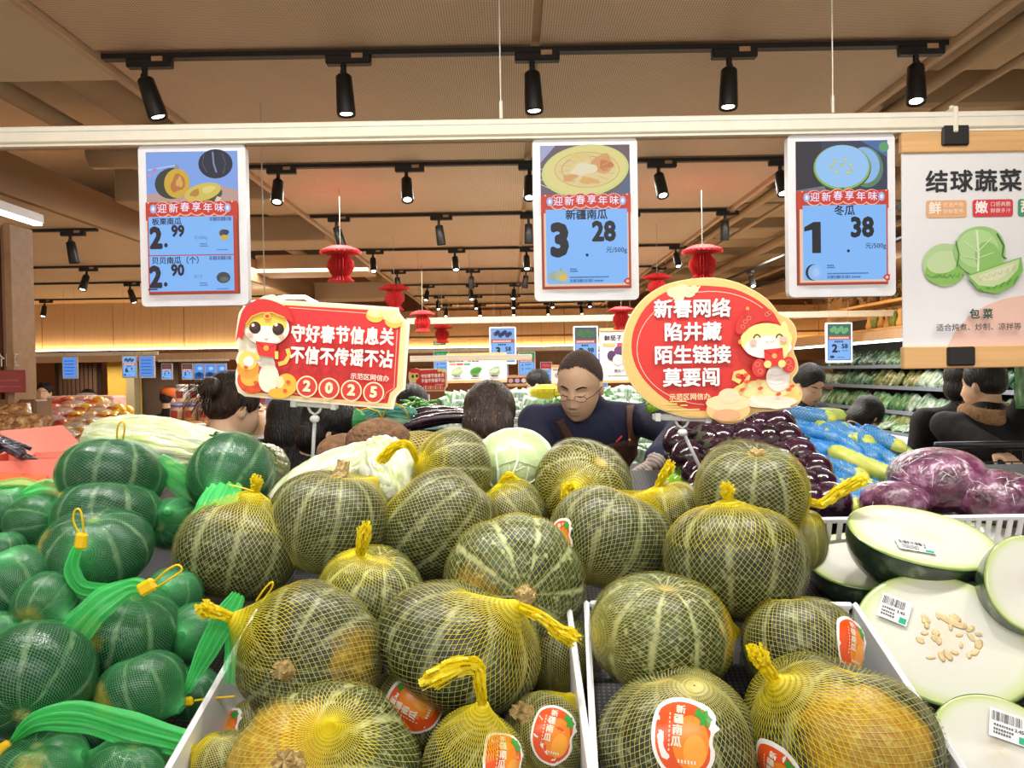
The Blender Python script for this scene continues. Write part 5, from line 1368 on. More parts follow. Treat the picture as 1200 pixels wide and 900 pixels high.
# ---------------------------------------------------------------- stands and crates under the produce
def rimz(Y): return 1.12 + .27 * (Y - .9)
SL = math.atan(.27)
m_deck = perforated('black_mesh_mat', '#141416', '#4a4b50', .012, .45)
t = thing('display_stand', 'black sloping display stand under all the pumpkins and gourds', 'stand', (0, 1.3, 0))
def deckz(Y): return rimz(Y) - .135
def prism(prof, x0, x1):
    """prof in (y,z), swept along x"""
    n = len(prof); V = [(x0, y, z) for y, z in prof] + [(x1, y, z) for y, z in prof]
    F = [tuple(range(n)), tuple(range(n, 2 * n))[::-1]] + [(i, i + n, (i + 1) % n + n, (i + 1) % n) for i in range(n)]
    return V, F
o = MB().add(*prism([(.62, deckz(.62)), (2.12, deckz(2.12)), (2.12, deckz(2.12) - .03), (.62, deckz(.62) - .03)], -2.0, 2.0)).build('sloping_deck', m_deck, t); o.location = (0, -1.3, 0)
o = MB().add(*prism([(.66, .08), (2.08, .08), (2.08, deckz(2.08) - .04), (.66, deckz(.66) - .04)], -1.95, 1.95)).build('stand_body', m_blackp, t); o.location = (0, -1.3, 0)
o = MB().box((0, 1.37, .04), (3.8, 1.3, .08)).build('plinth', m_black, t); o.location = (0, -1.3, 0)
# riser under the round eggplants and the blue-netted gourds
o = MB().add(*prism([(1.78, deckz(1.78)), (2.11, deckz(2.11)), (2.11, 1.38), (2.06, 1.38)], .46, 1.06)).build('riser', m_blackp, t); o.location = (0, -1.3, 0)
o = MB().add(*prism([(1.60, deckz(1.60)), (2.12, deckz(2.12)), (2.12, 1.315), (1.80, 1.28)], -1.9, .18)).build('riser', m_blackp, t); o.location = (0, -1.3, 0)

def crate(label, x0, x1, Y0, Y1, h=.125, m=None, sl=.27, z0=None, rz=0, wall=.012, sides=(-1, 1), rw=.009):
    """open crate with a rounded rim, slatted walls and a floor; follows the slope of the deck"""
    m = m or m_white
    cx, cy = (x0 + x1) / 2, (Y0 + Y1) / 2; zt = rimz(cy) if z0 is None else z0
    ln = (Y1 - Y0) / math.cos(math.atan(sl)); w = x1 - x0
    t = thing('plastic_crate', label, 'crate', (cx, cy, zt - h))
    t.rotation_euler = (math.atan(sl), 0, rz)
    for s_ in (-1, 1):
        if s_ in sides: MB().box((s_ * (w / 2 - rw / 2), 0, h - .006), (rw, ln, .014), bev=.005).box((s_ * (w / 2 - wall / 2), 0, h * .5), (wall * .4, ln - .01, h * .9)).build('side_wall', m, t)
        b = MB().box((0, s_ * (ln / 2 - rw / 2), h - .006), (w - 2 * rw, rw, .014), bev=.005)
        n = int(w / .022)
        for i in range(n): b.box((-w / 2 + rw + (i + .5) * (w - 2 * rw) / n, s_ * (ln / 2 - .006), h * .5), (.010, .004, h * .86))
        b.box((0, s_ * (ln / 2 - .006), h * .30), (w - .03, .005, .008)).build('slatted_wall', m, t)
    MB().box((0, 0, .003), (w - .02, ln - .02, .005)).build('crate_floor', m_deck, t)
    return t
crate('white crate holding the left half of the netted pumpkins', -.432, .092, .84, 1.27)
crate('white crate holding the striped pumpkin and the large stickered one', .100, .545, .84, 1.27, rz=-.075)
crate('white crate full of cut wax gourd halves at right', .60, 1.42, .84, 1.56, .13, sides=(1,))
# grey basket with long slots behind, and the turquoise one
def basket(label, px0, px1, pyt, pyb, Y, m, depth=.35):
    a = at(px0, pyt, Y); b = at(px1, pyb, Y); w = b.x - a.x; h = a.z - b.z
    t = thing('vented_basket', label, 'basket', ((a.x + b.x) / 2, Y + depth / 2, b.z))
    for s_ in (-1, 1):
        q = MB().box((0, s_ * depth / 2, h - .01), (w, .016, .02), bev=.004).box((0, s_ * depth / 2, h * .08), (w, .01, h * .16))
        q.box((0, s_ * depth / 2, h * .48), (w, .008, h * .07))
        n = max(6, int(w / .02))
        for i in range(n): q.box((-w / 2 + (i + .5) * w / n, s_ * depth / 2, h * .5), (w / n * .45, .006, h * .92))
        q.build('slotted_wall', m, t)
        MB().box((s_ * w / 2, 0, h * .5), (.01, depth, h)).build('end_wall', m, t)
    MB().box((0, 0, .004), (w, depth, .008)).build('basket_floor', m, t)
    return t
# ---------------------------------------------------------------- wax gourd halves
def flesh_mat():
    m, N, L, P = nt('wax_gourd_flesh'); mth = nodes_math(N, L)
    tc = N.new('ShaderNodeTexCoord'); s = N.new('ShaderNodeSeparateXYZ'); L.new(tc.outputs['UV'], s.inputs[0])
    nz = noise(N, L, tc.outputs['Object'], 40, 4); r = mth('ADD', s.outputs[0], mth('MULTIPLY_ADD', nz, .03, -.015))
    rp = N.new('ShaderNodeValToRGB'); e = rp.color_ramp.elements
    e[0].position = 0; e[0].color = lin('#c9c3ae') + (1,); e[1].position = 1; e[1].color = lin('#5c7a3c') + (1,)
    for p_, c_ in ((.22, '#c6c3b6'), (.38, '#c9c9bf'), (.80, '#c8cbbb'), (.90, '#bcc698'), (.955, '#afbc7c'), (.975, '#90a656')):
        k = e.new(p_); k.color = lin(c_) + (1,)
    L.new(r, rp.inputs[0]); L.new(rp.outputs[0], P.inputs['Base Color']); P.inputs['Roughness'].default_value = .28
    P.inputs['Coat Weight'].default_value = .35; P.inputs['Coat Roughness'].default_value = .2
    P.inputs['Subsurface Weight'].default_value = .0
    b = N.new('ShaderNodeBump'); b.inputs['Strength'].default_value = .12; b.inputs['Distance'].default_value = .004
    L.new(noise(N, L, tc.outputs['Object'], 30, 5), b.inputs['Height']); L.new(b.outputs[0], P.inputs['Normal'])
    return m
def rind_mat():
    m, N, L, P = nt('wax_gourd_rind'); mth = nodes_math(N, L)
    tc = N.new('ShaderNodeTexCoord')
    nz = noise(N, L, tc.outputs['Object'], 14, 4, .6)
    rp = N.new('ShaderNodeValToRGB'); e = rp.color_ramp.elements; e[0].position = .42; e[0].color = lin('#1e2f22') + (1,); e[1].position = .66; e[1].color = lin('#8f9f84') + (1,)
    k = e.new(.54); k.color = lin('#34492f') + (1,)
    L.new(nz, rp.inputs[0]); L.new(rp.outputs[0], P.inputs['Base Color']); P.inputs['Roughness'].default_value = .3
    P.inputs['Coat Weight'].default_value = 1; P.inputs['Coat Roughness'].default_value = .12
    mp = N.new('ShaderNodeMapping'); mp.inputs['Scale'].default_value = (1, 1, 3); L.new(tc.outputs['Object'], mp.inputs[0])
    b = N.new('ShaderNodeBump'); b.inputs['Strength'].default_value = .6; b.inputs['Distance'].default_value = .006
    L.new(noise(N, L, mp.outputs[0], 35, 4), b.inputs['Height']); L.new(b.outputs[0], P.inputs['Coat Normal'])
    return m
m_flesh, m_rind = flesh_mat(), rind_mat()
m_seed = mat('seed_pulp', '#c2ac7c', .5, var=.2, scale=90, bump=.4)
m_film = mat('cling_film', '#f4f6f8', .08, spec=.9, alpha=.16, var=0, bump=1.0, bscale=50)
def wax_half(label, px, py, Y, rx, ry, depth, nrm, roll=0, lab=None, seeds=0, seed=0):
    """cut face is an ellipse of half axes rx, ry (m) lying across nrm (world)"""
    c = at(px, py, Y); A = frame(nrm, (math.cos(roll), 0, -math.sin(roll))).to_4x4()
    t = thing('wax_gourd_half', label, 'gourd', c, 'cut wax gourd halves in the right crate'); t.matrix_world = Matrix.Translation(c) @ A
    n = 64; V = []; UV = []; F = []
    rs = np.random.RandomState(seed)
    rings = [0, .15, .3, .45, .6, .75, .86, .93, .975, 1.0]
    for r in rings:
        for k in range(n):
            a = 2 * PI * k / n; V.append((rx * r * math.cos(a), ry * r * math.sin(a), .0015 * math.sin(3 * a + seed) * r + (-.003 if r == 1.0 else 0))); UV.append((r, k / n))
    for i in range(len(rings) - 1):
        for k in range(n): a, b = i * n + k, i * n + (k + 1) % n; F.append((a, b + 0, b + n, a + n))
    obj('cut_face', mesh_np('cut_face', V, F, m_flesh, True, uv=UV), t)
    V = []; F = []; K = 14
    for i in range(K + 1):
        th = PI / 2 * i / K
        for k in range(n):
            a = 2 * PI * k / n; q = math.cos(th) ** .8 if i < K else 0
            V.append((rx * q * math.cos(a), ry * q * math.sin(a), -depth * math.sin(th) - .003))
    for i in range(K):
        for k in range(n): a, b = i * n + k, i * n + (k + 1) % n; F.append((a, a + n, b + n, b)[::-1])
    obj('rind', mesh_np('rind', V, F, m_rind, True), t)
    if seeds:
        b = MB()
        for k in range(seeds):
            a = rs.rand() * 6.28; r = .12 + .30 * rs.rand()
            b.ball((rx * r * math.cos(a) + .004, ry * r * math.sin(a), .0005), (.005 + .007 * rs.rand(), .003 + .004 * rs.rand(), .0010), 8, 5, rot=Matrix.Rotation(rs.rand() * 3, 3, 'Z'))
        b.ball((.012, .030, .0005), (.022, .007, .0014), 12, 6, rot=Matrix.Rotation(-.5, 3, 'Z')).ball((.05, .012, .0005), (.006, .004, .0012), 10, 5)
        b.build('seed_cavity', m_seed, t, True)
    if lab:
        lx, ly, lw, lh, lr = lab
        P = Print(.0003); P.rect(-lw / 2, -lh / 2, lw / 2, lh / 2, '#f2f3f2'); P.rect(lw * .22, -lh * .46, lw * .46, -lh * .22, '#1fa07a')
        P.barcode(-lw * .45, lh * .08, lw * .30, lh * .42, '#2c2c30', seed + 2, 22); P.lines(-lw * .4, lw * .1, [-lh * .1, -lh * .25, -lh * .38], lh * .08, '#55585c', seed); P.text('3.45', lw * .22, lh * -.06, lh * .17, '#26262a', .03)
        o = P.build('price_label', t, mname='printed_label'); o.matrix_local = Matrix.Translation((lx, ly, .0045)) @ Matrix.Rotation(lr, 4, 'Z') @ Matrix.Rotation(-PI / 2, 4, 'X')
    return t
wax_half('cut wax gourd half tipped on top of the others, dark rind showing', 1081, 627, 1.36, .132, .098, .105, (.10, -.38, .88), .10, (-.035, -.045, .062, .030, -.14), 0, 1)
wax_half('wax gourd half lying behind at left under the tipped one', 1012, 655, 1.47, .105, .09, .09, (-.1, -.38, .9), 0, None, 3, 2)
wax_half('largest wax gourd half facing out with seedy centre and barcode label', 1108, 747, 1.215, .135, .116, .12, (-.13, -.68, .70), .30, (-.072, .038, .046, .046, -.35), 26, 3)
wax_half('wax gourd half behind at the right under the red cabbages', 1170, 650, 1.52, .13, .11, .10, (.1, -.45, .9), .1, (-.02, .075, .055, .028, -.15), 4, 4)
wax_half('wax gourd half cut off by the right edge, standing steeply', 1212, 684, 1.22, .075, .085, .10, (-.05, -.8, .45), .6, (.0, .04, .03, .02, .2), 0, 5)
wax_half('wax gourd half at the bottom right corner with price label', 1170, 880, 1.02, .084, .078, .09, (-.12, -.72, .68), .25, (.020, .032, .050, .040, -.25), 0, 6)
wax_half('sliver of a wax gourd half between the crate rim and the corner one', 1098, 882, 1.12, .050, .05, .06, (-.1, -.5, .8), 0, (-.01, .02, .03, .02, -.2), 0, 7)

# ---------------------------------------------------------------- leafy heads
def leafy_mat(name, cols, stretch=(1, 1, 1), scale=12, coat=.6, rough=.35, bump=.5, ramp=(.3, .5, .7), bs=25):
    m, N, L, P = nt(name)
    tc = N.new('ShaderNodeTexCoord'); oi = N.new('ShaderNodeObjectInfo')
    mp = N.new('ShaderNodeMapping'); mp.inputs['Scale'].default_value = stretch
    ad = N.new('ShaderNodeVectorMath'); ad.operation = 'ADD'; sc_ = N.new('ShaderNodeVectorMath'); sc_.operation = 'SCALE'; sc_.inputs[0].default_value = (9, 5, 7)
    L.new(oi.outputs['Random'], sc_.inputs['Scale']); L.new(tc.outputs['Object'], ad.inputs[0]); L.new(sc_.outputs[0], ad.inputs[1]); L.new(ad.outputs[0], mp.inputs[0])
    nz = noise(N, L, mp.outputs[0], scale, 5, .6)
    rp = N.new('ShaderNodeValToRGB'); e = rp.color_ramp.elements
    e[0].position = ramp[0]; e[0].color = lin(cols[0]) + (1,); e[1].position = ramp[-1]; e[1].color = lin(cols[-1]) + (1,)
    for p_, c_ in zip(ramp[1:-1], cols[1:-1]): k = e.new(p_); k.color = lin(c_) + (1,)
    L.new(nz, rp.inputs[0]); L.new(rp.outputs[0], P.inputs['Base Color']); P.inputs['Roughness'].default_value = rough
    P.inputs['Coat Weight'].default_value = coat; P.inputs['Coat Roughness'].default_value = .12
    b = N.new('ShaderNodeBump'); b.inputs['Strength'].default_value = bump; b.inputs['Distance'].default_value = .01
    L.new(noise(N, L, mp.outputs[0], bs, 5), b.inputs['Height']); L.new(b.outputs[0], P.inputs['Normal']); L.new(b.outputs[0], P.inputs['Coat Normal'])
    MATS[name] = m; return m
m_napa_w = leafy_mat('napa_stalk', ['#9aa66c', '#bfc5aa', '#d2d5c8'], (3, 3, .35), 16)
m_napa_g = leafy_mat('napa_leaf', ['#94a65a', '#bcc88a', '#dcdfc6'], (3, 3, .7), 18)
m_cab = leafy_mat('cabbage_leaf', ['#97ae74', '#b0c48f', '#c9d4ae'], (1, 1, 1), 8, .4)
m_vein = mat('cabbage_vein', '#d0d8bf', .4, var=.03)
m_rcab = leafy_mat('wrapped_red_cabbage', ['#3a1028', '#63284a', '#8d5b7c', '#d8cbd6'], (1, 1, 1), 20, 1.0, .3, .9, (.34, .5, .62, .78), 40)
def napa(label, p0, p1, r, seed=0, flat=.85):
    """head between butt p0 and leafy tip p1, made of overlapping long leaves"""
    p0, p1 = Vector(p0), Vector(p1); d = p1 - p0; Ln = d.length; A = frame(d, (0, 0, 1)).to_4x4()
    t = thing('napa_cabbage', label, 'cabbage', p0, 'pale leafy heads behind the pumpkins'); t.matrix_world = Matrix.Translation(p0) @ A
    rs = np.random.RandomState(seed)
    prof = lambda s_: r * (math.sin(PI * min(1, s_ * .93 + .07)) ** .42) * (1 - .12 * s_)
    V = []; F = []; n = 40; K = 24
    for i in range(K + 1):
        for k in range(n):
            a = 2 * PI * k / n; q = prof(i / K) * .93; V.append((q * math.cos(a), q * math.sin(a) * flat, Ln * i / K))
    for i in range(K):
        for k in range(n): a, b = i * n + k, i * n + (k + 1) % n; F.append((a, b, b + n, a + n))
    obj('head_core', mesh_np('head_core', V, F, m_napa_g, True), t)
    # leaves: wide strips hugging the head with a raised white midrib fan and crinkled edge
    for q in range(9):
        a0 = 2 * PI * q / 9 + rs.rand() * .3; wid = .55 + .12 * rs.rand(); V = []; F = []; MI = []; nu, nv = 14, 26; s0 = 0.02; s1 = .80 + .2 * rs.rand()
        for i in range(nv + 1):
            s_ = s0 + (s1 - s0) * i / nv
            for j in range(nu + 1):
                u = j / nu * 2 - 1; w_ = wid * (.6 + .6 * math.sin(PI * min(1, i / nv * .8 + .15)))
                a = a0 + u * w_; lift = 1.0 + .05 * (1 - abs(u)) + .035 * math.cos(9 * u + q) * (.3 + i / nv) + .02 * math.sin(i * 1.1 + 6 * u + q)
                if i > nv - 4: lift += .03 * (i - nv + 4)
                R_ = prof(s_) * lift
                V.append((R_ * math.cos(a), R_ * math.sin(a) * flat, Ln * s_))
        for i in range(nv):
            for j in range(nu):
                k = i * (nu + 1) + j; F.append((k, k + 1, k + nu + 2, k + nu + 1)); MI.append(0 if abs((j + .5) / nu * 2 - 1) < .55 - .45 * i / nv else 1)
        obj('leaf', mesh_np('leaf', V, F, [m_napa_w, m_napa_g], True, MI), t)
    return t
napa('long napa cabbage lying behind the topmost green squash', at(110, 515, 1.80), at(292, 545, 1.66), .078, 1, 1.0)
napa('film-wrapped napa cabbage with white stalks slanting down by the sign pole', at(322, 602, 1.62), at(452, 530, 1.74), .070, 2, 1.0)
napa('small wrapped napa cabbage end seen behind the green squash', at(322, 556, 1.92), at(300, 538, 1.78), .060, 3, .9)
napa('crumpled film-wrapped napa head with yellow-green crown behind the stalked pumpkin', at(468, 598, 1.62), at(440, 520, 1.76), .082, 4, .9)
def round_cabbage():
    c = at(603, 548, 1.72); r = 50 * 1.72 / F_PX
    t = thing('round_cabbage', 'large pale round cabbage before the brown-haired head', 'cabbage', c - Vector((0, 0, r)), 'pale leafy heads behind the pumpkins')
    g = Gourd(r, r * .94, (0, 0, 1), 3, .0, .0, 2.0, .012, 3)
    b = obj('cabbage_body', g.body('cabbage_body', m_cab, 48, 28), t); b.location = (0, 0, r)
    # veins fan out from the base at lower left
    root = unit((-.35, -.75, -.55)); A = np.array(frame(root)); rs = np.random.RandomState(2)
    mb = MB()
    for k in range(11):
        ps = 2 * PI * k / 11 + rs.rand() * .2; pts = []
        for i in range(14):
            al = .12 + i * .13; p_ = ps + .08 * math.sin(i * .6 + k)
            D = (A @ np.array([math.sin(al) * math.cos(p_), math.sin(al) * math.sin(p_), math.cos(al)])); pts.append(Vector(D * float(g.Rw(D[None])[0]) * 1.0))
        mb.tube(pts, [.0042 * (1 - i / 15) + .0006 for i in range(14)], 6)
        for bi in (4, 7, 10):
            for sg in (-1, 1):
                q = []
                for i in range(5):
                    al = .12 + bi * .13 + i * .10; p_ = ps + sg * i * .085
                    D = (A @ np.array([math.sin(al) * math.cos(p_), math.sin(al) * math.sin(p_), math.cos(al)])); q.append(Vector(D * float(g.Rw(D[None])[0])))
                mb.tube(q, [.0018, .0015, .0012, .001, .0006], 5)
    o = mb.build('leaf_veins', m_vein, t, True); o.location = (0, 0, r)
    # one wrapper leaf standing proud
    for s_, a_ in enumerate((.6, 2.4)):
        V = []; F = []; nu = nv = 14; Dm = unit((math.cos(a_) * .5, -.5, .6)); B = np.array(frame(Dm))
        for i in range(nv + 1):
            for j in range(nu + 1):
                x, y = (i / nv - .5) * 1.5, (j / nu - .5) * 1.5; q = (B @ unit((x, y, 1.0)))
                V.append(q * (float(g.Rw(q[None])[0]) * (1.012 + .012 * math.sin(6 * x + 5 * y) ** 2)))
        for i in range(nv):
            for j in range(nu): k = i * (nu + 1) + j; F.append((k, k + 1, k + nu + 2, k + nu + 1))
        o = obj('outer_leaf', mesh_np('outer_leaf', V, F, m_cab, True), t); o.location = (0, 0, r)
round_cabbage()
m_pcb = [('wrapped red cabbage behind the tipped gourd half, uppermost', 1098, 562, 55, 1.72, .66), ('wrapped red cabbage at the right with white film creases', 1166, 583, 55, 1.66, .60), ('low red cabbage hidden behind the tipped gourd half', 1048, 588, 40, 1.68, .60)]
for i, (lb, px, py, hw, Y, asp) in enumerate(m_pcb):
    a = hw * Y / F_PX; c = at(px, py, Y)
    t = thing('red_cabbage', lb, 'cabbage', c - Vector((0, 0, a * asp)), 'film-wrapped red cabbages')
    g = Gourd(a, a * asp, (0, 0, 1), 3, 0, 0, 2.1, .02, i + 4); b = obj('cabbage_body', g.body('cabbage_body', m_rcab, 48, 24), t); b.location = (0, 0, a * asp)
    b.rotation_euler = (.1, .12 * (i - 1), i)
    V, F = [], []
    rs = np.random.RandomState(i); mb = MB()      # creased film ridges
    for k in range(44):
        a_ = rs.rand() * 6.28; z_ = rs.rand() * .9; D0 = unit((math.cos(a_), math.sin(a_), z_)); dr_ = unit(rs.normal(size=3)) * .10; pts = []
        for q in range(6):
            D = unit(D0 + dr_ * (q - 2.5) * (.6 + rs.rand() * .3)); pts.append(Vector(D * float(g.Rw(D[None])[0]) * 1.004))
        mb.tube(pts, [.0002, .0006, .0008, .0008, .0006, .0002], 4)
    o = mb.build('film_creases', mat('film_crease', '#eef0f4', .15, alpha=.55, var=0), t, True); o.location = (0, 0, a * asp)

# brown taro lying at the back
c = at(443, 515, 1.95)
t = thing('taro_root', 'rough brown taro root behind the wrapped napa head', 'root', c)
g = Gourd(.055, .085, (1, 0, .05), 3, 0, 0, 2.1, .04, 5); b = obj('root_body', g.body('root_body', mat('taro_skin', '#7c5a3e', .8, var=.35, scale=60, bump=.8, bscale=90), 36, 24), t); b.matrix_local = Matrix([list(r) for r in g.M]).to_4x4()
for i, (px, py, Y, rr) in enumerate([(490, 528, 1.98, .05), (400, 528, 2.0, .045)]):
    c = at(px, py, Y); t = thing('taro_root', ('taro root in a yellow net behind the pumpkin with the stretched tail', 'dark brown root at the left end of the taro pile')[i], 'root', c)
    g = Gourd(rr, rr * 1.5, (1, 0, .1), 3, 0, 0, 2.1, .03, i); b = obj('root_body', g.body('root_body', MATS['taro_skin'], 30, 20), t); b.matrix_local = Matrix([list(r) for r in g.M]).to_4x4()
    if i == 0:
        V, F = net_mesh(g, unit((-.8, -.3, .5)), .09, 30, 18, .0018, m_ynet); obj('net_bag', mesh_np('net_bag', V, F, m_ynet, False), t)

# ---------------------------------------------------------------- round eggplants
m_egg = leafy_mat('eggplant_skin', ['#150610', '#2c0c22', '#4a1636'], (1, 1, 1), 9, .9, .16, .05, (.3, .5, .75))
m_eggc = mat('eggplant_calyx', '#3c3a2a', .7, var=.2)
def egg_proto():
    g = Gourd(.046, .044, (0, 0, 1), 3, 0, .05, 2.1, .02, 2)
    bm_ = g.body('fruit_body', m_egg, 28, 16)
    V = []; F = []
    n = 20
    for r_, z_ in ((.006, .0435), (.012, .0425), (.020, .039)):
        for k in range(n):
            a = 2 * PI * k / n; q = r_ * (1 + .35 * math.cos(5 * a)) if r_ > .015 else r_; V.append((q * math.cos(a), q * math.sin(a), z_ + .0016))
    for i in range(2):
        for k in range(n): a, b = i * n + k, i * n + (k + 1) % n; F.append((a, a + n, b + n, b))
    cal = mesh_np('calyx', V, F, m_eggc); st = MB().tube([(0, 0, .042), (.002, 0, .052), (.006, 0, .060)], [.005, .004, .0045], 8).mesh('stalk', m_eggc, True)
    return bm_, cal, st
EB = egg_proto()
eggs = []
for r_ in range(7):
    for q in range(9):
        px = 795 + q * 26 + (r_ % 2) * 13 + R.uniform(-5, 5); py = 482 + r_ * 18 + R.uniform(-3, 3); Y = 2.13 - r_ * .065
        # the heap is bounded by the netted gourds at right and the peppers at left
        if px > 925 + r_ * 8 or px < 795 + (r_ > 4) * 12: continue
        eggs.append((px, py, Y))
words = ['top', 'second', 'third', 'fourth', 'fifth', 'sixth', 'lowest']
for i, (px, py, Y) in enumerate(eggs):
    r_ = min(6, int(round((2.13 - Y) / .065)))
    lb = 'glossy round purple eggplant in the %s layer of the heap, about %s' % (words[r_], 'its left end' if px < 835 else 'left of its middle' if px < 870 else 'right of its middle' if px < 905 else 'its right end')
    t = thing('round_eggplant', lb, 'eggplant', at(px, py, Y), 'round purple eggplants')
    t.rotation_euler = (R.uniform(-2, 2), R.uniform(-1, 1), R.uniform(0, 6)); s_ = R.uniform(1.0, 1.25); t.scale = (s_, s_, s_)
    obj('fruit_body', EB[0], t); obj('calyx', EB[1], t); obj('stalk', EB[2], t)

# ---------------------------------------------------------------- blue-netted gourds
m_gourd = leafy_mat('gourd_skin', ['#7f9a3a', '#b0b850', '#d8cf62'], (1, 1, .5), 22, .1, .5)
m_bnet = cloth_net('blue_net', '#1487dc', 1, .2)
def blue_sheet():
    m, N, L, P = nt('blue_net_sleeve'); mth = nodes_math(N, L)
    tc = N.new('ShaderNodeTexCoord'); s = N.new('ShaderNodeSeparateXYZ'); L.new(tc.outputs['UV'], s.inputs[0])
    a = mth('SINE', mth('ADD', mth('MULTIPLY', s.outputs[0], 105), mth('MULTIPLY', s.outputs[1], 105))); b = mth('SINE', mth('SUBTRACT', mth('MULTIPLY', s.outputs[0], 105), mth('MULTIPLY', s.outputs[1], 105)))
    g = mth('MAXIMUM', a, b)
    P.inputs['Base Color'].default_value = lin('#0f7fcb') + (1,); P.inputs['Roughness'].default_value = .35
    tr = N.new('ShaderNodeBsdfTransparent'); m2 = N.new('ShaderNodeMixShader'); L.new(mth('MULTIPLY_ADD', g, .7, .36, True), m2.inputs[0])
    L.new(tr.outputs[0], m2.inputs[1]); L.new(P.outputs[0], m2.inputs[2]); L.new(m2.outputs[0], N['Material Output'].inputs[0])
    return m
m_bs = blue_sheet()
def capsule(L_, r, n=22, K=18, ex=0.0, bump=0, name='x', m=None, seed=0, taper=0):
    V = []; UV = []; F = []; rs = np.random.RandomState(seed)
    for i in range(K + 1):
        s_ = i / K; q = r * (max(0, 1 - abs(2 * s_ - 1) ** 6)) ** .5 * (1 - taper * s_) + ex * .4 * (1 if i in (0, K) else 0)
        for k in range(n + 1):
            a = 2 * PI * k / n; w = q * (1 + bump * math.sin(5 * a + 1.5 * math.sin(9 * s_)) + bump * .8 * math.sin(31 * s_ + 3 * a))
            V.append((w * math.cos(a), w * math.sin(a), (s_ - .5) * L_)); UV.append((k / n, s_ * L_ / (2 * PI * r)))
    for i in range(K):
        for k in range(n): a = i * (n + 1) + k; F.append((a, a + 1, a + n + 2, a + n + 1))
    return mesh_np(name, V, F, m, True, uv=UV)
G_in = capsule(.20, .024, 22, 22, 0, .05, 'gourd_body', m_gourd, 1); G_sl = capsule(.195, .0275, 26, 18, .006, .05, 'net_sleeve', m_bs, 2)
V, F = bundle([(0, 0, .088), (0, 0, .10), (.006, 0, .118)], .003, .010, 26, .003, 3, .001); G_kn = mesh_np('net_knot', V, F, m_bnet, False)
for i in range(42):
    r_ = i // 7; q = i % 7
    px = 938 + q * 20 + r_ * 5 + R.uniform(-5, 5); py = 492 + r_ * 17 + q * 6 + R.uniform(-4, 4); Y = 2.16 - r_ * .075 - q * .012
    if py > 588 or px > 1052 or px < 930: continue
    lb = 'blue-netted gourd in the %s layer of the pile, %s' % (words[r_] if r_ < 6 else 'lowest', ['at its left end', 'second from left', 'third from left', 'in the middle', 'third from right', 'second from right', 'at its right end'][q])
    t = thing('netted_gourd', lb, 'gourd', at(px, py, Y), 'gourds in blue net sleeves')
    d = Vector((.50 + R.uniform(-.25, .25), -.80 + R.uniform(-.2, .2), -.34 + R.uniform(-.2, .15)))
    if q < 2 and r_ < 3: d = Vector((.9, -.2, -.12 - .1 * r_))
    t.rotation_euler = frame(-d if R.random() < .8 else d).to_euler(); t.scale = (1.06, 1.06, .72 + R.random() * .2)
    obj('gourd_body', G_in, t, (0, 0, -.012)); obj('net_sleeve', G_sl, t, (0, 0, .004)); obj('net_knot', G_kn, t)
for k, (px, py, Y, dx) in enumerate([(950, 489, 2.2, 1), (1012, 545, 1.9, .6)]):
    t = thing('yellow_gourd', ('bare yellow-green gourd lying on top of the blue-netted pile', 'bare yellow gourd tip among the blue nets')[k], 'gourd', at(px, py, Y))
    t.rotation_euler = frame((1, -.2 - k, .05 - .6 * k)).to_euler(); obj('gourd_body', G_in, t)

# green bell peppers by the gloved hand
m_pep = leafy_mat('pepper_skin', ['#6fae1e', '#93cc30', '#b4e04e'], (1, 1, 1), 8, .7, .2, .08)
g = Gourd(.042, .045, (0, 0, 1), 4, .10, .22, 2.3, .02, 1); PB = g.body('pepper_body', m_pep, 32, 18)
PS = MB().tube([(0, 0, .032), (.003, 0, .045), (.010, 0, .056)], [.005, .004, .005], 8).mesh('stalk', mat('pepper_stalk', '#5c8a26', .6), True)
pl = ['in front of the gloved hand', 'beside the gloved fingers', 'leaning on the crate edge', 'under the eggplants', 'lowest at the crate edge', 'behind the wrist', 'below the sleeve', 'beneath the clear stand', 'behind the forearm', 'near the yellow knot']
for i, (px, py, Y) in enumerate([(795, 562, 1.98), (812, 548, 2.0), (806, 574, 1.92), (822, 578, 1.9), (784, 580, 1.92), (800, 530, 2.1), (820, 535, 2.08), (772, 478, 2.62), (788, 484, 2.6), (778, 590, 1.88)]):
    t = thing('green_pepper', 'bright green bell pepper ' + pl[i], 'pepper', at(px, py, Y), 'green bell peppers'); t.rotation_euler = (R.uniform(-1, 1), R.uniform(-1, 1), R.uniform(0, 6))
    obj('pepper_body', PB, t); obj('stalk', PS, t)
o = MB().tube([at(811, 540, 1.9), at(830, 592, 1.78)], .005, 8).build('crate_divider', m_white); tag(o, 'thin white crate edge between the green peppers and eggplants', 'divider')

# ---------------------------------------------------------------- left side: cartons, stems, dried goods cabinet, fruit
m_sal = mat('salmon_card', '#ee8a78', .7, var=.05, scale=8); m_salo = mat('salmon_card_edge', '#e8633c', .7, var=.05)
def carton(label, p, w, d, h, flap, rz):
    t = thing('open_carton', label, 'carton', p); t.rotation_euler = (0, 0, rz)
    MB().box((0, 0, .003), (w, d, .006)).build('carton_floor', m_sal, t)
    for s_ in (-1, 1):
        MB().box((s_ * w / 2, 0, h / 2), (.005, d, h)).build('side_wall', m_salo, t)
        MB().box((0, s_ * d / 2, h / 2), (w, .005, h)).build('end_wall', m_sal, t)
        MB().box((0, 0, 0), (flap, d * .96, .005)).build('flap', m_sal, t).matrix_local = Matrix.Translation((s_ * (w / 2 + flap * .35), 0, h + flap * .33)) @ Matrix.Rotation(-s_ * .75, 4, 'Y')
    return t
carton('salmon pink open carton with raised flaps at left', at(52, 578, 1.98), .26, .22, .10, .12, .2)
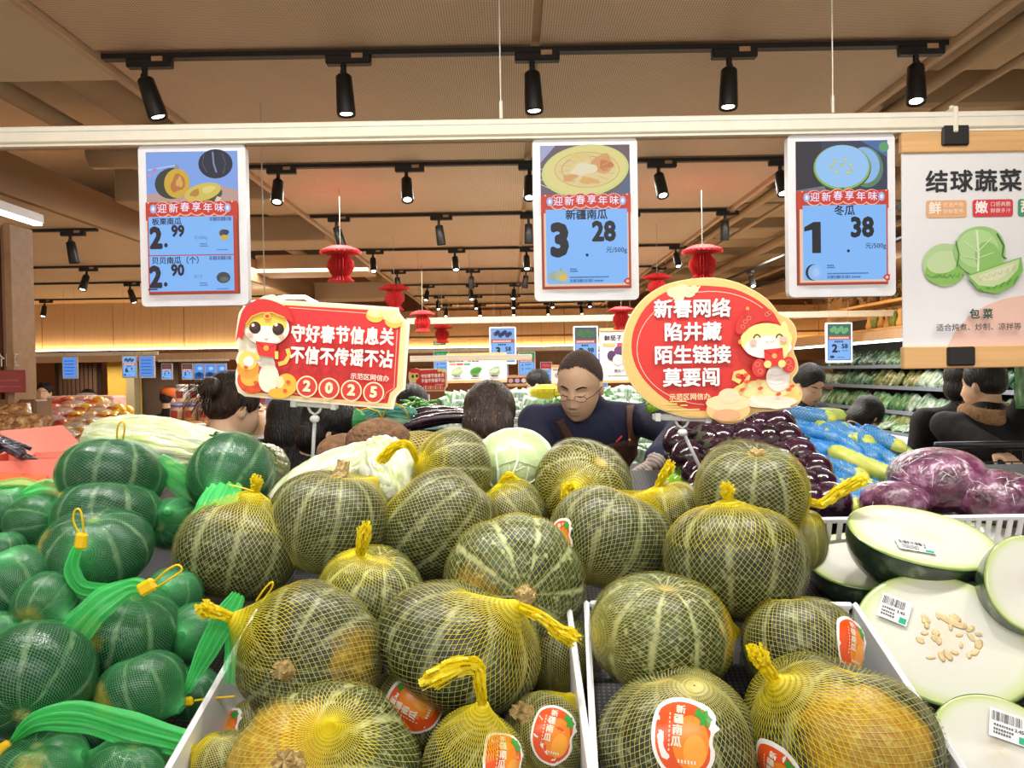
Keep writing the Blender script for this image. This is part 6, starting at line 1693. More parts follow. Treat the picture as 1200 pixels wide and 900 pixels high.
carton('second salmon carton behind, touching the topmost squash', at(108, 568, 2.1), .26, .22, .09, .10, -.25)
o = MB().box((0, 0, 0), (.16, .10, .012)).build('carton_lid', m_salo); o.location = at(12, 560, 1.85); o.rotation_euler = (.3, .1, .3); tag(o, 'orange folded carton lid at the left edge', 'carton lid')
t = thing('stem_bundle', 'bundle of dark striped edible stems in the left carton', 'vegetable', at(10, 540, 1.88))
m_st = leafy_mat('dark_stem', ['#15151c', '#2c2c38', '#8f8f9c'], (1, 1, 8), 30, .5, .3)
for k in range(11):
    a = k * .57; MB().tube([(-.06 + .006 * math.cos(a), .01 * math.sin(a), .004 * k * .6), (-.01, .02 * math.sin(a), .03 + .003 * k), (.045 + .005 * (k % 3), .03 * math.sin(a + 1), -.012 + .004 * k)], .006, 8).build('stem', m_st, t, True)
# cabinet with bagged dried goods
cb = thing('goods_cabinet', 'brown wooden cabinet with one shelf at the far left', 'cabinet', (at(10, 500, 3.0).x, 3.05, 0))
x1 = at(58, 500, 3.28).x - cb.location.x
zt_ = at(30, 471, 2.9).z; zs = at(30, 516, 2.9).z
MB().box((x1 - .01, .19, zt_ / 2), (.02, .10, zt_), bev=.008).build('side_panel', m_woodd, cb)
MB().box((x1 - .45, .24, zt_ / 2), (.9, .02, zt_)).build('back_panel', m_woodd, cb)
MB().box((x1 - .47, -.02, zs - .01), (.88, .46, .025)).build('shelf', m_woodd, cb)
MB().box((x1 - .47, .0, .3), (.88, .44, .6)).build('cabinet_base', m_woodd, cb)
m_clear = mat('bag_film', '#f2efe8', .12, alpha=.28, var=.0, bump=.8, bscale=60)
m_dry = leafy_mat('dried_goods', ['#5c3420', '#a86c3c', '#e0b878', '#f0e4cc'], (1, 1, 1), 30, .8, .3, .6, (.3, .48, .62, .75), 40)
def pillow(w, h, d, name, m, seed=0, n=12):
    V = []; F = []; rs = np.random.RandomState(seed)
    for s_ in (-1, 1):
        for i in range(n + 1):
            for j in range(n + 1):
                u, v = i / n * 2 - 1, j / n * 2 - 1; th = ((1 - u ** 4) * (1 - v ** 4)) ** .5
                V.append((u * w / 2, s_ * d / 2 * th * (1 + .18 * rs.rand()), v * h / 2 + h / 2))
    o = (n + 1) ** 2
    for s_ in (0, 1):
        for i in range(n):
            for j in range(n):
                k = s_ * o + i * (n + 1) + j; f = (k, k + n + 1, k + n + 2, k + 1); F.append(f if s_ == 0 else f[::-1])
    return mesh_np(name, V, F, m, True)
BG = [pillow(.13, .15, .07, 'dried_goods_bag', m_dry, k) for k in range(3)]
for k in range(7):
    px = -4 + (k % 4) * 13; py = 512 - (k // 4) * 12; Y = 2.82 + .06 * (k // 4)
    o = obj('dried_goods_bag', BG[k % 3]); o.location = at(px, py, Y); o.rotation_euler = (-.5, R.uniform(-.4, .4), R.uniform(-.5, .5)); o.scale = (.8, .8, .62)
    tag(o, 'clear bag of dried snacks on the cabinet shelf, %s of the %s row' % (['first', 'second', 'third', 'fourth'][k % 4], ('front', 'back')[k // 4]), 'bag', 'bags of dried goods')

# bagged fruit heap at left
fm = [leafy_mat('apple_skin', ['#c23a2c', '#dc6a50', '#efb090'], (1, 1, 1), 20, .9, .25, .1), leafy_mat('mango_skin', ['#e0951a', '#f2b820', '#f7d850'], (1, 1, 1), 16, .9, .25, .1), leafy_mat('netted_nut_skin', ['#a8652c', '#d69a48', '#f0cf86'], (1, 1, 1), 50, .7, .3, .3)]
FR = [MB().ball((0, 0, 0), (.040, .040, .037), 12, 8).mesh('fruit', m, True) for m in fm]
m_ftie = mat('red_ribbon', '#c83028', .5)
FS = [(x, y) for y in range(474, 530, 9) for x in range(62, 150, 13)]
n_f = 0
for i, (x, y) in enumerate(FS):
    lo = 474 + max(0, abs(x - 95) - 20) * .35
    if y < lo or (x > 118 and y > 505) or x + y * .0 > 146: continue
    kind = 0 if x < 86 and y < 506 else (2 if y > 500 and x < 125 else (1 if R.random() < .75 else 0))
    Y = 4.15 - (y - 470) * .014
    t = thing('fruit_bag', 'small clear bag of %s fruit, %s layer of the heap, %s' % (('red', 'yellow', 'golden brown')[kind], ['top', 'second', 'third', 'fourth', 'fifth', 'sixth', 'seventh'][(y - 474) // 9], 'left side' if x < 82 else 'middle' if x < 108 else 'right side'), 'fruit bag', at(x + R.uniform(-2, 2), y, Y), 'bagged fruit heap at left')
    for k in range(4):
        a = k * PI / 2 + i; f = obj('fruit', FR[kind], t, (.036 * math.cos(a), .036 * math.sin(a), .01 * (k % 2)))
    MB().ball((0, 0, .01), (.082, .082, .055), 12, 8).build('bag_film', m_clear, t, True) if i % 3 == 0 else None
    if kind == 1: MB().tube([(-.05, -.05, .02), (0, -.08, .03), (.05, -.05, .01)], .004, 6).build('ribbon', m_ftie, t)
    n_f += 1
# table under the fruit
def table(label, x0, x1, y0, y1, z, m, name='display_table'):
    t = thing(name, label, 'table', ((x0 + x1) / 2, (y0 + y1) / 2, 0)); w, d = x1 - x0, y1 - y0
    MB().box((0, 0, z - .02), (w, d, .04), bev=.005).build('tabletop', m, t)
    MB().box((0, 0, (z - .04) / 2 + .03), (w - .08, d - .08, z - .10)).build('table_body', m, t)
    return t
table('wooden fruit table behind the salmon cartons', at(58, 500, 3.9).x - .25, at(150, 500, 3.9).x + .15, 3.45, 4.35, 1.08, m_woodd)
for k in range(3):
    o = MB().box((0, 0, 0), (.22, .16, .08), bev=.01).build('fruit_box', mat('pink_box', '#e7b5a6', .6)); o.location = at(86 + k * 16, 472, 4.3); tag(o, ('left', 'middle', 'right')[k] + ' pale pink carton at the back of the fruit heap', 'box', 'pink cartons behind the fruit')

# ---------------------------------------------------------------- snack shelves behind the bun-haired woman
m_jar = [mat('jar_cream', '#e6dccb', .3, var=.1), mat('jar_kraft', '#c9a27c', .5, var=.1), mat('jar_white', '#eceae8', .25, var=.05), mat('pouch_blue', '#7d7fc4', .4, var=.1)]
def jar_me(m, k):
    a = MB().lathe([(0, 0), (.040, 0), (.043, .01), (.043, .085), (.036, .095), (.036, .10), (0, .10)], 14).mesh('jar_body', m, True)
    b = MB().lathe([(0, .118), (.037, .118), (.039, .112), (.039, .098), (.0, .098)], 14).mesh('jar_lid', m_jar[(k + 2) % 4], True)
    c = MB().box((0, -.0435, .048), (.045, .003, .05)).mesh('jar_label', mat('jar_label', '#b8482f', .5, var=.3))
    return a, b, c
JM = [jar_me(m, k) for k, m in enumerate(m_jar)]
def shelf_unit(label, px0, px1, Y, rows, jars, names):
    x0, x1 = at(px0, 480, Y).x, at(px1, 480, Y).x
    t = thing('snack_shelf', label, 'shelf', ((x0 + x1) / 2, Y, 0)); w = x1 - x0
    MB().box((0, .3, .75), (w, .03, 1.5)).build('back_panel', m_tan, t)
    for r_, z in enumerate(rows):
        MB().box((0, .02 + r_ * .09, z - .015), (w, .16, .03)).build('shelf_board', m_wood, t)
        n = int(w / .095)
        for k in range(n):
            if R.random() < .06: continue
            q = jars[(k // 3 + r_) % len(jars)]
            j = thing('snack_jar', 'snack jar %s, row %s from the bottom' % (names, ORD[r_] if r_ else 'first'), 'jar', (x0 + (k + .5) * w / n, Y + .02 + r_ * .09, z + .0005), 'snack jars ' + names)
            a, b, c = JM[q]; obj('jar_body', a, j); obj('jar_lid', b, j); obj('jar_label', c, j)
    return t
shelf_unit('wooden shelf of cream snack jars behind the bun-haired woman', 190, 258, 5.0, [1.17, 1.30, 1.43], [0, 1, 2, 0], 'on the shelf left of the bun')
shelf_unit('wooden shelf of blue and white jars right of the bun-haired woman', 286, 335, 5.0, [1.14, 1.27, 1.40], [3, 2, 3], 'on the shelf right of the bun')
p = at(302, 500, 4.5); t = thing('kraft_tube', 'brown paper cylinder box standing right of the bun-haired woman', 'tube', p)
MB().box((0, 0, (-p.z - .05) / 2), (.10, .10, p.z - .05)).build('pedestal', m_greyw, t)
MB().lathe([(0, -.05), (.038, -.05), (.038, .10), (0, .10)], 18).build('tube_body', m_jar[1], t, True); MB().lathe([(0, .15), (.02, .14), (.036, .12), (.038, .10), (.04, .10), (.04, .095), (0, .095)], 18).build('tube_lid', m_jar[1], t, True)

# ---------------------------------------------------------------- bagged greens: island in the middle, cooler at the right
def bag_mats():
    return [leafy_mat('bagged_greens_%s' % n, c, (1, 1, .25), s_, .9, .25, .5, (.32, .45, .58, .72), 60) for n, c, s_ in (
        ('dark', ['#123324', '#255643', '#5a8a6c', '#b8ccc4'], 34), ('mid', ['#2b5f38', '#4c8650', '#86b080', '#d0ddd0'], 30), ('pale', ['#5d8068', '#88a88c', '#bcd0be', '#e4ebe6'], 40), ('olive', ['#3c4c2c', '#6a7a44', '#9aa06a', '#d0d4c0'], 30))]
BM = bag_mats()
VB = [[pillow(.15, .26, .07, 'greens_bag', m, k) for k in range(2)] for m in BM]
VS = [pillow(.075, .10, .04, 'greens_pouch', m, 7, 6) for m in (BM[2], BM[2], BM[1])]
# middle island
isl = table('white island of bagged greens in the middle of the hall', at(478, 500, 4.3).x, at(792, 500, 4.3).x, 4.05, 5.3, 1.05, m_white, 'vegetable_island')
cnt = 0
for r_ in range(8):
    Y = 4.12 + r_ * .15; z = 1.09 + r_ * .042
    for k in range(30):
        x = at(512 + k * 9.6, 500, 4.3).x + R.uniform(-.012, .012)
        o = obj('greens_pouch', VS[R.choice((0, 0, 1, 2))]); o.location = (x, Y + R.uniform(-.02, .02), z); o.rotation_euler = (R.uniform(-.5, -.2), R.uniform(-.4, .4), R.uniform(-.6, .6)); s_ = R.uniform(.8, 1.15); o.scale = (s_, s_, s_)
        tag(o, 'small clear pouch of pale greens on the middle island, %s row, %s' % (ORD[r_], 'left end' if k < 8 else 'centre left' if k < 15 else 'centre right' if k < 22 else 'right end'), 'pouch', 'pouches of greens on the middle island'); cnt += 1
o = MB().add(*prism([(4.1, 1.05), (5.3, 1.05), (5.3, 1.40), (4.1, 1.08)], at(505, 500, 4.3).x, at(790, 500, 4.3).x)).build('riser', m_white, isl); o.location = -isl.location
for k in range(9):
    o = obj('white_pack', VS[0]); o.location = at(556 + k * 8, 470, 5.2); o.scale = (1.2, 1.5, .8); tag(o, 'white packet along the top back edge of the middle island', 'packet', 'white packets on the island')
o = MB().ball((0, 0, 0), (.11, .06, .05), 14, 8).build('yellow_packet', mat('yellow_pack', '#efd51c', .4)); o.location = at(640, 459, 4.9); tag(o, 'bright yellow packet beside the worker head', 'packet')
basket('pale grey slotted basket right of the brown-haired head', 598, 662, 489, 512, 2.95, m_greyw)
basket('turquoise slotted basket with green chillies', 470, 512, 486, 503, 3.0, mat('turquoise_plastic', '#8fc9bf', .4), .3)
m_chil = leafy_mat('chilli_skin', ['#2f7a1e', '#4f9f2c', '#7cc04a'], (1, 1, 1), 20, .6, .25, .1)
CMs = [MB().tube([(-.045, 0, 0), (-.02, .0, .008), (.02, 0, .006), (.05, 0, -.006)], [.006, .008, .007, .002], 7).mesh('green_chilli', m_chil, True)]
for k in range(46):
    a, rr = R.random() * 6.28, R.random() ** .5
    o = obj('green_chilli', CMs[0]); o.location = at(489, 492, 3.12) + Vector((.085 * rr * math.cos(a), .10 * rr * math.sin(a), .035 + .05 * (1 - rr))); o.rotation_euler = (R.uniform(-.4, .4), R.uniform(-.5, .5), R.uniform(0, 3.1)); tag(o, 'long green chilli in the heap over the turquoise basket', 'chilli', 'green chillies')
m_le = leafy_mat('long_eggplant', ['#150a14', '#2a1428', '#4a2c48'], (1, 1, 1), 9, .9, .15, .05)
lem = MB().tube([(-.14 + .035 * i, 0, .018 * math.sin(i * .39)) for i in range(9)], [.008, .015, .018, .019, .019, .019, .018, .014, .005], 10).mesh('long_eggplant', m_le, True)
for k in range(9):
    o = obj('long_eggplant', lem); o.location = at(520 + (k % 3) * 9, 496 - (k // 3) * 4, 2.5 + .03 * k); o.rotation_euler = (0, R.uniform(-.15, .15), R.uniform(-.25, .25)); tag(o, 'long dark eggplant lying left of the brown-haired head, %s of its %s row' % (('first', 'second', 'third')[k % 3], ('front', 'middle', 'back')[k // 3]), 'eggplant', 'long eggplants')
p = at(440, 493, 2.6); t = thing('netted_bundle', 'pile of aqua net bags with yellow loops behind the taro', 'net bag', p)
V, F = bundle([(-.16, 0, -.02), (-.06, 0, .0), (.04, 0, .03), (.13, .02, .0)], .02, .03, 120, .006, 5, .004); obj('aqua_net', mesh_np('aqua_net', V, F, cloth_net('aqua_net', '#7fc8bc', 1, .3), False), t)
MB().ball((0, 0, -.03), (.17, .06, .05), 18, 10).build('bag_contents', mat('bag_contents', '#6a8f6c', .6, var=.3), t, True)
for k, (x0, x1, hh) in enumerate(((-.12, -.03, .05), (-.07, .03, .045), (.03, .12, .06))):
    MB().tube([(x0, -.03, .01), (x0 + .015, -.03, hh * .8), ((x0 + x1) / 2, -.03, hh), (x1 - .015, -.03, hh * .75), (x1, -.03, .01)], .003, 6).build('yellow_loop', m_tie, t, True)
o = MB().ball((0, 0, 0), (.05, .04, .04), 12, 8).build('green_ball_net', m_gnet); o.location = at(412, 492, 2.5); tag(o, 'green net bundle left of the aqua net bags', 'net bag')
# supports for the back-row goods (second display line behind the stand)
table('low dark table behind the pumpkin stand', -1.0, .22, 2.86, 3.4, 1.36, m_blackp, 'back_table')

# right-hand cooler
ck = thing('vegetable_cooler', 'long open vegetable cooler along the right wall', 'cooler', (4.9, 8.0, 0))
CY0, CY1 = 3.4, 12.6
def cbox(nm, x, z, w, h, m, y0=CY0, y1=CY1): o = MB().box((x - 4.9, (y0 + y1) / 2 - 8.0, z), (w, y1 - y0, h)).build(nm, m, ck); return o
m_cool = mat('cooler_grey', '#5c6a78', .35, var=.05); m_coolr = mat('cooler_rail', '#8c97a8', .35)
cbox('cooler_base', 4.75, .35, 1.3, .70, mat('cooler_dark', '#3c444c', .5))
cbox('front_ledge', 4.18, .775, .14, .10, m_white)
cbox('back_panel', 5.42, 1.35, .06, 1.9, mat('cooler_back', '#26343a', .5))
TI = [(4.42, .84, .38), (4.62, 1.06, .36), (4.78, 1.34, .34), (4.90, 1.60, .30)]
for x, z, d in TI:
    cbox('tier_shelf', x + .1, z - .02, d, .02, m_cool); cbox('price_rail', x - d / 2 + .09, z - .015, .015, .045, m_coolr)
cbox('canopy', 5.0, 1.98, .75, .12, m_tan); cbox('top_shelf', 4.86, 2.06, .42, .03, m_wood)
cbox('cooler_tube', 4.70, 1.905, .04, .03, m_led)
b = 0; cnt = 0
for ti, (x, z, d) in enumerate(TI):
    Y = 3.55
    while Y < 11.8 and cnt < 290:
        if ti == 0 and Y < 3.9: pass
        kind = ((0, 3, 1), (1, 2, 1), (0, 2, 3), (0, 0, 1))[ti][int(Y * .9) % 3]
        o = obj('greens_bag', VB[kind][int(Y * 10) % 2]); o.location = (x + .06 + R.uniform(-.03, .03), Y, z - .005); s_ = R.uniform(.9, 1.1)
        o.rotation_euler = (R.uniform(-.25, .25) + .35, R.uniform(.45, .7), PI / 2 + R.uniform(-.25, .25)); o.rotation_euler = (-.55 + R.uniform(-.1, .1), R.uniform(.2, .5), -PI / 2 + R.uniform(-.3, .3)); o.scale = (s_ * 1.05, s_, s_ * (.85 if ti < 3 else .9))
        tag(o, 'bag of %s on the %s cooler tier, %s' % (('dark leafy greens', 'light green vegetables', 'pale green vegetables', 'olive green vegetables')[kind], ('lowest', 'second', 'third', 'top')[ti], 'near end' if Y < 5 else 'beside the two women' if Y < 6.4 else 'middle stretch' if Y < 8 else 'past the plaid bottle' if Y < 10 else 'far end'), 'bag', 'bagged greens in the right cooler')
        cnt += 1; Y += .125 if Y < 8 else .16
for k in range(60):
    o = obj('greens_bag', VB[(2, 1, 2)[k % 3]][0]); o.location = (4.18 + .15 + R.uniform(-.02, .02), 3.5 + k * .15, .86); o.rotation_euler = (-1.2, R.uniform(-.5, .5), -PI / 2 + R.uniform(-.5, .5)); o.scale = (.7, .7, .7)
    tag(o, 'flat bag of pale greens lying in the front well of the right cooler', 'bag', 'bags in the cooler front well')
# decoration on top of the cooler
bc = [mat('bottle_red', '#a8321e', .2, coat=1), mat('bottle_dark', '#3a1a14', .2, coat=1), mat('pack_white', '#e8e6dc', .5), mat('pack_yellow', '#d9a441', .5), mat('pack_blue', '#3c6a9a', .5)]
BT = [MB().lathe([(0, 0), (.036, 0), (.038, .01), (.038, .17), (.014, .22), (.013, .27), (.016, .275), (.016, .29), (0, .29)], 12).mesh('bottle_glass', bc[i], True) for i in (0, 1)]
BLb = MB().lathe([(.0385, .05), (.0392, .051), (.0392, .13), (.0385, .131)], 12).mesh('bottle_label', bc[2], True)
for k in range(14):
    Y = 6.1 + k * .14; t = thing('sauce_bottle', '%s bottle on top of the cooler, %s' % (('red', 'dark')[k % 3 == 2], 'nearer half' if k < 7 else 'farther half'), 'bottle', (4.80, Y, 2.076), 'bottles on the cooler top'); obj('bottle_glass', BT[k % 3 == 2], t); obj('bottle_label', BLb, t)
for k in range(8):
    o = MB().box((0, 0, .11), (.10, .13, .22), bev=.02).build('dry_goods_pack', bc[(2, 4, 3)[k % 3]]); o.location = (4.80, 5.0 + k * .145, 2.076); tag(o, '%s dry goods pack on top of the cooler' % ('white', 'blue', 'orange-yellow')[k % 3], 'pack', 'packs on the cooler top')
gm = [MB().lathe([(0, 0), (.045, .005), (.055, .05), (.03, .12), (.028, .17), (.035, .20), (.02, .22), (0, .22)], 14).mesh('butternut_body', mat('butternut', '#d9a860', .6), True), MB().lathe([(0, 0), (.05, .01), (.06, .1), (.045, .2), (0, .23)], 14).mesh('butternut_body', mat('striped_gourd', '#7f8a3c', .5, var=.4, scale=40), True)]
for k in range(12):
    t = thing('ornamental_gourd', '%s gourd standing on the cooler top, far end' % ('tan bottle-shaped', 'olive striped')[k % 3 == 1], 'gourd', (4.80, 8.3 + k * .16, 2.076), 'gourds on the cooler top'); obj('gourd_body', gm[k % 3 == 1], t)
# hanging greenery above
def foliage(label, c, sx, sy, sz, n, cols, seed):
    rs = np.random.RandomState(seed); V = []; F = []; MI = []
    for k in range(n):
        p_ = np.array(c) + rs.normal(size=3) * (sx, sy, sz) * .5; d = unit(rs.normal(size=3)); e = unit(np.cross(d, rs.normal(size=3))); L_ = .05 + .05 * rs.rand()
        i = len(V); V += [p_, p_ + d * L_ * .5 + e * L_ * .18, p_ + d * L_, p_ + d * L_ * .5 - e * L_ * .18]; F.append((i, i + 1, i + 2, i + 3)); MI.append(rs.randint(len(cols)))
    o = obj('trailing_foliage', mesh_np('trailing_foliage', V, F, cols, False, MI)); tag(o, label, 'plant', kind='stuff'); return o
lf = [mat('leaf_green', '#3f5a2c', .6, var=.2), mat('leaf_brown', '#6a4a2c', .7, var=.2), mat('leaf_olive', '#7a7434', .6, var=.2)]
# second shelf on the right wall carrying plants
o = _bo('plant_shelf', (4.9, 8.0, 2.40), (.40, 9.0, .035), m_wood, ck, 0); o.location = (0, 0, 2.40)
foliage('dark green and brown trailing plants on the upper right shelf', (4.85, 8.6, 2.56), .18, 2.6, .16, 900, lf, 4)
for k in range(8):
    o = MB().lathe([(0, 0), (.07, 0), (.09, .12), (0, .12)], 14).build('plant_pot', m_woodd, None, True); o.location = (4.88, 6.4 + k * .62, 2.418); tag(o, 'brown pot under the trailing plants, %s along' % ORD[k], 'pot', 'pots on the upper right shelf')
# ---------------------------------------------------------------- people
def remeshed(V, F, vox, smooth=3, sf=.5):
    me = mesh_np('tmp', V, F, None, True); o = bpy.data.objects.new('tmp', me); C.objects.link(o)
    m = o.modifiers.new('r', 'REMESH'); m.mode = 'VOXEL'; m.voxel_size = vox; m.use_smooth_shade = True
    if smooth: s_ = o.modifiers.new('s', 'SMOOTH'); s_.factor = sf; s_.iterations = smooth
    dg = bpy.context.evaluated_depsgraph_get(); out = bpy.data.meshes.new_from_object(o.evaluated_get(dg))
    bpy.data.objects.remove(o); bpy.data.meshes.remove(me)
    return out
def ell_ray(D, c, r):
    c = np.array(c); r = np.array(r); d = D / r; o = -c / r
    a = (d * d).sum(-1); b = (d * o).sum(-1); q = (o * o).sum() - 1; disc = np.maximum(b * b - a * q, 0)
    return np.maximum((-b + np.sqrt(disc)) / a, 1e-3)
FEAT = [(.030, .026, .0035, .020, .008), (.031, .006, -.0095, .015, .010), (.031, .003, .0055, .011, .0065), (0, .004, .010, .0065, .016), (0, -.020, .016, .0075, .013), (0, -.034, .013, .0095, .0075),
        (.013, -.037, .007, .006, .006), (0, -.057, .0045, .020, .0045), (0, -.0615, -.0035, .020, .0018), (0, -.067, .005, .016, .005), (0, -.099, .008, .018, .012), (.045, -.018, .004, .018, .016), (.038, -.07, -.003, .015, .02)]
def head_grid(nu=84, nv=64, s=1.0):
    u = np.arange(nu) * 2 * PI / nu; v = np.linspace(.02, PI - .02, nv)
    U, Vv = np.meshgrid(u, v); D = np.stack([np.sin(Vv) * np.cos(U), np.sin(Vv) * np.sin(U), np.cos(Vv)], -1)
    r1 = ell_ray(D, (0, .018, .030), (.076, .095, .092)); r2 = ell_ray(D, (0, -.024, -.036), (.058, .066, .084)); r3 = ell_ray(D, (0, -.002, -.03), (.066, .07, .06))
    r = (r1 ** 14 + r2 ** 14 + r3 ** 14) ** (1 / 14)
    P_ = D * r[..., None]
    for x0, z0, h, sx, sz in FEAT:
        for sg in ((1, -1) if x0 else (1,)):
            w = np.exp(-((P_[..., 0] - sg * x0) / sx) ** 2 - ((P_[..., 2] - z0) / sz) ** 2) * np.clip(-P_[..., 1] / .04, 0, 1)
            P_[..., 1] -= h * w
    V = P_.reshape(-1, 3) * s; F = []
    for i in range(nv - 1):
        for k in range(nu): a, b = i * nu + k, i * nu + (k + 1) % nu; F.append((a, a + nu, b + nu, b))
    V = np.concatenate([V, [[0, 0, P_[0, :, 2].mean() * s + .0005], [0, 0, P_[-1, :, 2].mean() * s - .0005]]]); t, b_ = len(V) - 2, len(V) - 1
    for k in range(nu): F.append((t, k, (k + 1) % nu)); F.append((b_, (nv - 1) * nu + (k + 1) % nu, (nv - 1) * nu + k))
    return V, F
HG = head_grid(); HGS = head_grid(40, 32)
def cap_geo(p0, p1, r0, r1, n=14):
    p0, p1 = Vector(p0), Vector(p1); d = (p1 - p0); L_ = d.length; d.normalize()
    pts = [p0 - d * r0 * .95, p0 - d * r0 * .7, p0 - d * r0 * .35, p0, p0.lerp(p1, .5), p1, p1 + d * r1 * .35, p1 + d * r1 * .7, p1 + d * r1 * .95]
    rad = [r0 * .25, r0 * .7, r0 * .93, r0, (r0 + r1) / 2, r1, r1 * .93, r1 * .7, r1 * .25]
    return pts, rad
def caps(mb, chain, rads, n=14):
    for i in range(len(chain) - 1):
        p, r = cap_geo(chain[i], chain[i + 1], rads[i], rads[i + 1]); mb.tube(p, r, n)
def skin_mat(name, col):
    m, N, L, P = nt(name); tc = N.new('ShaderNodeTexCoord')
    nz = noise(N, L, tc.outputs['Object'], 25, 4); c = lin(col)
    L.new(mixc(N, L, nz, tuple(x * .88 for x in c) + (1,), tuple(min(1, x * 1.1) for x in c) + (1,)), P.inputs['Base Color'])
    P.inputs['Roughness'].default_value = .5; P.inputs['Subsurface Weight'].default_value = .08; P.inputs['Subsurface Radius'].default_value = (.01, .004, .002); MATS[name] = m; return m
m_skin = skin_mat('skin_warm', '#f7cdaa'); m_skin2 = skin_mat('skin_shade', '#b98264')
def hair_mat(name, a, b):
    return leafy_mat(name, [a, a, b], (3, 3, .5), 30, .15, .42, .8, (.3, .5, .75), 60)
m_hb = hair_mat('hair_black', '#0e0c0c', '#2a2422'); m_hbr = hair_mat('hair_brown', '#2c1c16', '#5c4234')
m_buzz = mat('buzz_hair', '#4a372e', .75, var=.35, scale=160, bump=.6, bscale=220)
def cloth(name, col, b=.5): return mat(name, col, .8, var=.18, scale=14, bump=b, bscale=18)
m_navy = cloth('navy_cloth', '#1d2140'); m_blk = cloth('black_cloth', '#121216'); m_maroon = cloth('maroon_cloth', '#4a1c20'); m_grey = cloth('grey_cloth', '#6c6d70'); m_trous = cloth('dark_trousers', '#1c1c22')
def hand(mb, wrist, tip_dir, palm_n, s=1.0, curl=.5, spread=.12, thumb=1):
    """palm, four unequal curled fingers and a side thumb as capsules"""
    d = Vector(tip_dir).normalized(); n_ = Vector(palm_n); n_ = (n_ - d * n_.dot(d)).normalized(); sd = d.cross(n_) * thumb; w = Vector(wrist)
    for k in range(4):
        o = (k - 1.5) * .019 * s; base = w + d * (.082 - .004 * abs(k - 1.4)) * s + sd * o
        caps(mb, [w + sd * o * .6 + d * .01, base], [.015 * s, .0115 * s], 10)
        L_ = (.040, .046, .043, .034)[k] * s; dir_ = (d + sd * spread * (k - 1.5)).normalized(); p = base; a = curl * .5; ch = [p]; 
        for q in range(3):
            dd = dir_ * math.cos(a) + n_ * math.sin(a); p = p + dd * L_ * (1, .62, .5)[q]; ch.append(p); a += curl * .75
        caps(mb, ch, [.0095 * s, .0088 * s, .0080 * s, .0070 * s], 10)
    b0 = w + d * .025 * s - sd * .026 * s; dd = (d * .75 - sd * .6 + n_ * .3).normalized()
    caps(mb, [w + d * .01 * s - sd * .01 * s, b0, b0 + dd * .036 * s, b0 + dd * .036 * s + (dd + d * .5 + n_ * .5).normalized() * .03 * s], [.014 * s, .0125 * s, .0105 * s, .0085 * s], 10)

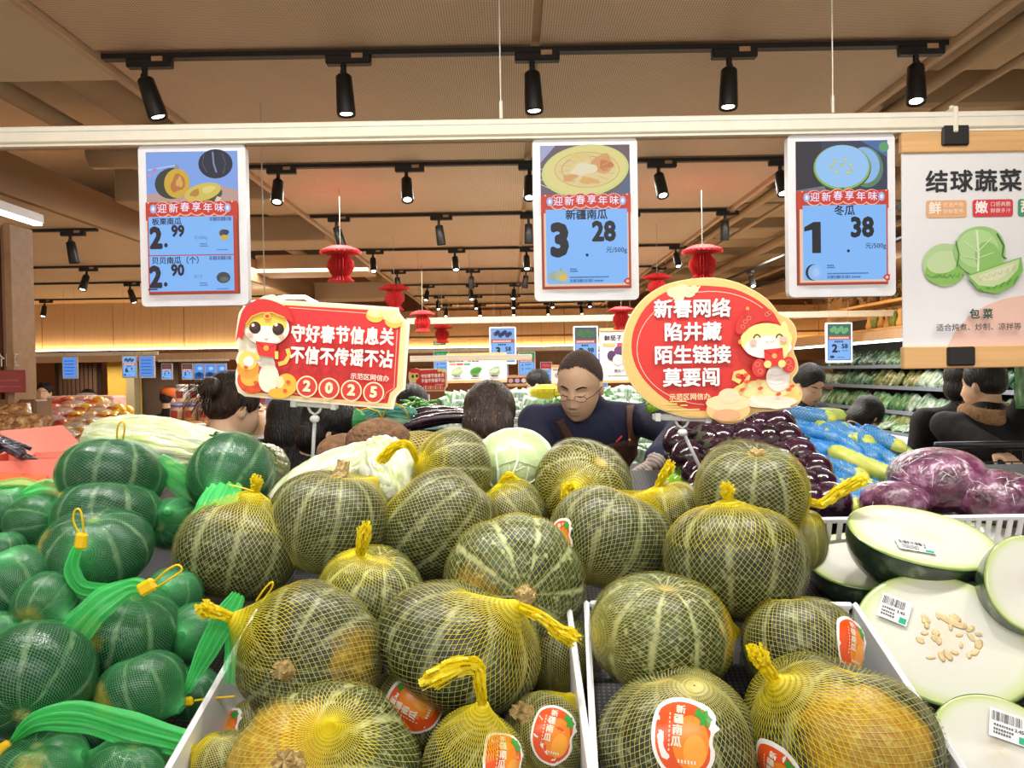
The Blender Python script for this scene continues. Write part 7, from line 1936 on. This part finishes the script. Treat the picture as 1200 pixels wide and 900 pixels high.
def person(label, head, yaw, pitch=0, roll=0, H=1.68, lean=0, jacket=None, hair='short', hm=None, skin=None, arms=None, near=False, glove=None, hands=True, trous=True, body_yaw=None, hs=1.0, collar=True, jlabel=None, hd=.405, hx=0, bulk=1.0):
    """head: world position of the head centre; yaw turns the face from the camera (0 = facing it)"""
    head = Vector(head); by = yaw if body_yaw is None else body_yaw
    skin = skin or m_skin; hm = hm or m_hb; jacket = jacket or m_blk
    Rb = Matrix.Rotation(by, 3, 'Z'); Rl = Matrix.Rotation(lean, 3, 'X')
    # upper-body joints relative to the pelvis, leaned forward, facing -y
    up = lambda x, y, z: Rb @ (Rl @ Vector((x, y, z)))
    neck_top_rel = up(0, .015, .40 * H * .86); hoff = Rb @ Vector((0, -.02, 0))
    pelvis = head - (Rb @ (Rl @ Vector((hx, .0, hd * H)))) - hoff
    fz = pelvis.z - .53 * H
    base = Vector((pelvis.x, pelvis.y, 0))
    t = thing('person', label, 'person', base)
    Rh = Matrix.Rotation(yaw, 3, 'Z') @ Matrix.Rotation(pitch, 3, 'X') @ Matrix.Rotation(roll, 3, 'Y'); s = hs * H / 1.70
    J = lambda v: v - base
    pl = J(pelvis); sw = .118 * H
    shL, shR = pl + up(sw, .01, .285 * H), pl + up(-sw, .01, .285 * H); nb = pl + up(0, .012, .305 * H); hc = J(head)
    arms = arms or {}
    def arm(side, sh):
        a = arms.get(side)
        if a: return [sh] + [J(Vector(q)) for q in a]
        sg = 1 if side == 'L' else -1
        return [sh, sh + Rb @ Vector((sg * .05, .02, -.17 * H)), sh + Rb @ Vector((sg * .04, -.10, -.30 * H))]
    aL, aR = arm('L', shL), arm('R', shR)
    # ---- body: head, neck and hands in one continuous surface
    mb = MB(); HV, HF = HG if near else HGS
    Mh = Matrix.Translation(hc) @ Rh.to_4x4() @ Matrix.Scale(s, 4)
    mb.add(HV, HF, Mh)
    for sg in (-1, 1):
        mb.ball((sg * .077, .012, -.006), (.008, .017, .029), 12, 10, M=Mh, rot=Matrix.Rotation(sg * .25, 3, 'Z') @ Matrix.Rotation(-.15, 3, 'X'))
    ncen = Mh @ Vector((0, .028, -.055)); caps(mb, [ncen, nb + up(0, 0, -.02)], [.052 * s, .060 * s])
    caps(mb, [nb, pl + up(0, 0, .12 * H)], [.058, .10])
    if not near or True:
        for ch, sg in ((aL, 1), (aR, -1)):
            d = (ch[-1] - ch[-2]).normalized()
            if len(ch) > 2: caps(mb, [ch[0], ch[1], ch[2]], [.040, .034, .026])
            if hands and glove != ('L' if sg == 1 else 'R'): hand(mb, ch[-1], d, Rb @ Vector((0, -.3, -1)) if abs(d.z) < .7 else Rb @ Vector((-sg, 0, 0)), s * .98, .5, .1, sg)
        caps(mb, [shL, nb, shR], [.04, .05, .04])
    V = np.concatenate(mb.v); me = remeshed(V, mb.f, .0034 if near else .008, 2 if near else 2, .4); me.name = 'body'; me.materials.clear(); me.materials.append(skin)
    obj('body', me, t)
    # ---- clothing
    cb_ = MB(); k = H / 1.70 * bulk
    def eb(c, r, lean_=True): cb_.ball(c, r, 20, 14, rot=(Rb @ Rl))
    eb(pl + up(0, .0, .235 * H), (.175 * k, .115 * k, .16 * k)); eb(pl + up(0, -.01, .12 * H), (.160 * k, .12 * k, .17 * k)); eb(pl + up(0, 0, .0), (.165 * k, .125 * k, .14 * k))
    caps(cb_, [shL, nb + up(0, .0, -.03), shR], [.058 * k, .075 * k, .058 * k])
    for ch in (aL, aR): caps(cb_, ch[:3], [.066 * k, .056 * k, .044 * k])
    if collar: caps(cb_, [nb + up(0, .0, -.02), nb.lerp(ncen, .45)], [.078 * s, .066 * s])
    jm = remeshed(np.concatenate(cb_.v), cb_.f, .010 if near else .018, 4, .5); jm.name = 'jacket'; jm.materials.clear(); jm.materials.append(jacket)
    jo = obj('jacket', jm, t)
    if trous:
        lb = MB(); g_ = -pelvis.z + 0 + pl.z * 0
        for sg in (-1, 1):
            hip = pl + Rb @ Vector((sg * .085, 0, -.04)); kn = Vector((hip.x, hip.y - .02, .47 * pelvis.z / (.53 * H) * 1.0 * .55)); ft = Vector((hip.x, hip.y + .01, .09))
            caps(lb, [hip, kn, ft], [.095 * k, .070 * k, .055 * k]); caps(lb, [ft + Vector((0, 0, -.035)), ft + Rb @ Vector((0, -.14, -.045))], [.050, .040])
        tm = remeshed(np.concatenate(lb.v), lb.f, .022, 3); tm.name = 'trousers'; tm.materials.clear(); tm.materials.append(m_trous); obj('trousers', tm, t)
    # ---- hair
    hb_ = MB()
    if hair == 'buzz':
        HV2 = np.array(HV); keep = []
        def inhair(p):
            x, y, z = p
            lim = .090 if y < -.050 else (.090 - (y + .050) * 1.25 if y < .0 else (.028 - y * .9))
            return z > lim + .006 * math.sin(60 * x)
        ok = np.array([inhair(p) for p in HV2]); Fk = [f for f in HF if all(ok[i] for i in f)]
        nrm = HV2 - np.array([0, .018, .02]); nrm /= np.linalg.norm(nrm, axis=1, keepdims=True)
        V2 = HV2 + nrm * .0032
        A = np.array(Mh); V2 = V2 @ A[:3, :3].T + A[:3, 3]
        used = sorted({i for f in Fk for i in f}); mp = {i: n for n, i in enumerate(used)}
        obj('hair', mesh_np('hair', V2[used], [tuple(mp[i] for i in f) for f in Fk], m_buzz, True), t)
    else:
        ball = lambda c, r, rot=None: hb_.ball(c, r, 24, 18, M=Mh, rot=rot)
        if hair == 'short': ball((0, .024, .040), (.086, .098, .094)); ball((0, .045, .0), (.080, .075, .06))
        if hair == 'bob': ball((0, .022, .038), (.092, .102, .100)); ball((0, .040, -.03), (.090, .075, .085)); ball((.0, .05, -.05), (.086, .06, .06))
        if hair == 'long': ball((0, .022, .038), (.096, .106, .102)); ball((0, .045, -.04), (.100, .080, .11)); ball((0, .055, -.16), (.105, .06, .13))
        if hair == 'bun': ball((0, .024, .038), (.086, .100, .094)); ball((-.0, .055, -.0), (.074, .065, .06)); ball((-.03, .125, .045), (.045, .040, .042))
        hm_ = remeshed(np.concatenate(hb_.v), hb_.f, .006 if near or hair == 'bun' else .010, 3); hm_.name = 'hair'; hm_.materials.clear(); hm_.materials.append(hm)
        ho = obj('hair', hm_, t)
        # loose strands following the scalp
        rs = np.random.RandomState(int(abs(head.x) * 100)); pa, qa, na = [], [], []
        ns = 260 if hair in ('bun', 'long') else 140
        for q in range(ns):
            a = rs.rand() * 2 * PI; th = rs.rand() * .5; c0 = np.array([0, .024, .040]); prev = None
            a1 = a; sw_ = (rs.rand() - .5) * .8
            for i in range(9):
                tt = th + i * .20; D = np.array([math.sin(tt) * math.cos(a1), math.sin(tt) * math.sin(a1) , math.cos(tt)]); a1 += sw_ * .08
                rr_ = np.array([.089, .102, .097]) * (1 + .012 * rs.randn() + (.03 * i * .3 if hair == 'bun' else 0))
                p = c0 + D * rr_
                if D[1] < -.55 and p[2] < .07: break
                w = np.array(Mh @ Vector(p))
                if prev is not None: pa.append(prev); qa.append(w); na.append(w - np.array(hc))
                prev = w
        if hair == 'bun':
            for q in range(90):
                o0 = np.array([-.03, .13, .045]) + rs.normal(size=3) * .014; d = unit(np.array([-.35, .8, -.2]) + rs.normal(size=3) * .75); prev = None
                for i in range(6):
                    p = o0 + d * .013 * i + np.array([0, 0, -.0022 * i * i]) + rs.normal(size=3) * .002; w = np.array(Mh @ Vector(p))
                    if prev is not None: pa.append(prev); qa.append(w); na.append(rs.normal(size=3))
                    prev = w
        if pa:
            p, q, n_ = np.array(pa), np.array(qa), np.array(na); n_ = n_ / np.linalg.norm(n_, axis=1, keepdims=True); V, F = ribbons(p, q, n_, .0016 if hair != 'bun' else .0022)
            st_ = obj('loose_strands', mesh_np('loose_strands', V, F, hm, False), ho); tag(st_, kind='stuff')
    # ---- face details
    dark = mat('brow_hair', '#1c1412', .8, var=.1); lip = mat('lip', '#a8604e', .5, var=.05)
    if near or hair != 'x':
        fb = MB()
        def surf(x, z, off=.0012):
            HVn = HV; i = np.argmin((HVn[:, 0] - x) ** 2 + (HVn[:, 2] - z) ** 2 + (HVn[:, 1] > 0) * 9); return Vector((x, HVn[i, 1] - off, z))
        for sg in (-1, 1):
            fb.tube([surf(sg * x, z) for x, z in ((.014, .024), (.024, .029), (.036, .030), (.048, .025))], [.0018, .0030, .0028, .0012], 8, M=Mh)
            fb.tube([surf(sg * x, z, .0006) for x, z in ((.018, -.001), (.025, -.004), (.033, -.0045), (.043, .0)) ], [.0008, .0014, .0014, .0008], 6, M=Mh)
        fb.build('brows_and_lashes', dark, t, True)
        MB().tube([surf(x, z, .0002) for x, z in ((-.023, -.0615), (-.012, -.0605), (0, -.0612), (.012, -.0605), (.023, -.0615))], [.0008, .0022, .0026, .0022, .0008], 8, M=Mh).build('mouth', lip, t, True)
    return t, Mh, jo, dict(base=base, shL=shL, shR=shR, nb=nb, pl=pl, aL=aL, aR=aR)

# the worker in the brown apron
WH = at(679, 453, 2.70)
W, Mh, jo, jj = person('man in navy work jacket, brown apron and glasses bending over the peppers', WH, -.42, .40, .06, H=1.74, lean=.42, jacket=m_navy, hair='buzz', near=True, body_yaw=-.12,
    arms={'L': [at(800, 508, 2.42), at(772, 538, 2.20)], 'R': [at(640, 575, 2.56), at(660, 640, 2.38)]}, glove='L', hd=.368, hx=-.035)
from mathutils.bvhtree import BVHTree
def drape(tr, jo, cols, off=.005, name='strap', m=None, parent=None):
    """lays a strip given by photo points onto the jacket"""
    me = jo.data; bt = BVHTree.FromPolygons([v.co.copy() for v in me.vertices], [tuple(p.vertices) for p in me.polygons]); o = Vector((0, 0, CAM_Z)) - tr.location
    V = []; F = []; nr, nc = len(cols), len(cols[0]); last = None; cols = cols[::-1]
    for row in cols:
        for (px, py) in row:
            d = (at(px, py, 2.0) - Vector((0, 0, CAM_Z))).normalized(); hit, nrm, i, dist = bt.ray_cast(o, d)
            if hit is None: hit, nrm = (last if last is not None else (o + d * 2.6, Vector((0, -1, 0))))
            else: last = (hit, nrm)
            V.append(hit + nrm * off)
    for i in range(nr - 1):
        for j in range(nc - 1): k = i * nc + j; F.append((k, k + nc, k + nc + 1, k + 1))
    ob = obj(name, mesh_np(name, [tuple(v) for v in V], F, m, True), parent or tr)
    md = ob.modifiers.new('t', 'SOLIDIFY'); md.thickness = .004
    return ob
m_apron = cloth('apron_brown', '#4a2c24', .3)
def quad_rows(a, b, c, d, nr, nc):
    """a-b top edge, c-d bottom edge"""
    return [[tuple((a[q] * (1 - j / (nc - 1)) + b[q] * j / (nc - 1)) * (1 - i / (nr - 1)) + (c[q] * (1 - j / (nc - 1)) + d[q] * j / (nc - 1)) * i / (nr - 1) for q in (0, 1)) for j in range(nc)] for i in range(nr)]
ap = drape(W, jo, quad_rows((672, 528), (744, 514), (676, 590), (748, 590), 14, 16), .006, 'apron', m_apron)
drape(W, jo, quad_rows((652, 494), (662, 491), (673, 534), (684, 532), 10, 4), .009, 'apron_strap', m_apron)
drape(W, jo, quad_rows((734, 478), (743, 477), (734, 524), (744, 523), 10, 4), .009, 'apron_strap', mat('strap_brown', '#6b4638', .6, var=.1))
o = MB().ball((0, 0, 0), (.006, .004, .006), 10, 8).build('strap_button', mat('brass', '#c9a860', .3, metal=.8), W, True); o.location = at(738, 516, 2.50) - W.location
hit_y = 2.30
o = MB().tube([at(722, 518, 2.48) - W.location, at(729, 511, 2.48) - W.location], .003, 8).build('red_pen', mat('pen_red', '#c82a22', .3), W)
# glasses
gm_ = MB(); k = 1.74 / 1.70
for sg in (-1, 1):
    ring = [(sg * .033 + .021 * math.cos(a), -.100 + abs(math.cos(a)) * .003, -.001 + .0105 * math.copysign(abs(math.sin(a)) ** .6, math.sin(a))) for a in np.linspace(0, 2 * PI, 21)]
    gm_.tube(ring[11:] if False else ring, .0011, 6, M=Mh)
    gm_.tube([(sg * .054, -.096, -.002), (sg * .072, -.070, .002), (sg * .082, -.02, .005), (sg * .083, .012, .004)], .0014, 6, M=Mh)
gm_.tube([(-.012, -.104, -.004), (0, -.107, -.002), (.012, -.104, -.004)], .0012, 6, M=Mh)
go = gm_.build('glasses', mat('glasses_frame', '#3a2420', .3), W, True)
# striped work glove holding a pepper
hb2 = MB(); wr = jj['aL'][-1]; hand(hb2, wr, Vector((-.32, -.25, -.75)), Vector((-.5, .6, -.3)), 1.02, .75, .10, 1); fd = (jj['aL'][-1] - jj['aL'][-2]).normalized(); caps(hb2, [wr - fd * .03, wr + fd * .012], [.036, .036])
gme = remeshed(np.concatenate(hb2.v), hb2.f, .0035, 2); gme.materials.clear()
def stripes():
    m, N, L, P = nt('glove_knit'); tc = N.new('ShaderNodeTexCoord'); w = N.new('ShaderNodeTexWave'); w.inputs['Scale'].default_value = 42; w.inputs['Distortion'].default_value = 1.5; w.bands_direction = 'DIAGONAL'
    L.new(tc.outputs['Object'], w.inputs['Vector']); L.new(mixc(N, L, w.outputs['Fac'], lin('#8d7f78') + (1,), lin('#c6b8ae') + (1,)), P.inputs['Base Color']); P.inputs['Roughness'].default_value = .9; return m
gme.materials.append(stripes()); obj('striped_glove', gme, W)

# woman with the bun
person('woman with messy dark brown bun and black jacket seen from behind at left', at(276, 480, 2.55), PI - .75, .30, 0, H=1.60, lean=.15, hair='bun', hm=m_hbr, jacket=cloth('charcoal_cloth', '#20232c'), body_yaw=PI - .5)
person('long black-haired shopper in maroon under the left red sign', at(342, 500, 2.75), PI + .2, .3, 0, H=1.60, lean=.2, hair='long', jacket=m_maroon, body_yaw=PI)
bp = person('dark-haired person with glasses looking down, right of the left sign pole', at(388, 505, 2.5), PI * .5 + .25, .45, 0, H=1.58, lean=.25, hair='bob', jacket=m_blk, body_yaw=PI * .5)
gl = MB(); 
for sg in (-1, 1):
    gl.tube([(sg * .033 + .020 * math.cos(a), -.100, -.004 + .014 * math.sin(a)) for a in np.linspace(0, 2 * PI, 17)], .0012, 5, M=bp[1]); gl.tube([(sg * .054, -.096, 0), (sg * .080, -.03, .004), (sg * .083, .01, .003)], .0014, 5, M=bp[1])
gl.build('glasses', MATS['glasses_frame'], bp[0], True)
person('brown-haired head bowed beside the pale round cabbage', at(574, 494, 2.35), PI - .1, .55, 0, H=1.55, lean=.45, hair='bob', hm=m_hbr, jacket=m_blk, body_yaw=PI)
person('black-haired person facing left far behind the middle island', at(629, 452, 5.9), -PI / 2 - .1, .35, 0, H=1.62, lean=.15, hair='short', jacket=m_blk)
person('dark-haired person bending behind the small red notice board', at(484, 478, 3.9), PI - .3, .4, 0, H=1.52, lean=.35, hair='bob', jacket=m_blk)
person('man in dark jacket and grey top looking down near the cooler', at(949, 452, 4.6), .35, .5, 0, H=1.70, lean=.15, hair='short', jacket=cloth('slate_cloth', '#2c343c'), arms={'L': [at(985, 500, 4.5), at(972, 494, 4.25)], 'R': [at(930, 500, 4.5), at(950, 498, 4.3)]})
person('person half hidden by the oval sign behind the man in the dark jacket', at(926, 447, 5.2), -.3, .1, 0, H=1.66, hair='short', jacket=m_blk)
person('person in black bending low beside the plaid bottle', at(1015, 490, 3.9), PI * .5 + .4, .9, 0, H=1.45, lean=.75, hair='bob', jacket=m_blk)
ww = person('shopper in black padded coat with beige fur collar at right', at(1150, 452, 3.6), PI + .55, .15, 0, H=1.66, lean=.08, hair='short', jacket=m_blk, body_yaw=PI + .15, hands=True,
    arms={'R': [at(1192, 500, 3.45), at(1210, 462, 3.3)], 'L': [at(1108, 498, 3.55), at(1165, 528, 3.3)]}, bulk=1.32)
cpts = []
for a in np.linspace(-2.6, 2.6, 15):
    p = ww[3]['nb'] + Matrix.Rotation(PI + .15, 3, 'Z') @ Vector((.115 * math.sin(a), .02 + .085 * math.cos(a), .035 - .02 * math.cos(a))); cpts.append(p)
mbf = MB(); mbf.tube(cpts, [.030] + [.040] * 13 + [.030], 14)
fm_ = mat('fur_beige', '#b08a62', .95, var=.3, scale=60, bump=1.0, bscale=150)
fc = mbf.build('fur_collar', fm_, ww[0], True)
fc['label'] = 'beige fur collar'
rs = np.random.RandomState(5); pa, qa, na = [], [], []
for c_ in range(900):
    i = rs.randint(14); f = rs.rand(); p = np.array(cpts[i].lerp(cpts[i + 1], f)); d = unit(rs.normal(size=3)); a = p + d * .036; pa.append(a); qa.append(a + d * .012 + rs.normal(size=3) * .004); na.append(rs.normal(size=3))
V, F = ribbons(np.array(pa), np.array(qa), unit(np.array(na)) * 30, .0016); o = obj('fur_hairs', mesh_np('fur_hairs', V, F, fm_, False), fc); tag(o, kind='stuff')
person('second woman in black beside the fur-collared shopper', at(1128, 449, 3.95), PI - .7, .1, 0, H=1.62, lean=.05, hair='bob', jacket=m_blk, body_yaw=PI - .2, bulk=1.2)
# head of greens held up by the fur-collared shopper
t = thing('greens_bunch', 'wrapped bunch of greens held up by the shopper at the right edge', 'greens', at(1210, 452, 3.28)); obj('greens_bag', VB[1][0], t).location = (0, 0, -.10)
# shopping cart
c0 = at(1178, 545, 3.2); t = thing('shopping_cart', 'grey wire shopping cart pushed by the fur-collared shopper', 'cart', (c0.x, c0.y, 0))
cm = mat('cart_wire', '#4a4f58', .35, metal=.6); mb = MB(); z1, z0_ = c0.z + .04, c0.z - .34
for i in range(11): x = -.26 + i * .052; mb.tube([(x, -.2, z1), (x, -.16, z0_)], .003, 5); mb.tube([(x, .2, z1), (x, .16, z0_)], .003, 5)
for i in range(7):
    z = z0_ + i * (z1 - z0_) / 6; k = .16 + .04 * i / 6; mb.tube([(-.27, -k, z), (.27, -k, z), (.27, k, z), (-.27, k, z), (-.27, -k, z)], .003, 5)
for i in range(7): y = -.16 + i * .053; mb.tube([(-.27, y, z1), (-.27, y, z0_), (.27, y, z0_), (.27, y, z1)], .003, 5)
mb.build('wire_basket', cm, t)
MB().tube([(-.30, .0, z1 + .05), (.30, .0, z1 + .05)], .014, 10).tube([(-.27, 0, z1), (-.27, 0, z1 + .05)], .008, 8).tube([(.27, 0, z1), (.27, 0, z1 + .05)], .008, 8).build('push_handle', cm, t, True)
MB().tube([(-.22, -.12, z0_), (-.24, -.14, .12)], .012, 8).tube([(.22, -.12, z0_), (.24, -.14, .12)], .012, 8).tube([(-.22, .12, z0_), (-.24, .14, .12)], .012, 8).tube([(.22, .12, z0_), (.24, .14, .12)], .012, 8).build('cart_frame', cm, t, True)
for sx in (-1, 1):
    for sy in (-1, 1): MB().tube([(sx * .24 - .015, sy * .14, .06), (sx * .24 + .015, sy * .14, .06)], .06, 14).build('wheel', m_black, t, True)
person('woman in a face mask far at left beside the first list screen', at(51, 461, 8.2), .3, .0, 0, H=1.60, hair='short', jacket=cloth('cream_cloth', '#c8bda6'))
mk = bpy.data.objects[-1] if False else None
pm = person('person in an orange cap behind the snack jars', at(201, 468, 7.2), PI * .75, .2, 0, H=1.58, hair='short', jacket=m_blk)
MB().ball((0, .02, .055), (.094, .104, .075), 20, 12, M=pm[1]).ball((0, -.08, .055), (.07, .06, .012), 16, 8, M=pm[1]).build('orange_cap', mat('orange_cap', '#e8702a', .6, var=.05), pm[0], True)['label'] = 'orange baseball cap'
person('person in black before the dark slatted panel far at left', at(104, 470, 8.0), PI, .2, 0, H=1.6, hair='short', jacket=m_blk)
# plaid insulated bottle
def plaid():
    m, N, L, P = nt('plaid_print'); mth = nodes_math(N, L); tc = N.new('ShaderNodeTexCoord'); s = N.new('ShaderNodeSeparateXYZ'); L.new(tc.outputs['UV'], s.inputs[0])
    a = mth('GREATER_THAN', mth('SINE', mth('MULTIPLY', s.outputs[0], 50)), .55); b_ = mth('GREATER_THAN', mth('SINE', mth('MULTIPLY', s.outputs[1], 34)), .55)
    c = mixc(N, L, mth('MULTIPLY', a, .55), lin('#b9ab98') + (1,), lin('#5c5a5c') + (1,)); L.new(mixc(N, L, mth('MULTIPLY', b_, .5), c, lin('#6c6460') + (1,)), P.inputs['Base Color']); P.inputs['Roughness'].default_value = .5; return m
p = at(979, 515, 2.9); table('narrow black table behind the blue-netted gourds', .80, 1.36, 2.72, 3.05, p.z - .08, m_blackp, 'back_table'); t = thing('plaid_bottle', 'beige plaid insulated bottle standing behind the blue-netted gourds', 'bottle', p)
V = []; UV = []; F = []
for i, z in enumerate((-.08, .06)):
    for k in range(25): a = 2 * PI * k / 24; V.append((.036 * math.cos(a), .036 * math.sin(a), z)); UV.append((k / 24, i))
for k in range(24): F.append((k, k + 1, k + 26, k + 25))
obj('bottle_body', mesh_np('bottle_body', V, F, plaid(), True, uv=UV), t)
MB().lathe([(0, -.08), (.036, -.08)], 20).lathe([(.037, .06), (.037, .085), (.030, .10), (0, .102)], 20).build('bottle_cap', mat('bottle_cap_tan', '#a08468', .4), t, True)
